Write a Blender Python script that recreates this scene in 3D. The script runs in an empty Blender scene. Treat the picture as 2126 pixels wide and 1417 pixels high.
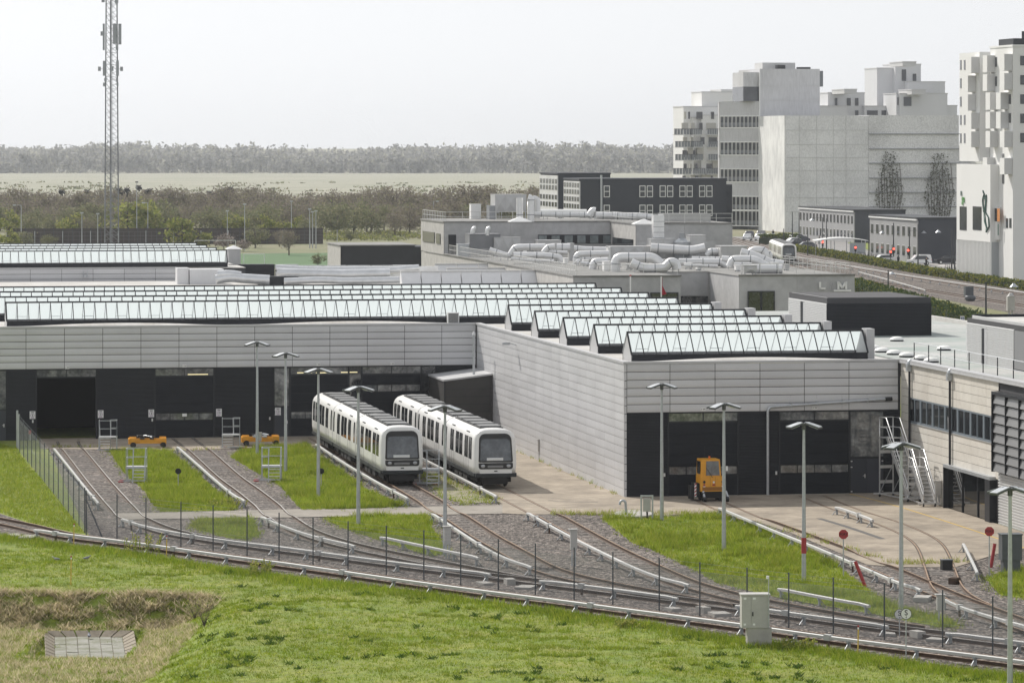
import bpy, math, random
import numpy as np
from math import radians, sin, cos, pi, sqrt, atan2
from mathutils import Vector, Matrix

random.seed(7)
rng = np.random.default_rng(7)
scene = bpy.context.scene
COL = scene.collection

# ---------------------------------------------------------------- camera, sky, sun, exposure
HC = 21.0                                   # eye height above the yard, metres
cam_d = bpy.data.cameras.new('camera')
cam_d.sensor_width = 36.0
cam_d.lens = 140.55
cam_d.shift_y = -(708.5 - 295.0) / 2126.0   # level camera, lens shifted down: verticals stay vertical
cam_d.clip_start = 1.0
cam_d.clip_end = 30000.0
cam = bpy.data.objects.new('camera', cam_d)
cam.location = (0, 0, HC)
cam.rotation_euler = (pi / 2, 0, 0)
COL.objects.link(cam)
scene.camera = cam

SUN_EL = radians(41.0)
SUN_AZ = radians(39.6)                      # to the left of straight ahead: light comes from behind left
sun_dir = Vector((-sin(SUN_AZ) * cos(SUN_EL), cos(SUN_AZ) * cos(SUN_EL), sin(SUN_EL)))
world = bpy.data.worlds.new('World')
scene.world = world
world.use_nodes = True
wn = world.node_tree
for n in list(wn.nodes):
    wn.nodes.remove(n)
w_out = wn.nodes.new('ShaderNodeOutputWorld')
w_bg = wn.nodes.new('ShaderNodeBackground')
w_sky = wn.nodes.new('ShaderNodeTexSky')
w_sky.sky_type = 'NISHITA'
w_sky.sun_disc = False
w_sky.sun_elevation = SUN_EL
w_sky.sun_rotation = -SUN_AZ
w_sky.altitude = 0
w_sky.air_density = 1.0
w_sky.dust_density = 1.0
w_sky.ozone_density = 1.0
w_hsv = wn.nodes.new('ShaderNodeHueSaturation')
w_hsv.inputs['Saturation'].default_value = 0.10
w_hsv.inputs['Value'].default_value = 1.0
w_bg.inputs['Strength'].default_value = 0.135
wn.links.new(w_sky.outputs[0], w_hsv.inputs['Color'])
w_gam = wn.nodes.new('ShaderNodeGamma')          # thin even overcast: the whole dome close to one brightness
w_gam.inputs['Gamma'].default_value = 0.40
w_mul = wn.nodes.new('ShaderNodeVectorMath')
w_mul.operation = 'MULTIPLY'
w_mul.inputs[1].default_value = (2.24, 2.28, 2.35)
wn.links.new(w_hsv.outputs[0], w_gam.inputs['Color'])
wn.links.new(w_gam.outputs[0], w_mul.inputs[0])
wn.links.new(w_mul.outputs[0], w_bg.inputs[0])
wn.links.new(w_bg.outputs[0], w_out.inputs[0])

sun_l = bpy.data.lights.new('sun', 'SUN')
sun_l.energy = 3.1
sun_l.angle = radians(0.8)
sun_l.color = (1.0, 0.95, 0.87)
sun = bpy.data.objects.new('sun', sun_l)
sun.rotation_euler = (-sun_dir).to_track_quat('-Z', 'Y').to_euler()
sun.location = (-60, 300, 120)
COL.objects.link(sun)

scene.view_settings.view_transform = 'Standard'
scene.view_settings.look = 'None'
scene.view_settings.exposure = 0.46
scene.view_settings.gamma = 1.0
scene.view_settings.use_curve_mapping = False
scene.render.engine = 'CYCLES'
scene.cycles.max_bounces = 6
scene.cycles.transparent_max_bounces = 16
scene.cycles.volume_bounces = 0

# ---------------------------------------------------------------- surveying: pixel -> place
F, YH, CX = 8300.0, 295.0, 1063.0
def S(py, z=0.0):
    return (py - YH) / (HC - z)
def G(px, py, z=0.0):
    """the point at height z that shows at pixel px, py"""
    s = S(py, z)
    return Vector(((px - CX) / s, F / s, z))
def AT(px, py, Y):
    """the point at distance Y that shows at px, py"""
    return Vector(((px - CX) * Y / F, Y, HC - (py - YH) * Y / F))
TH = radians(10.2)
CT, ST = cos(TH), sin(TH)
C1 = G(1296, 1032.3)
def W(u, v, z=0.0):
    return Vector((C1.x + u * CT - v * ST, C1.y + u * ST + v * CT, z))
def UV(p):
    dx, dy = p[0] - C1.x, p[1] - C1.y
    return dx * CT + dy * ST, -dx * ST + dy * CT
def ONV(px, py, v):
    """(u, z) on the depot plane v = const"""
    k = (px - CX) / F
    Y = (v - C1.x * ST + C1.y * CT) / (CT - k * ST)
    X = k * Y
    return (X - C1.x) * CT + (Y - C1.y) * ST, HC - (py - YH) * Y / F
def ONU(px, py, u):
    """(v, z) on the depot plane u = const"""
    k = (px - CX) / F
    Y = (u + C1.x * CT + C1.y * ST) / (k * CT + ST)
    X = k * Y
    return -(X - C1.x) * ST + (Y - C1.y) * CT, HC - (py - YH) * Y / F

# ---------------------------------------------------------------- object helpers
def _tag(o, label=None, cat=None, group=None, kind=None):
    if label: o['label'] = label
    if cat: o['category'] = cat
    if group: o['group'] = group
    if kind: o['kind'] = kind
    return o
def thing(name, label, cat, loc=(0, 0, 0), rz=0.0, group=None):
    o = bpy.data.objects.new(name, None)
    o.empty_display_size = 0.3
    COL.objects.link(o)
    o.location = loc
    o.rotation_euler = (0, 0, rz)
    return _tag(o, label, cat, group)
def copy_tree(o, parent=None):
    c = o.copy()
    COL.objects.link(c)
    if parent is not None:
        c.parent = parent
    for ch in list(o.children):
        copy_tree(ch, c)
    return c
def inst(name, me, parent=None, loc=(0, 0, 0), rz=0.0, rot=None, scale=None):
    o = bpy.data.objects.new(name, me)
    COL.objects.link(o)
    o.location = loc
    o.rotation_euler = rot if rot else (0, 0, rz)
    if scale: o.scale = scale
    if parent is not None: o.parent = parent
    return o

class MB:
    """collects shapes into one mesh"""
    def __init__(self):
        self.v = []; self.f = []; self.m = []; self.mats = []; self.sm = []
    def mi(self, mat):
        if mat not in self.mats: self.mats.append(mat)
        return self.mats.index(mat)
    def add(self, vs, fs, mat, smooth=False):
        b = len(self.v); k = self.mi(mat)
        self.v.extend([tuple(p) for p in vs])
        for f in fs:
            self.f.append(tuple(b + i for i in f)); self.m.append(k); self.sm.append(smooth)
        return self
    def box(self, x0, x1, y0, y1, z0, z1, mat, M=None):
        vs = [(x0,y0,z0),(x1,y0,z0),(x1,y1,z0),(x0,y1,z0),(x0,y0,z1),(x1,y0,z1),(x1,y1,z1),(x0,y1,z1)]
        if M is not None: vs = [M @ Vector(p) for p in vs]
        return self.add(vs, [(0,3,2,1),(4,5,6,7),(0,1,5,4),(1,2,6,5),(2,3,7,6),(3,0,4,7)], mat)
    def bar(self, a, b, w, h, mat, up=(0, 0, 1)):
        """square bar from a to b, w across, h along up"""
        a = Vector(a); b = Vector(b); d = (b - a)
        if d.length < 1e-6: return self
        d.normalize(); up = Vector(up)
        if abs(d.dot(up)) > .99: up = Vector((0, 1, 0)) if abs(d.y) < .9 else Vector((1, 0, 0))
        s = d.cross(up).normalized(); t = s.cross(d).normalized()
        vs = []
        for p in (a, b):
            for i, j in ((-1,-1),(1,-1),(1,1),(-1,1)):
                vs.append(p + s * (i * w / 2) + t * (j * h / 2))
        return self.add(vs, [(0,1,2,3),(7,6,5,4),(0,4,5,1),(1,5,6,2),(2,6,7,3),(3,7,4,0)], mat)
    def tube(self, pts, r, mat, n=8, cap=True, smooth=True, radii=None):
        pts = [Vector(p) for p in pts]
        vs = []; fs = []
        prev = None
        for i, p in enumerate(pts):
            d = (pts[min(i + 1, len(pts) - 1)] - pts[max(i - 1, 0)]).normalized()
            if prev is None:
                ref = Vector((0, 0, 1)) if abs(d.z) < .95 else Vector((1, 0, 0))
                s = d.cross(ref).normalized()
            else:
                s = (prev - d * prev.dot(d)).normalized()
            prev = s; t = d.cross(s)
            rr = radii[i] if radii else r
            for k in range(n):
                a = 2 * pi * k / n
                vs.append(p + s * (cos(a) * rr) + t * (sin(a) * rr))
        for i in range(len(pts) - 1):
            for k in range(n):
                k2 = (k + 1) % n
                fs.append((i*n+k, i*n+k2, (i+1)*n+k2, (i+1)*n+k))
        b = len(vs)
        self.add(vs, fs, mat, smooth)
        if cap:
            m = len(pts) - 1
            self.add([vs[k] for k in range(n)], [tuple(reversed(range(n)))], mat)
            self.add([vs[m*n+k] for k in range(n)], [tuple(range(n))], mat)
        return self
    def cyl(self, c, r, z0, z1, mat, n=12, r2=None):
        return self.tube([(c[0], c[1], z0), (c[0], c[1], z1)], r, mat, n, radii=[r, r if r2 is None else r2])
    def loft(self, rings, mat, closed=True, cap=True, smooth=True):
        n = len(rings[0]); vs = [p for r in rings for p in r]; fs = []
        for i in range(len(rings) - 1):
            for k in range(n if closed else n - 1):
                k2 = (k + 1) % n
                fs.append((i*n+k, i*n+k2, (i+1)*n+k2, (i+1)*n+k))
        self.add(vs, fs, mat, smooth)
        if cap and closed:
            self.add(rings[0], [tuple(reversed(range(n)))], mat)
            self.add(rings[-1], [tuple(range(n))], mat)
        return self
    def prism(self, poly, y0, y1, mat, axis='y'):
        """2-d outline (x,z) swept along y (or other axis)"""
        n = len(poly)
        if axis == 'y':
            a = [(p[0], y0, p[1]) for p in poly]; b = [(p[0], y1, p[1]) for p in poly]
        elif axis == 'x':
            a = [(y0, p[0], p[1]) for p in poly]; b = [(y1, p[0], p[1]) for p in poly]
        else:
            a = [(p[0], p[1], y0) for p in poly]; b = [(p[0], p[1], y1) for p in poly]
        fs = [tuple(range(n)), tuple(reversed(range(n, 2*n)))]
        for k in range(n):
            k2 = (k+1) % n
            fs.append((k, n+k, n+k2, k2))
        return self.add(a + b, fs, mat)
    def mesh(self, name='mesh', fix=False):
        me = bpy.data.meshes.new(name)
        me.from_pydata(self.v, [], self.f)
        for m in self.mats: me.materials.append(m)
        if self.f:
            me.polygons.foreach_set('material_index', self.m)
            me.polygons.foreach_set('use_smooth', self.sm)
        me.update()
        if fix:
            import bmesh
            bm = bmesh.new(); bm.from_mesh(me)
            bmesh.ops.recalc_face_normals(bm, faces=bm.faces)
            bm.to_mesh(me); bm.free()
        return me
    def build(self, name, parent=None, loc=(0, 0, 0), rz=0.0, label=None, cat=None, group=None, kind=None, fix=False):
        o = inst(name, self.mesh(name, fix), parent, loc, rz)
        return _tag(o, label, cat, group, kind)

def quick_mesh(name, verts, faces, mats, mi=None):
    """big meshes from numpy arrays (faces k x n)"""
    me = bpy.data.meshes.new(name)
    nf, k = faces.shape
    me.vertices.add(len(verts)); me.vertices.foreach_set('co', np.asarray(verts, np.float32).ravel())
    me.loops.add(nf * k); me.loops.foreach_set('vertex_index', faces.astype(np.int32).ravel())
    me.polygons.add(nf); me.polygons.foreach_set('loop_start', np.arange(0, nf * k, k, dtype=np.int32))
    for m in mats: me.materials.append(m)
    if mi is not None: me.polygons.foreach_set('material_index', np.asarray(mi, np.int32))
    me.update(calc_edges=True)
    return me

# ---------------------------------------------------------------- materials
def mat(name, col, rough=.6, metal=0., var=.0, vscale=1.5, bump=0., bscale=30., spec=.5, rnd=0., col2=None, c2scale=.6, c2amt=.5, streak=0., emit=None, estr=0., alpha=None):
    m = bpy.data.materials.new(name); m.use_nodes = True
    nt = m.node_tree; N = nt.nodes; L = nt.links
    bs = N['Principled BSDF']
    bs.inputs['Roughness'].default_value = rough
    bs.inputs['Metallic'].default_value = metal
    bs.inputs['Specular IOR Level'].default_value = spec
    c = (col[0], col[1], col[2], 1)
    bs.inputs['Base Color'].default_value = c
    last = None
    geo = None
    def pos():
        nonlocal geo
        if geo is None: geo = N.new('ShaderNodeNewGeometry')
        return geo.outputs['Position']
    if col2 is not None:
        n = N.new('ShaderNodeTexNoise'); n.inputs['Scale'].default_value = c2scale; n.inputs['Detail'].default_value = 6
        n.inputs['Roughness'].default_value = .65
        L.new(pos(), n.inputs['Vector'])
        r = N.new('ShaderNodeValToRGB')
        r.color_ramp.elements[0].position = max(0., .5 - .12 - (c2amt - .5) * .4); r.color_ramp.elements[1].position = min(1., .5 + .14 - (c2amt - .5) * .4)
        r.color_ramp.elements[0].color = c; r.color_ramp.elements[1].color = (*col2, 1)
        L.new(n.outputs['Fac'], r.inputs['Fac'])
        last = r.outputs['Color']
    if var > 0:
        n = N.new('ShaderNodeTexNoise'); n.inputs['Scale'].default_value = vscale; n.inputs['Detail'].default_value = 5
        if streak > 0:
            mp = N.new('ShaderNodeMapping'); mp.inputs['Scale'].default_value = (1, 1, streak)
            L.new(pos(), mp.inputs['Vector']); L.new(mp.outputs[0], n.inputs['Vector'])
        else:
            L.new(pos(), n.inputs['Vector'])
        mr = N.new('ShaderNodeMapRange'); mr.inputs['From Min'].default_value = .25; mr.inputs['From Max'].default_value = .75
        mr.inputs['To Min'].default_value = 1 - var; mr.inputs['To Max'].default_value = 1 + var
        L.new(n.outputs['Fac'], mr.inputs['Value'])
        mx = N.new('ShaderNodeVectorMath'); mx.operation = 'SCALE'
        if last is not None: L.new(last, mx.inputs[0])
        else: mx.inputs[0].default_value = col[:3]
        L.new(mr.outputs[0], mx.inputs['Scale'])
        last = mx.outputs[0]
    if rnd > 0:
        oi = N.new('ShaderNodeObjectInfo')
        mr = N.new('ShaderNodeMapRange'); mr.inputs['To Min'].default_value = 1 - rnd; mr.inputs['To Max'].default_value = 1 + rnd
        L.new(oi.outputs['Random'], mr.inputs['Value'])
        mx = N.new('ShaderNodeVectorMath'); mx.operation = 'SCALE'
        if last is not None: L.new(last, mx.inputs[0])
        else: mx.inputs[0].default_value = col[:3]
        L.new(mr.outputs[0], mx.inputs['Scale'])
        last = mx.outputs[0]
    if last is not None: L.new(last, bs.inputs['Base Color'])
    if bump > 0:
        n = N.new('ShaderNodeTexNoise'); n.inputs['Scale'].default_value = bscale; n.inputs['Detail'].default_value = 4
        L.new(pos(), n.inputs['Vector'])
        b = N.new('ShaderNodeBump'); b.inputs['Strength'].default_value = bump; b.inputs['Distance'].default_value = .05
        L.new(n.outputs['Fac'], b.inputs['Height']); L.new(b.outputs[0], bs.inputs['Normal'])
    if emit is not None:
        bs.inputs['Emission Color'].default_value = (*emit, 1); bs.inputs['Emission Strength'].default_value = estr
    if alpha is not None:
        bs.inputs['Alpha'].default_value = alpha
    return m

def mat_clear_glass(name, tint=(.93, .97, .97), gloss=.2, rough=.03):
    m = bpy.data.materials.new(name); m.use_nodes = True
    N = m.node_tree.nodes; L = m.node_tree.links
    N.remove(N['Principled BSDF'])
    out = N['Material Output']
    t = N.new('ShaderNodeBsdfTransparent'); t.inputs[0].default_value = (*tint, 1)
    g = N.new('ShaderNodeBsdfGlossy'); g.inputs['Roughness'].default_value = rough
    fr = N.new('ShaderNodeFresnel'); fr.inputs['IOR'].default_value = 1.5
    ad = N.new('ShaderNodeMath'); ad.operation = 'ADD'; ad.inputs[1].default_value = gloss; ad.use_clamp = True
    mx = N.new('ShaderNodeMixShader')
    L.new(fr.outputs[0], ad.inputs[0]); L.new(ad.outputs[0], mx.inputs[0])
    L.new(t.outputs[0], mx.inputs[1]); L.new(g.outputs[0], mx.inputs[2]); L.new(mx.outputs[0], out.inputs[0])
    return m
def mat_milky_glass(name, col=(.86, .92, .92), trans=.55):
    m = bpy.data.materials.new(name); m.use_nodes = True
    N = m.node_tree.nodes; L = m.node_tree.links
    N.remove(N['Principled BSDF'])
    out = N['Material Output']
    d = N.new('ShaderNodeBsdfDiffuse'); d.inputs[0].default_value = (*col, 1)
    t = N.new('ShaderNodeBsdfTranslucent'); t.inputs[0].default_value = (*col, 1)
    mx = N.new('ShaderNodeMixShader'); mx.inputs[0].default_value = trans
    L.new(d.outputs[0], mx.inputs[1]); L.new(t.outputs[0], mx.inputs[2])
    g = N.new('ShaderNodeBsdfGlossy'); g.inputs['Roughness'].default_value = .08
    fr = N.new('ShaderNodeFresnel'); fr.inputs['IOR'].default_value = 1.45
    m2 = N.new('ShaderNodeMixShader')
    L.new(fr.outputs[0], m2.inputs[0]); L.new(mx.outputs[0], m2.inputs[1]); L.new(g.outputs[0], m2.inputs[2])
    L.new(m2.outputs[0], out.inputs[0])
    return m

def mat_leaf(name, col, trans=.5, var=.2, vscale=.5, rough=.8, rnd=0.):
    m = mat(name, col, rough, 0., var=var, vscale=vscale, spec=.15, rnd=rnd)
    N = m.node_tree.nodes; L = m.node_tree.links; bs = N['Principled BSDF']
    t = N.new('ShaderNodeBsdfTranslucent'); t.inputs[0].default_value = (*col, 1)
    src = bs.inputs['Base Color'].links
    if src: L.new(src[0].from_socket, t.inputs[0])
    mx = N.new('ShaderNodeMixShader'); mx.inputs[0].default_value = trans
    L.new(bs.outputs[0], mx.inputs[1]); L.new(t.outputs[0], mx.inputs[2]); L.new(mx.outputs[0], N['Material Output'].inputs[0])
    return m

M_PANEL = mat('grey_metal_cassette', (.575, .575, .59), .45, .2, var=.07, vscale=.35, rnd=.05)
M_COPING = mat('grey_coping', (.48, .48, .49), .5, .3, var=.06)
M_BACK = mat('dark_backing', (.05, .05, .055), .8)
M_RIB = mat('anthracite_ribbed_metal', (.022, .024, .030), .5, .0, var=.15, vscale=.8, spec=.25)
M_DOOR = mat('anthracite_roller_door', (.011, .013, .018), .5, .0, var=.15, vscale=1.5, spec=.2)
M_FRAME = mat('anthracite_frame', (.022, .024, .029), .5, .0, spec=.3)
M_DGLASS = mat('dark_window_glass', (.025, .028, .032), .06, 0., spec=.9, var=.3, vscale=3.)
M_REFL = mat('painted_reflection_glass', (.075, .08, .085), .05, 0., spec=1., col2=(.22, .225, .22), c2scale=1.3, c2amt=.42, var=.4, vscale=5)  # pale noise patches are yard reflections painted into the glass colour
M_DARK = mat('interior_shade', (.006, .006, .007), .9)  # near-black walls carry the unlit hall's darkness in their colour
M_ROOF = mat('pale_roofing_felt', (.52, .51, .495), .85, 0., col2=(.38, .36, .33), c2scale=.35, c2amt=.35, var=.08, vscale=4)
M_ROOFG = mat('grey_green_roof', (.42, .42, .41), .8, 0., col2=(.27, .32, .30), c2scale=.16, c2amt=.4, var=.1, vscale=2)
M_GABLE = mat('gable_sheet', (.50, .50, .51), .5, .2, var=.05)
M_GLASS = mat_clear_glass('skylight_glass', (.93, .97, .975), .14)
M_MILKY = mat_milky_glass('skylight_rear_glass', (.86, .905, .915))
M_GALV = mat('galvanised_steel', (.46, .48, .50), .42, .55, var=.12, vscale=6)
M_ALU = mat('bare_aluminium', (.66, .66, .66), .35, .6, var=.06, vscale=4)
M_WHITE = mat('white_paint', (.80, .80, .79), .4)
M_BLACK = mat('black_rubber', (.012, .012, .013), .6)
M_SIGNW = mat('white_sign', (.78, .78, .77), .5)
M_SIGNP = mat('sign_print', (.30, .20, .32), .6)
M_CONC = mat('concrete', (.42, .41, .395), .9, 0., var=.16, vscale=1.2, bump=.15, bscale=25)
M_RED = mat('red_paint', (.36, .03, .035), .45)
M_YEL = mat('machine_orange', (.72, .33, .02), .4, var=.08, vscale=5)

# ================================================================ the ground
FRONT_EDGE = [(0,1112),(72,1119),(156,1135),(241,1142),(331,1156),(451,1176),(560,1192),(640,1203),(747,1214),(879,1229),(963,1242),(1140,1265),(1190,1275),(1341,1293),(1461,1316),(1552,1329),(1680,1343),(1782,1358),(1877,1373),(2005,1391),(2126,1402),(2300,1425)]
_fe = np.array([(G(x, y).x, G(x, y).y) for x, y in FRONT_EDGE])
def hgt(X, Y):
    """yard is level; a pit opens in the grass at the lower left"""
    X = np.asarray(X, float); Y = np.asarray(Y, float)
    def sm(t):
        t = np.clip(t, 0, 1); return t * t * (3 - 2 * t)
    fore = sm((np.interp(X, _fe[:, 0], _fe[:, 1]) - .6 - Y) / 6)
    p = sm((187.6 - Y) / 2.9) * sm((-11.8 - X) / 4.6) * sm((Y - 150) / 9)
    far = -10.3 * np.clip((Y - 1500) / 2500, 0, 1.2)            # the meadow falls gently away
    bank = .16 * np.sin(X * .21 + 1.3) * np.sin(Y * .17) * fore
    bas = (sm((X + 21.45) / .12) * sm((-16.9 - X) / .12) * sm((Y - 174.6) / .2) * sm((184.5 - Y) / .2))
    return far - .38 * bas - 1.5 * p + bank * (1 - p) + .05 * np.sin(X * 1.7 + Y * .9) * np.sin(Y * 1.3 - X * .6) * fore

M_LAWN = mat('lawn', (.150, .205, .022), .95, 0., col2=(.225, .235, .042), c2scale=.28, c2amt=.45, var=.35, vscale=2.6, bump=.5, bscale=18)
M_GRASS = [mat_leaf('grass_blade_a', (.23, .305, .024), var=.35, vscale=.35), mat_leaf('grass_blade_b', (.150, .220, .018), var=.35, vscale=.6), mat_leaf('grass_blade_c', (.33, .355, .055), var=.3, vscale=.3)]
M_DRY = [mat_leaf('dry_grass_a', (.64, .55, .38)), mat_leaf('dry_grass_b', (.46, .39, .24)), mat_leaf('dry_grass_c', (.24, .26, .07))]
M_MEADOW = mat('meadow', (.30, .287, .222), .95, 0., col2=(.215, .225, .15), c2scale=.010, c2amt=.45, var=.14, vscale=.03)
M_SOIL = mat('mid_ground', (.16, .17, .08), .95, 0., col2=(.22, .20, .13), c2scale=.03, c2amt=.45, var=.2, vscale=.3)

def mat_ballast(name, a, b, c):
    m = bpy.data.materials.new(name); m.use_nodes = True
    N = m.node_tree.nodes; L = m.node_tree.links; bs = N['Principled BSDF']
    bs.inputs['Roughness'].default_value = .95
    geo = N.new('ShaderNodeNewGeometry')
    vo = N.new('ShaderNodeTexVoronoi'); vo.inputs['Scale'].default_value = 8.5
    L.new(geo.outputs['Position'], vo.inputs['Vector'])
    r = N.new('ShaderNodeValToRGB')
    e = r.color_ramp.elements
    e[0].position = .0; e[0].color = (*a, 1); e[1].position = 1.; e[1].color = (*c, 1)
    x = e.new(.55); x.color = (*b, 1)
    sp = N.new('ShaderNodeSeparateColor'); L.new(vo.outputs['Color'], sp.inputs[0]); L.new(sp.outputs[0], r.inputs['Fac'])
    n = N.new('ShaderNodeTexNoise'); n.inputs['Scale'].default_value = .35; n.inputs['Detail'].default_value = 5
    L.new(geo.outputs['Position'], n.inputs['Vector'])
    mr = N.new('ShaderNodeMapRange'); mr.inputs['From Min'].default_value = .3; mr.inputs['From Max'].default_value = .7
    mr.inputs['To Min'].default_value = .75; mr.inputs['To Max'].default_value = 1.25
    L.new(n.outputs['Fac'], mr.inputs['Value'])
    mx = N.new('ShaderNodeVectorMath'); mx.operation = 'SCALE'
    L.new(r.outputs[0], mx.inputs[0]); L.new(mr.outputs[0], mx.inputs['Scale']); L.new(mx.outputs[0], bs.inputs['Base Color'])
    b_ = N.new('ShaderNodeBump'); b_.inputs['Strength'].default_value = 1.; b_.inputs['Distance'].default_value = .08; b_.invert = True
    L.new(vo.outputs['Distance'], b_.inputs['Height']); L.new(b_.outputs[0], bs.inputs['Normal'])
    return m
M_BALLAST = mat_ballast('railway_ballast', (.022, .018, .0155), (.092, .077, .067), (.36, .31, .275))
M_PAVE = mat('sandy_paving', (.36, .305, .24), .95, 0., col2=(.225, .19, .15), c2scale=.30, c2amt=.48, var=.18, vscale=1.6, bump=.25, bscale=14)
M_PATH = mat('footpath_paving', (.30, .27, .235), .95, 0., col2=(.22, .20, .17), c2scale=.5, c2amt=.4, var=.12, vscale=3)

xs = np.concatenate([[-9000, -3000, -1200, -500, -200, -100, -60, -40], np.arange(-33, -23, .6), np.arange(-23, -15, .16), np.arange(-15, 33.01, .6), [40, 60, 100, 200, 500, 1200, 3000, 9000]])
ys = np.concatenate([[40, 90, 120, 135], np.arange(143, 172, .6), np.arange(172, 188.5, .16), np.arange(188.5, 205, .6), np.arange(206, 300, 5), [320, 400, 560, 800, 1200, 1500, 1900, 2400, 3000, 3500, 4000, 4600, 6000, 9000, 20000]])
gx, gy = np.meshgrid(xs, ys)
gz = hgt(gx, gy)
gv = np.stack([gx.ravel(), gy.ravel(), gz.ravel()], 1)
nx, ny = len(xs), len(ys)
ii, jj = np.meshgrid(np.arange(nx - 1), np.arange(ny - 1))
a = (jj * nx + ii).ravel()
gf = np.stack([a, a + 1, a + nx + 1, a + nx], 1)
# the far part of the sheet is meadow, the near part lawn
mid = (gy[:-1, :-1]).ravel()
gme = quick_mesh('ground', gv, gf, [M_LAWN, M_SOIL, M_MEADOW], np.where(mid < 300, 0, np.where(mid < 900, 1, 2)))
_tag(inst('ground', gme), kind='structure')

def poly_world(px, z=0.0):
    return [G(x, y) for x, y in px]
def sheet(name, px, z, m, label=None, world=None):
    """a level sheet whose outline was surveyed from pixels"""
    import bmesh
    pts = world if world else poly_world(px)
    bm = bmesh.new()
    vs = [bm.verts.new((p[0], p[1], z)) for p in pts]
    es = [bm.edges.new((vs[i], vs[(i + 1) % len(vs)])) for i in range(len(vs))]
    bmesh.ops.triangle_fill(bm, use_beauty=True, edges=es)
    bmesh.ops.recalc_face_normals(bm, faces=bm.faces)
    for f in bm.faces:
        if f.normal.z < 0: f.normal_flip()
    # a kerb-like lip down to the ground
    me = bpy.data.meshes.new(name)
    bm.to_mesh(me); bm.free()
    me.materials.append(m)
    return _tag(inst(name, me), label, kind='structure')
def inside(pts, poly):
    """vectorised point in polygon; pts N x 2, poly list of (x, y)"""
    x, y = pts[:, 0], pts[:, 1]
    r = np.zeros(len(pts), bool)
    n = len(poly)
    j = n - 1
    for i in range(n):
        xi, yi, xj, yj = poly[i][0], poly[i][1], poly[j][0], poly[j][1]
        c = ((yi > y) != (yj > y)) & (x < (xj - xi) * (y - yi) / (yj - yi + 1e-12) + xi)
        r ^= c; j = i
    return r

BALLAST = [(-160,1080)] + FRONT_EDGE + [(2300,1150),(2126,1110),(1870,1030),(1297,1036),(1060,940),(640,905),(90,912),(100,930),(160,1060),(185,1112),(150,1106),(72,1090),(0,1066),(-160,1030)]
PAVED = [(80,911),(640,902),(950,898),(1066,930),(1075,934),(1297,1031),(1870,1020),(1970,1056),(2126,1106),(2300,1160),(2300,1190),(2126,1140),(2065,1152),(2022,1166),(1985,1178),(1870,1178),(1800,1173),(1730,1143),(1640,1106),(1560,1080),(1500,1063),(1380,1071),(1270,1068),(1200,1067),(1100,1069),(1040,1066),(1040,1050),(1003,1014),(960,985),(900,950),(840,922),(650,926),(350,936),(85,932)]
PATHP = [(240,1067),(600,1058),(1043,1049),(1043,1067),(600,1075),(330,1078),(250,1080)]
sheet('ballast_bed', BALLAST, .02, M_BALLAST)
sheet('paved_yard', PAVED, .045, M_PAVE)
sheet('footpath', PATHP, .05, M_PATH)
GRASS_P = [
    [(228,936),(262,932),(350,936),(381,962),(442,1013),(492,1055),(480,1060),(335,1063),(318,1045),(298,1015),(262,985),(246,964)],
    [(482,950),(505,935),(560,928),(640,922),(658,947),(722,988),(752,1013),(840,1050),(800,1055),(628,1060),(584,1010),(546,988)],
    [(400,1092),(427,1079),(522,1076),(537,1108),(520,1119),(481,1119),(421,1103)],
    [(673,1077),(808,1070),(892,1070),(898,1103),(925,1138),(915,1150),(880,1150),(808,1128),(716,1098)],
    [(1251,1078),(1300,1072),(1400,1074),(1495,1068),(1560,1090),(1640,1122),(1700,1150),(1750,1186),(1815,1234),(1866,1260),(1960,1283),(1994,1300),(1960,1303),(1895,1292),(1820,1276),(1740,1262),(1640,1246),(1552,1226),(1491,1210),(1431,1178),(1356,1142),(1311,1126)],
    [(2048,1203),(2090,1188),(2126,1180),(2200,1190),(2200,1250),(2126,1242),(2078,1236)],
    [(880,985),(920,990),(1000,1022),(1030,1042),(960,1046),(915,1030),(890,1005)],
]
for k, gp in enumerate(GRASS_P[:6]):
    sheet('lawn', gp, .035, M_LAWN)
sheet('weedy_gravel', GRASS_P[6], .038, mat('weedy_gravel', (.20, .19, .09), .95, col2=(.30, .27, .22), c2scale=1.2, var=.25, vscale=6))

# ---------------------------------------------------------------- grass blades (nobody could count them)
def scatter(poly, n, keep=None):
    """n random ground points inside a world polygon"""
    p = np.array([(q[0], q[1]) for q in poly]); lo, hi = p.min(0), p.max(0)
    out = []; tot = 0
    for _ in range(30):
        c = lo + rng.random((n * 2, 2)) * (hi - lo)
        c = c[inside(c, p)]
        if keep is not None: c = c[keep(c)]
        out.append(c); tot += len(c)
        if tot >= n: break
    return np.concatenate(out)[:n]
def blades(pts, z0, per, h0, h1, spread, width, lean):
    """pts N x 2 tufts -> triangles"""
    n = len(pts); k = n * per
    base = np.repeat(np.column_stack([pts, z0]), per, 0)
    hs = np.repeat(.6 + .8 * rng.random(n), per)
    base[:, :2] += (rng.random((k, 2)) - .5) * 2 * spread
    ang = rng.random(k) * 2 * pi
    h = (h0 + (h1 - h0) * rng.random(k)) * hs
    w = width * (.6 + .8 * rng.random(k))
    side = np.column_stack([np.cos(ang), np.sin(ang), np.zeros(k)]) * w[:, None] * .5
    ld = rng.random(k) * 2 * pi
    tip = base + np.column_stack([np.cos(ld) * lean * h, np.sin(ld) * lean * h, h])
    v = np.empty((k, 3, 3)); v[:, 0] = base - side; v[:, 1] = base + side; v[:, 2] = tip
    v[:, :2, 2] -= .02
    return v.reshape(-1, 3)
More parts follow.
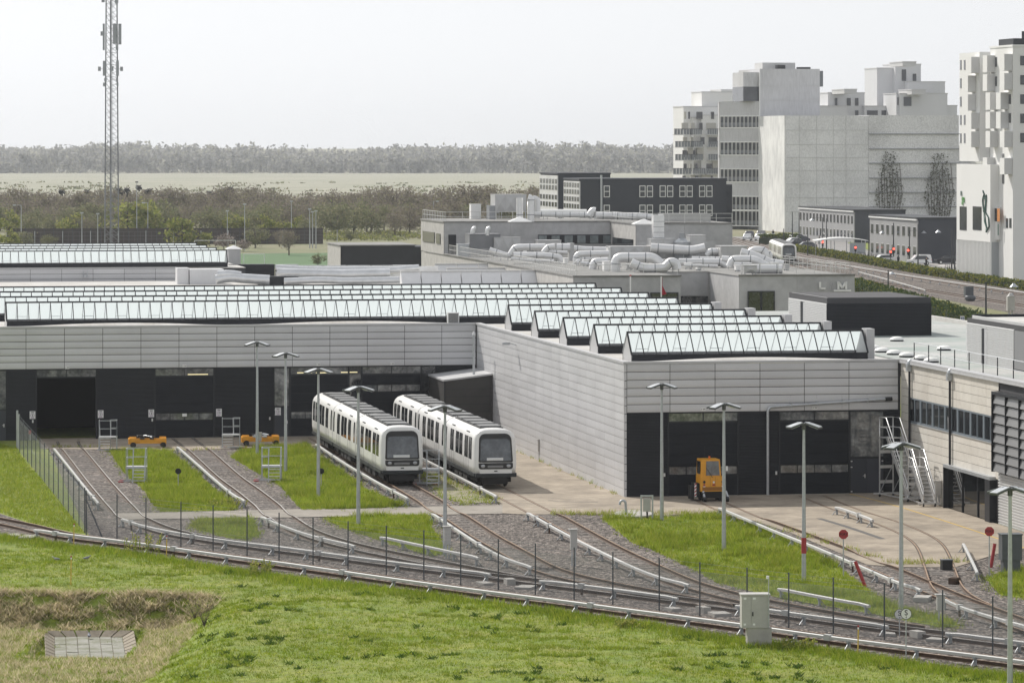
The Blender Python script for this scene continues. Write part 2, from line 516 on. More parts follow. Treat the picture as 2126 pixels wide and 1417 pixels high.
def grass_obj(name, label, chunks, mats, cat='grass', probs=None):
    v = np.concatenate(chunks); nf = len(v) // 3
    f = np.arange(nf * 3).reshape(nf, 3)
    mi = np.repeat(rng.choice(len(mats), size=(nf + 3) // 4, p=probs), 4)[:nf]
    me = quick_mesh(name, v, f, mats, mi)
    return _tag(inst(name, me), label, cat, kind='stuff')

FG = [G(x, y) for x, y in FRONT_EDGE] + [G(2300, 1440), G(-200, 1440), G(-160, 1100)]
fgw = [(p.x, p.y) for p in FG]
_cw = [(rng.standard_normal(2), rng.random() * 6.28) for _ in range(14)]
def clump(c, sc):
    r = 0
    for i, (k, ph) in enumerate(_cw): r = r + np.sin((c @ k) * sc * (.7 + .16 * i) + ph)
    return r / 2.2
p = scatter(fgw, 52000)
ch = [blades(p, hgt(p[:, 0], p[:, 1]), 3, .04, .11, .10, .030, .7)]
p = scatter(fgw, 13000, lambda c: clump(c, .8) + .6 * rng.standard_normal(len(c)) > .7)
ch.append(blades(p, hgt(p[:, 0], p[:, 1]), 4, .06, .14, .10, .030, .6))
p = scatter(fgw, 5000, lambda c: clump(c, 1.9) + .3 * rng.standard_normal(len(c)) > 2.0)
ch.append(blades(p, hgt(p[:, 0], p[:, 1]), 5, .07, .17, .12, .040, .9))
# taller fringe along the ballast
edge = np.array([(G(x, y).x, G(x, y).y) for x, y in FRONT_EDGE])
t = rng.random(9000) * (len(edge) - 1); i0 = t.astype(int); fr = (t - i0)[:, None]
e = edge[i0] * (1 - fr) + edge[np.minimum(i0 + 1, len(edge) - 1)] * fr
e[:, 1] -= np.abs(rng.standard_normal(9000)) * 1.6 - .1
ch.append(blades(e, hgt(e[:, 0], e[:, 1]), 4, .10, .30, .12, .030, .5))
grass_obj('grass', 'bright green mown grass of the foreground bank', ch, M_GRASS, probs=[.45, .33, .22])
# dark broad-leaved rosettes and yellow heads dotted over the bank
p = scatter(fgw, 150, lambda c: (clump(c, .5) > .2) & (c[:, 0] > -14)); q = np.repeat(p, 18, 0) + rng.standard_normal((150 * 18, 2)) * [.10, .18]
M_DOCK = [mat_leaf('dock_leaf_a', (.055, .105, .018)), mat_leaf('dock_leaf_b', (.09, .15, .02))]
grass_obj('rosettes', 'dark broad-leaved weed rosettes dotted over the foreground bank', [blades(q, hgt(q[:, 0], q[:, 1]), 2, .06, .17, .03, .09, 1.1)], M_DOCK, cat='weeds')
ch = []
for gp, dens in zip(GRASS_P, (90, 90, 90, 90, 55, 60, 6)):
    w_ = [(q.x, q.y) for q in poly_world(gp)]
    ar = .5 * abs(sum(w_[i][0] * w_[(i+1) % len(w_)][1] - w_[(i+1) % len(w_)][0] * w_[i][1] for i in range(len(w_))))
    p = scatter(w_, int(ar * dens * .8))
    ch.append(blades(p, np.full(len(p), .03), 4, .07, .20, .10, .032, .6))
    c_ = p[clump(p, 1.1) > .8]; ch.append(blades(c_, np.full(len(c_), .03), 6, .18, .46, .14, .030, .55))
    edge_ = np.array([w_[i] for i in range(len(w_))]); tt = rng.random(int(260)) * len(w_); i_ = tt.astype(int); f_ = (tt - i_)[:, None]
    e_ = edge_[i_] * (1 - f_) + edge_[(i_ + 1) % len(w_)] * f_ + rng.standard_normal((len(tt), 2)) * [.22, .9]; ch.append(blades(e_, np.full(len(e_), .03), 5, .05, .22, .16, .032, .8))
LEFTG = [G(x, y) for x, y in [(0,922),(36,932),(42,945),(100,1010),(178,1108),(150,1104),(72,1088),(0,1064),(-60,1050),(-60,930)]]
p = scatter([(q.x, q.y) for q in LEFTG], 9000)
ch.append(blades(p, np.zeros(len(p)), 4, .06, .20, .10, .03, .6))
grass_obj('grass', 'tufty green grass between the sidings in front of the halls', ch, M_GRASS, probs=[.42, .2, .38])
# dry tussocks on the far slope of the pit and round the basin
SL = [(p.x, p.y) for p in [G(0,1226), G(370,1226), G(400,1262), G(330,1300), G(0,1300)]]
slope = [(-24.5, 187.3), (-15.0, 187.2), (-13.4, 186.2), (-14.2, 184.9), (-24.5, 184.6)]
p = scatter(slope, 2200, lambda c: clump(c, 2.6) + .7 * rng.standard_normal(len(c)) > -.2)
ch = [blades(p, hgt(p[:, 0], p[:, 1]), 9, .08, .30, .14, .05, 1.3)]
floor_ = [(-25, 184.6), (-15.2, 184.9), (-13.8, 178), (-14.5, 165), (-25, 165)]
def not_basin(c): return ~((c[:, 0] > -21.7) & (c[:, 0] < -16.6) & (c[:, 1] > 173.6) & (c[:, 1] < 184.6))
p = scatter(floor_, 5200, not_basin)
ch.append(blades(p, hgt(p[:, 0], p[:, 1]), 4, .08, .26, .12, .035, .8))
bx = np.array([(-21.55, 184.35), (-16.75, 184.35), (-16.35, 174.4), (-21.2, 174.4), (-21.55, 184.35)])
t = rng.random(900) * 4; i0 = t.astype(int); fr = (t - i0)[:, None]; e = bx[i0] * (1 - fr) + bx[i0 + 1] * fr + rng.standard_normal((900, 2)) * [.06, .25]
ch.append(blades(e, hgt(e[:, 0], e[:, 1]), 4, .05, .17, .08, .035, .9))
grass_obj('dry_grass', 'straw-coloured dry tussocks on the pit slope around the basin', ch, M_DRY, cat='dry grass', probs=[.5, .3, .2])
# weeds in the paving and along the side wall
p = []
for (ax, ay), (bx, by), n in [((1080,938),(1285,1026),520), ((1640,1104),(1860,1172),260), ((1860,1172),(2010,1165),200), ((880,985),(1035,1040),260), ((110,928),(350,934),200), ((350,936),(640,926),200), ((1150,1068),(1500,1068),420)]:
    A, B = G(ax, ay), G(bx, by)
    tt = rng.random(n)[:, None]
    q = np.array([[A.x, A.y]]) * (1 - tt) + np.array([[B.x, B.y]]) * tt + rng.standard_normal((n, 2)) * [.18, .5]
    p.append(q)
p = np.concatenate(p)
p = p[np.sin(p[:, 1] * 1.9) + rng.standard_normal(len(p)) * .5 > .1]
grass_obj('weeds', 'scattered weeds along the paving edges and the metal wall', [blades(p, np.full(len(p), .04), 5, .06, .30, .10, .03, .6)], [M_GRASS[0], M_GRASS[2], M_DRY[1]], cat='weeds')

# ================================================================ railway tracks
M_RAIL = mat('rusty_rail', (.085, .052, .034), .8, .1, var=.3, vscale=3)
M_RAILTOP = mat('polished_rail_head', (.58, .54, .50), .35, .8)
M_RAILTOPR = mat('rusty_rail_head', (.30, .20, .13), .6, .3, var=.2)
M_SLEEP = mat('concrete_sleeper', (.21, .19, .175), .95, 0., var=.25, vscale=5)
M_GROOVE = mat('dirty_rail_groove', (.085, .065, .05), .9, var=.3, vscale=2)
M_COND = mat('conductor_cover', (.46, .46, .45), .5, 0., var=.10, vscale=2.5)
M_BRK = mat('bracket_steel', (.33, .35, .37), .5, .4, var=.1)

def catmull(pts, step):
    """resample a world polyline smoothly, about every `step` metres"""
    P = [Vector((p[0], p[1])) for p in pts]
    P = [P[0] * 2 - P[1]] + P + [P[-1] * 2 - P[-2]]
    out = []
    for i in range(1, len(P) - 2):
        n = max(1, int((P[i + 1] - P[i]).length / .3))
        for k in range(n):
            t = k / n
            out.append(.5 * ((2 * P[i]) + (-P[i-1] + P[i+1]) * t + (2*P[i-1] - 5*P[i] + 4*P[i+1] - P[i+2]) * t*t + (-P[i-1] + 3*P[i] - 3*P[i+1] + P[i+2]) * t*t*t))
    out.append(P[-2])
    d = np.concatenate([[0], np.cumsum([(out[i+1] - out[i]).length for i in range(len(out) - 1)])])
    n = max(2, int(round(d[-1] / step)) + 1)
    q = np.linspace(0, d[-1], n)
    X = np.interp(q, d, [o.x for o in out]); Y = np.interp(q, d, [o.y for o in out])
    # light smoothing
    for _ in range(6):
        X[1:-1] = (X[:-2] + 2 * X[1:-1] + X[2:]) / 4; Y[1:-1] = (Y[:-2] + 2 * Y[1:-1] + Y[2:]) / 4
    return np.stack([X, Y], 1)
def normals(P):
    d = np.gradient(P, axis=0); d /= np.linalg.norm(d, axis=1)[:, None]
    return d, np.stack([d[:, 1], -d[:, 0]], 1)     # n points to the near / left side
pave_w = [(q.x, q.y) for q in poly_world(PAVED)]
path_w = [(q.x, q.y) for q in poly_world(PATHP)]
def sweep(mb, P, zs, prof, mats_):
    """profile (offset across, height) swept along the line P"""
    d, n = normals(P)
    rings = []
    for i in range(len(P)):
        rings.append([(P[i, 0] + n[i, 0] * a, P[i, 1] + n[i, 1] * a, zs[i] + h) for a, h in prof])
    k = len(prof)
    for j in range(k):
        j2 = (j + 1) % k
        vs = [r[j] for r in rings] + [r[j2] for r in rings]; m = len(rings)
        mb.add(vs, [(i, i + 1, m + i + 1, m + i) for i in range(m - 1)], mats_[j])
    mb.add(rings[0], [tuple(range(k))], mats_[0]); mb.add(rings[-1], [tuple(reversed(range(k)))], mats_[0])
RAIL_PROF = [(-.035, .17), (.035, .17), (.035, .12), (.012, .10), (.012, .03), (.07, .0), (-.07, .0), (-.012, .03), (-.012, .10), (-.035, .12)]
sleeper_me = MB()
sleeper_me.prism([(-.13, -.1), (.13, -.1), (.11, .055), (-.11, .055)], -1.2, 1.2, M_SLEEP)
sleeper_me = sleeper_me.mesh('sleeper', True)

TRACKS = {}
def track(key, label, rail_px, off, polished=False, sleepers=True, extra=None, center=None):
    """rail_px: pixels of one running rail's top; off: metres from that rail to the centre line, + towards near side"""
    if center is None:
        R = catmull([G(x, y, .17) for x, y in rail_px], 1.0)
        d, n = normals(R)
        C = R + n * off
    else:
        C = center
    TRACKS[key] = C
    o = thing('railway_track', label, 'railway track', (C[0, 0], C[0, 1], 0), 0, 'tracks of the depot yard')
    ox, oy = C[0, 0], C[0, 1]
    d, n = normals(C)
    emb = inside(C, pave_w) | inside(C, path_w)
    zs = np.where(emb, -.117, .03).astype(float)
    for _ in range(3): zs[1:-1] = (zs[:-2] + 2 * zs[1:-1] + zs[2:]) / 4
    for sgn in (1, -1):
        mb = MB()
        L = C + n * (.7175 * sgn) - np.array([ox, oy])
        top = M_RAILTOP if polished else M_RAILTOPR
        sweep(mb, L, zs, RAIL_PROF, [top] + [M_RAIL] * 9)
        mb.build('rail', o, fix=True)
        run = []
        for i in range(len(C)):
            if emb[i]: run.append(i)
            if (not emb[i] or i == len(C) - 1) and len(run) > 3:
                a_, k_ = run[0], len(run); mb = MB()
                vs = [(*(L[i2] + n[i2] * .10), .0488) for i2 in run] + [(*(L[i2] - n[i2] * .10), .0488) for i2 in run]
                mb.add(vs, [(q, q + 1, k_ + q + 1, k_ + q) for q in range(k_ - 1)], M_GROOVE); mb.build('flange_groove', o, loc=(0, 0, .004 if inside(C[a_:a_ + 1], path_w)[0] else 0))
            if not emb[i]: run = []
    if sleepers:
        C2 = catmull([(p[0], p[1]) for p in C[::4]] + [tuple(C[-1])], .68)
        d2, n2 = normals(C2)
        ok = ~(inside(C2, pave_w) | inside(C2, path_w))
        for i in range(len(C2)):
            if ok[i]:
                s = inst('sleeper', sleeper_me, o, (C2[i, 0] - ox, C2[i, 1] - oy, rng.uniform(-.055, -.015)), atan2(d2[i, 1], d2[i, 0]) + rng.uniform(-.02, .02))
    return o

COND_M = [(253,1077),(286,1089),(334,1100),(421,1115),(500,1126),(580,1135.5),(651,1145),(768,1161),(864,1173),(941,1182),(1018,1191),(1121,1204.7),(1250,1220),(1407,1241),(1528,1256),(1639,1272),(1771,1290),(1844,1299),(1964,1313),(2126,1334),(2300,1357)]
COND_0 = [(-120,1058),(0,1081),(72,1099),(141,1110),(229,1120),(349,1136),(482,1155),(599,1170),(737,1190),(879,1210),(1030,1230),(1159,1246),(1278,1262),(1341,1270),(1509,1292),(1603,1305),(1691,1318),(1871,1341),(2066,1365),(2126,1373),(2300,1396)]
def cond_center(px, off=-1.32, start=None):
    R = catmull([G(x, y, .45) for x, y in px], 1.0)
    d, n = normals(R)
    return R + n * off
cm = cond_center(COND_M)
headA = [G(140, 908, .17), G(140, 916.5, .17), G(206, 1000, .17), G(250, 1050, .17)]
farA = catmull([G(x, y, .17) for x, y in [(162,912),(162.5,916.5),(197,958),(232,1000),(262,1033),(290.5,1062),(328,1085),(376,1101),(442,1117)]], 1.0)
_d, _n = normals(farA); cenA = farA + _n * .7175
xcut = G(505, 1135).x
cm2 = catmull([tuple(q) for q in cenA[:-3:3]] + [tuple(q) for q in cm if q[0] > xcut][::4], 1.0)
track('M', 'railway track from the open left door curving along the fence to the right', None, 0, True, center=cm2)
track('0', 'nearest railway track running along the grass bank', None, 0, False, center=cond_center(COND_0))
track('B', 'railway track from the second door of the left hall', [(400,905),(434,930.5),(500,987.7),(540,1016),(595.6,1058.6),(629.5,1084),(660,1101),(722,1122),(808,1142),(879,1156),(956.5,1171),(1033.6,1186),(1100,1198)], .7175, True)
track('C', 'railway track under the left parked metro train', [(683,904),(720,925),(867,1009),(962.7,1065),(1032,1110),(1070,1131),(1112,1154),(1145,1172),(1190,1189),(1272,1207.7),(1368,1226),(1452,1241),(1520,1254)], .7175)
track('D', 'railway track under the right parked metro train', [(833,902),(944,957),(1054,1011.5),(1160,1064.7),(1220,1098),(1296,1138.5),(1371,1173),(1452,1207.7),(1537,1231),(1597,1245),(1680,1260),(1768,1276),(1844,1289),(1920,1299)], .7175)
track('E', 'railway track from the right hall door behind the yellow machine', [(1478,1024),(1514,1042),(1597,1077),(1680,1107),(1760,1137),(1859,1175.5),(1924,1203),(2005,1237),(2060,1258),(2126,1283),(2250,1330)], .7175)
track('F', 'railway track curving out of the rightmost hall door', [(1710,1024),(1786,1054),(1859,1076),(1917,1099),(1952,1119),(1970,1145),(1984,1184.6),(1998,1217),(2023,1239),(2060,1256)], .7175)

# conductor rails (third rail with a pale cover on brackets)
COVER = [(-.065, -.065), (-.065, .045), (-.04, .07), (.04, .07), (.065, .045), (.065, -.065)]
bracket_me = MB()
bracket_me.box(-.05, .05, -.05, .05, -.02, .40, M_BRK).box(-.07, .07, -.10, .10, .30, .40, M_BRK).box(-.05, .05, -.30, .14, -.02, .035, M_SLEEP)
bracket_me.bar((0, -.02, .30), (0, -.26, .03), .04, .04, M_BRK)
bracket_me = bracket_me.mesh('bracket', True)
box_me = MB(); box_me.box(-.17, .17, -.115, .115, -.13, .11, M_COND); box_me.box(-.05, .05, -.04, .04, -.42, -.131, M_RAIL); box_me = box_me.mesh('joint_box', True)
def conductor(label, px, z=.45, boxes=(), step=3.4, free=False):
    P = catmull([G(x, y, z) for x, y in px], .8)
    o = thing('conductor_rail', label, 'conductor rail', (P[0, 0], P[0, 1], 0), 0, 'covered conductor rails of the yard')
    off = P[0].copy()
    mb = MB(); zs = np.full(len(P), z)
    zs[0] -= .04; zs[-1] -= .04
    sweep(mb, P - off, zs, COVER, [M_COND] * 6)
    mb.build('cover', o, fix=True)
    d, n = normals(P)
    L = np.concatenate([[0], np.cumsum(np.linalg.norm(np.diff(P, axis=0), axis=1))])
    tot = L[-1]
    k = max(2, int(tot / step) + 1)
    for q in np.linspace(.25, tot - .25, k) + np.concatenate([[0], rng.uniform(-.4, .4, k - 2), [0]]):
        X = np.interp(q, L, P[:, 0]) - off[0]; Y = np.interp(q, L, P[:, 1]) - off[1]
        dx, dy = np.interp(q, L, d[:, 0]), np.interp(q, L, d[:, 1])
        inst('bracket', bracket_me, o, (X, Y, 0.02), atan2(dy, dx) + (pi if free else 0))
    for q in boxes:
        q = q * tot
        X = np.interp(q, L, P[:, 0]) - off[0]; Y = np.interp(q, L, P[:, 1]) - off[1]
        inst('joint_box', box_me, o, (X, Y, z), atan2(np.interp(q, L, d[:, 1]), np.interp(q, L, d[:, 0])))
    return o
conductor('long pale conductor rail beside the nearest track', COND_0[2:], boxes=(.03, .17, .36, .6, .8))
conductor('pale conductor rail along the fence track from the footpath', COND_M[:11], boxes=(.06, .3, .62))
conductor('short pale conductor rail along the fence track, right of the trains', COND_M[11:14], boxes=(.3,))
conductor('pale conductor rail along the fence track behind the grey cabinet', COND_M[14:18], boxes=(.35,))
conductor('pale conductor rail along the fence track at the right frame edge', COND_M[18:], boxes=(.4,))
conductor('pale conductor rail beside the track of the open left door', [(112,930.5),(146,973),(180,1016),(204,1044)], boxes=(.9,))
conductor('pale conductor rail beside the second-door track above the footpath', [(368,927),(410,964),(451,1000),(487,1029),(508,1039)], boxes=(.85,))
conductor('pale curved conductor rail below the footpath on the second-door track', [(543,1072.5),(577,1088),(639,1110),(697,1124),(737,1132.7)], boxes=(.12, .75))
conductor('pale conductor rail beside the left parked train', [(656,921.6),(713,960),(755,985),(803,1012),(848,1035)], boxes=(.88,))
conductor('pale conductor rail ahead of the left parked train below the footpath', [(898,1066),(956.5,1105),(1018,1144),(1070,1167),(1104,1176.5)], boxes=(.12, .6))
conductor('pale conductor rail beside the right parked train', [(874,950),(927,977),(984,1006),(1031,1030)], boxes=(.8,))
conductor('pale conductor rail ahead of the right parked train', [(1095,1064),(1160,1101),(1236,1140),(1320,1180),(1386,1204),(1431,1213)], boxes=(.08, .2))
conductor('pale conductor rail along the paved edge right of the yellow machine', [(1493,1054),(1552,1079),(1597,1098),(1642,1116),(1695,1137),(1742,1157),(1797,1180),(1866,1210),(1912,1223)], boxes=(.72, .9))
conductor('pale conductor rail beyond the switch at the right', [(1959,1243),(1992,1260),(2028,1271),(2070,1284),(2126,1299),(2220,1325)], boxes=(.2, .6))
conductor('separate pale conductor rail on grass below the parked trains', [(790,1114),(860,1129),(930,1144),(994,1157)], free=True, step=2.6)
conductor('separate pale conductor rail on grass right of the grey cabinet', [(1616,1221),(1680,1234),(1740,1245),(1805,1256)], free=True, step=2.6)
conductor('short pale conductor rail on the paving before the right door', [(1735,1052),(1772,1064),(1812,1079)], boxes=(.6,), step=2.2)
conductor('short steep pale conductor rail beside the switch', [(2000,1128),(2015,1158),(2029,1188)], step=4.)

# ================================================================ small builders shared by the buildings
def text_mesh(s, size, m, depth=.004, bold=False):
    cu = bpy.data.curves.new('lettering', 'FONT')
    cu.body = s; cu.size = size; cu.extrude = depth; cu.align_x = 'CENTER'; cu.align_y = 'CENTER'
    if bold: cu.offset = size * .012
    o = bpy.data.objects.new('lettering', cu); COL.objects.link(o)
    dg = bpy.context.evaluated_depsgraph_get(); dg.update()
    me = bpy.data.meshes.new_from_object(o.evaluated_get(dg))
    bpy.data.objects.remove(o); bpy.data.curves.remove(cu)
    me.materials.clear(); me.materials.append(m)
    return me
_panel_cache = {}
def panel_mesh(w, h, m, bulge=.022, name='panel', e=.017):
    """a metal cassette w x h, its face a little pillowed, facing -y, lower left corner at the origin"""
    k = (round(w, 3), round(h, 3), m.name, bulge, e)
    if k in _panel_cache: return _panel_cache[k]
    mb = MB()
    zz = [e, e + .05, h * .35, h * .7, h - e]
    yy = [0, -bulge * .75, -bulge, -bulge * .8, 0]
    vs = []
    for z, y in zip(zz, yy):
        vs += [(e, -.03 + y * .2, z), (w * .5, -.03 + y, z), (w - e, -.03 + y * .2, z)]
    fs = []
    for i in range(4):
        for j in range(2):
            fs.append((i*3+j, i*3+j+1, (i+1)*3+j+1, (i+1)*3+j))
    mb.add(vs, fs, m, True)
    b = [(e, 0, e), (w - e, 0, e), (w - e, 0, h - e), (e, 0, h - e)]
    f = [(e, -.03, e), (w - e, -.03, e), (w - e, -.03, h - e), (e, -.03, h - e)]
    mb.add(b + f, [(4,0,1,5),(5,1,2,6),(6,2,3,7),(7,3,0,4)], m)
    me = mb.mesh(name)
    _panel_cache[k] = me
    return me
def ribbed(w, h, m, pitch=.09, depth=.035):
    """horizontally ribbed sheet facing -y, lower left corner at the origin"""
    n = max(1, int(round(h / pitch))); p = h / n
    mb = MB(); vs = []; fs = []
    for i in range(n):
        for z, y in ((i*p, 0), (i*p + p*.12, -depth), (i*p + p*.62, -depth), (i*p + p*.74, 0)):
            vs += [(0, y, z), (w, y, z)]
    vs += [(0, 0, h), (w, 0, h)]
    k = len(vs) // 2
    fs = [(2*i, 2*i+1, 2*i+3, 2*i+2) for i in range(k - 1)]
    mb.add(vs, fs, m)
    return mb
FACE_U = -pi / 2       # turns a piece that faces -y so that it faces -u, its x running towards -v

# ================================================================ the two metal halls
VB = 51.86
UB = ONV(1870, 1000, 0)[0]
hall = thing('depot_hall', 'long grey metal-clad train depot hall with dark base and roof skylights', 'building', W(0, 0), TH)
UL = -46.0
mb = MB()
# shell: walls set just behind the claddings (open where the left door stands open)
d1u0 = ONV(77, 850, VB)[0]; d1u1 = ONV(199, 850, VB)[0]; d1z = 4.42
mb.box(UL, d1u0, VB + .06, VB + .30, 0, 7.85, M_BACK).box(d1u1, .30, VB + .06, VB + .30, 0, 7.85, M_BACK)
mb.box(d1u0, d1u1, VB + .06, VB + .30, d1z, 7.85, M_BACK)
mb.box(.06, .30, .30, VB + .06, 0, 7.85, M_BACK)
mb.box(.06, UB, .06, .30, 0, 7.85, M_BACK)
mb.build('wall', hall, fix=True)
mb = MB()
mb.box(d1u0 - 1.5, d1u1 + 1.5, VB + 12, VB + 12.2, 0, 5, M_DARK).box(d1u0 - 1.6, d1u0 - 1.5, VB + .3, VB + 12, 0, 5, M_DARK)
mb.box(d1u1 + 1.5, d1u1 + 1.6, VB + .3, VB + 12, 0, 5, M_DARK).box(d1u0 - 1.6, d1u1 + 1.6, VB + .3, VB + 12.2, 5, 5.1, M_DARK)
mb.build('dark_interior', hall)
# roof, slightly crowned between its gutters
def roof_sheet(u0, u1, v0, v1, name='roof', crown=.0, m=M_ROOF, z=7.9, parent=None, nu=40, period=26.):
    us = np.linspace(u0, u1, nu); vs_ = np.linspace(v0, v1, 3)
    V = []; 
    for v in vs_:
        for u in us: V.append((u, v, z + crown * max(0, sin(pi * ((u - u0) / period)))**1.0 * (1 if crown else 0)))
    Fs = []
    for j in range(2):
        for i in range(nu - 1): Fs.append((j*nu+i, j*nu+i+1, (j+1)*nu+i+1, (j+1)*nu+i))
    mb = MB(); mb.add(V, Fs, m, True)
    return mb.build(name, parent)
roof_sheet(UL, -.01, VB + .35, 96, crown=.0, parent=hall)
roof_sheet(0.0, UB - .02, .35, 96, parent=hall)
# raised roof falls that show as low pale swells just behind the coping
for (ux0, ux1, vv) in ((ONV(20, 680, VB)[0], ONV(480, 680, VB)[0], VB), (ONV(480, 680, VB)[0] + 1, ONV(960, 680, VB)[0], VB), (1.2, UB - 2.2, 0.)):
    mb = MB(); k = 14; vs = []
    for i in range(k + 1):
        t = i / k; u = ux0 + (ux1 - ux0) * t; h = .20 * sin(pi * t) ** 1.2
        vs += [(u, vv + .28, 7.93), (u, vv + .62, 7.99 + h), (u, vv + .95, 7.91)]
    mb.add(vs, [f for i in range(k) for f in ((3*i, 3*i+3, 3*i+4, 3*i+1), (3*i+1, 3*i+4, 3*i+5, 3*i+2))], M_ROOF, True)
    mb.build('roof_fall', hall, fix=True)
# coping
mb = MB()
mb.box(UL, -.08, VB - .06, VB + .34, 7.885, 8.02, M_COPING); mb.build('coping', hall)
mb = MB()
mb.box(-.06, .34, -.06, VB + .34, 7.885, 8.021, M_COPING); mb.build('coping', hall)
mb = MB()
mb.box(.345, UB - .12, -.06, .34, 7.885, 8.02, M_COPING); mb.build('coping', hall)
# cassettes: left hall front
ROWZ = [5.0 + .4806 * i for i in range(7)]
j0 = ONV(54, 720, VB)[0]; PW = ONV(371, 720, VB)[0] - ONV(292, 720, VB)[0]
ks = [j0 + PW * k for k in range(-6, 40)]
ks = [k for k in ks if UL < k < -.4] + [-.06]
for a_, b_ in zip(ks[:-1], ks[1:]):
    for z in ROWZ[:-1]:
        inst('panel', panel_mesh(b_ - a_, .4806, M_PANEL), hall, (a_, VB + .03, z))
# right hall front
ks = [.16] + [ONV(x, 800, 0)[0] for x in (1391, 1484.6, 1577.8, 1670, 1762.6)] + [UB - .16]
for i, (a_, b_) in enumerate(zip(ks[:-1], ks[1:])):
    for z in ROWZ[:-1]:
        inst('panel', panel_mesh(b_ - a_, .4806, M_PANEL), hall, (a_, .03, z))
# corner cassettes and side wall
NR = 16; RZ = 7.885 / NR * 1.0
for r in range(NR):
    inst('corner_panel', panel_mesh(.20, RZ, M_PANEL, .004), hall, (-.04, .03, r * RZ))
ncol = 18; CW = (VB - .06) / ncol
for c in range(ncol):
    for r in range(NR):
        inst('panel', panel_mesh(CW, RZ, M_PANEL, .012, e=.009), hall, (.03, (c + 1) * CW, r * RZ), FACE_U)

def facade_px(px0, px1, py0, py1, v):
    u0, z1 = ONV(px0, py0, v); u1, _ = ONV(px1, py0, v); _, z0 = ONV((px0 + px1) / 2, py1, v)
    return u0, u1, max(0., z0), z1
# ribbed base cladding
for v, x0, x1 in ((VB, -200, -40), (VB, 13, 75), (VB, 201, 321), (VB, 445, 568), (VB, 906, 989), (0, 1299, 1387), (0, 1533, 1618), (0, 1836, 1866)):
    u0, u1 = ONV(x0, 850, v)[0], ONV(x1, 850, v)[0]
    o = ribbed(u1 - u0, 4.985, M_RIB).build('ribbed_cladding', hall, (u0, v + .055, 0.0))
# frames and roller doors
def roller_door(v, x0, x1, closed=True, win=(5.0, .5), tag_plate=False, wz=None, label=None):
    u0, u1 = ONV(x0, 850, v)[0], ONV(x1, 850, v)[0]
    d = thing('roller_door', None, None, (u0, v, 0)); d.parent = hall
    if label: d['label'] = label
    w = u1 - u0
    mb = MB()
    mb.box(-.10, 0, -.02, .055, 0, 4.98, M_FRAME).box(w, w + .10, -.02, .055, 0, 4.98, M_FRAME).box(0, w, -.015, .055, 4.36, 4.46, M_FRAME).box(0, w, -.015, .055, 4.93, 4.98, M_FRAME)
    mb.box(w / 2 - .03, w / 2 + .03, -.012, .05, 4.46, 4.93, M_FRAME)
    mb.build('door_frame', d)
    for s in (0, 1):
        mb = MB(); mb.box(.001 + s * w / 2 + .03 * s, w / 2 - .03 + s * (w / 2 + .029), .03, .045, 4.461, 4.929, M_REFL)
        mb.build('pane', d)
    if closed:
        n = 7; h = 4.35 / n
        for i in range(n):
            mb = MB()
            if wz is not None and i == wz:
                mb.box(0.002, w - .002, .0, .05, i*h + .004, i*h + .07, M_DOOR).box(0.002, w - .002, .0, .05, (i+1)*h - .10, (i+1)*h - .004, M_DOOR)
                k = 4
                for q in range(k + 1):
                    mb.box(max(.002, w * q / k - .03), min(w - .002, w * q / k + .03), .001, .049, i*h + .071, (i+1)*h - .101, M_DOOR)
                sct = mb.build('door_section', d)
                for q in range(k):
                    m2 = MB(); m2.box(w*q/k + .031, w*(q+1)/k - .031, .022, .032, i*h + .072, (i+1)*h - .102, M_REFL); m2.build('pane', d)
            else:
                mb.box(0.002, w - .002, .004, .05, i*h + .004, (i+1)*h - .004, M_DOOR)
                mb.box(0.004, w - .004, -.006, .004, i*h + .08, (i+1)*h - .08, M_DOOR)
                mb.build('door_section', d)
        mb = MB(); mb.box(0, w, -.02, .0, .0, .05, M_GALV); mb.build('bottom_seal', d)
    if tag_plate:
        mb = MB(); mb.box(w * .46, w * .54, -.03, -.012, 1.55, 1.76, M_SIGNW); mb.build('plate', d)
    return d
roller_door(VB, 77, 199, closed=False, label='open doorway, black inside')
roller_door(VB, 323, 443, tag_plate=True, wz=2)
roller_door(VB, 604, 722, wz=2)
roller_door(VB, 753, 873, wz=5)
roller_door(0, 1389, 1531, wz=2)
d5 = roller_door(0, 1620, 1762, wz=2)
# side windows and doors beside the roller doors
def glazed_door(v, x0, x1, leaves, zs=2.1, label=None):
    u0, u1 = ONV(x0, 850, v)[0], ONV(x1, 850, v)[0]; w = u1 - u0
    d = thing('glazed_side_door', None, None, (u0, v, 0)); d.parent = hall
    mb = MB(); mb.box(-.05, 0, -.015, .055, 0, 4.98, M_FRAME).box(w, w + .05, -.015, .055, 0, 4.98, M_FRAME).box(0, w, -.012, .055, zs, zs + .12, M_FRAME).box(0, w, -.012, .055, 4.9, 4.98, M_FRAME)
    mb.build('door_frame', d)
    mb = MB(); mb.box(.001, w - .001, .03, .042, zs + .121, 4.899, M_REFL); mb.build('pane', d)
    for i in range(leaves):
        mb = MB(); mb.box(w * i / leaves + .004, w * (i + 1) / leaves - .004, .01 + .006 * i, .05, .01, zs - .004, mat('door_leaf', (.03 + .015 * i, .034 + .015 * i, .045 + .018 * i), .5))
        lf = mb.build('door_leaf', d)
        mb = MB()
        hx = w * i / leaves + (.06 if i == 0 else w / leaves - .06)
        for z in (.15, 1.6, 1.95): mb.box(hx - .05, hx + .05, -.012, .009, z - .03, z + .03, M_ALU)
        mb.build('hinge', d)
    mb = MB(); mb.box(w / leaves - .16, w / leaves - .10, -.03, .009, .95, 1.18, M_ALU).bar((w / leaves - .26, -.03, 1.08), (w / leaves - .10, -.03, 1.08), .03, .03, M_ALU); mb.build('door_handle', d)
    return d
glazed_door(VB, 570, 600, 1)
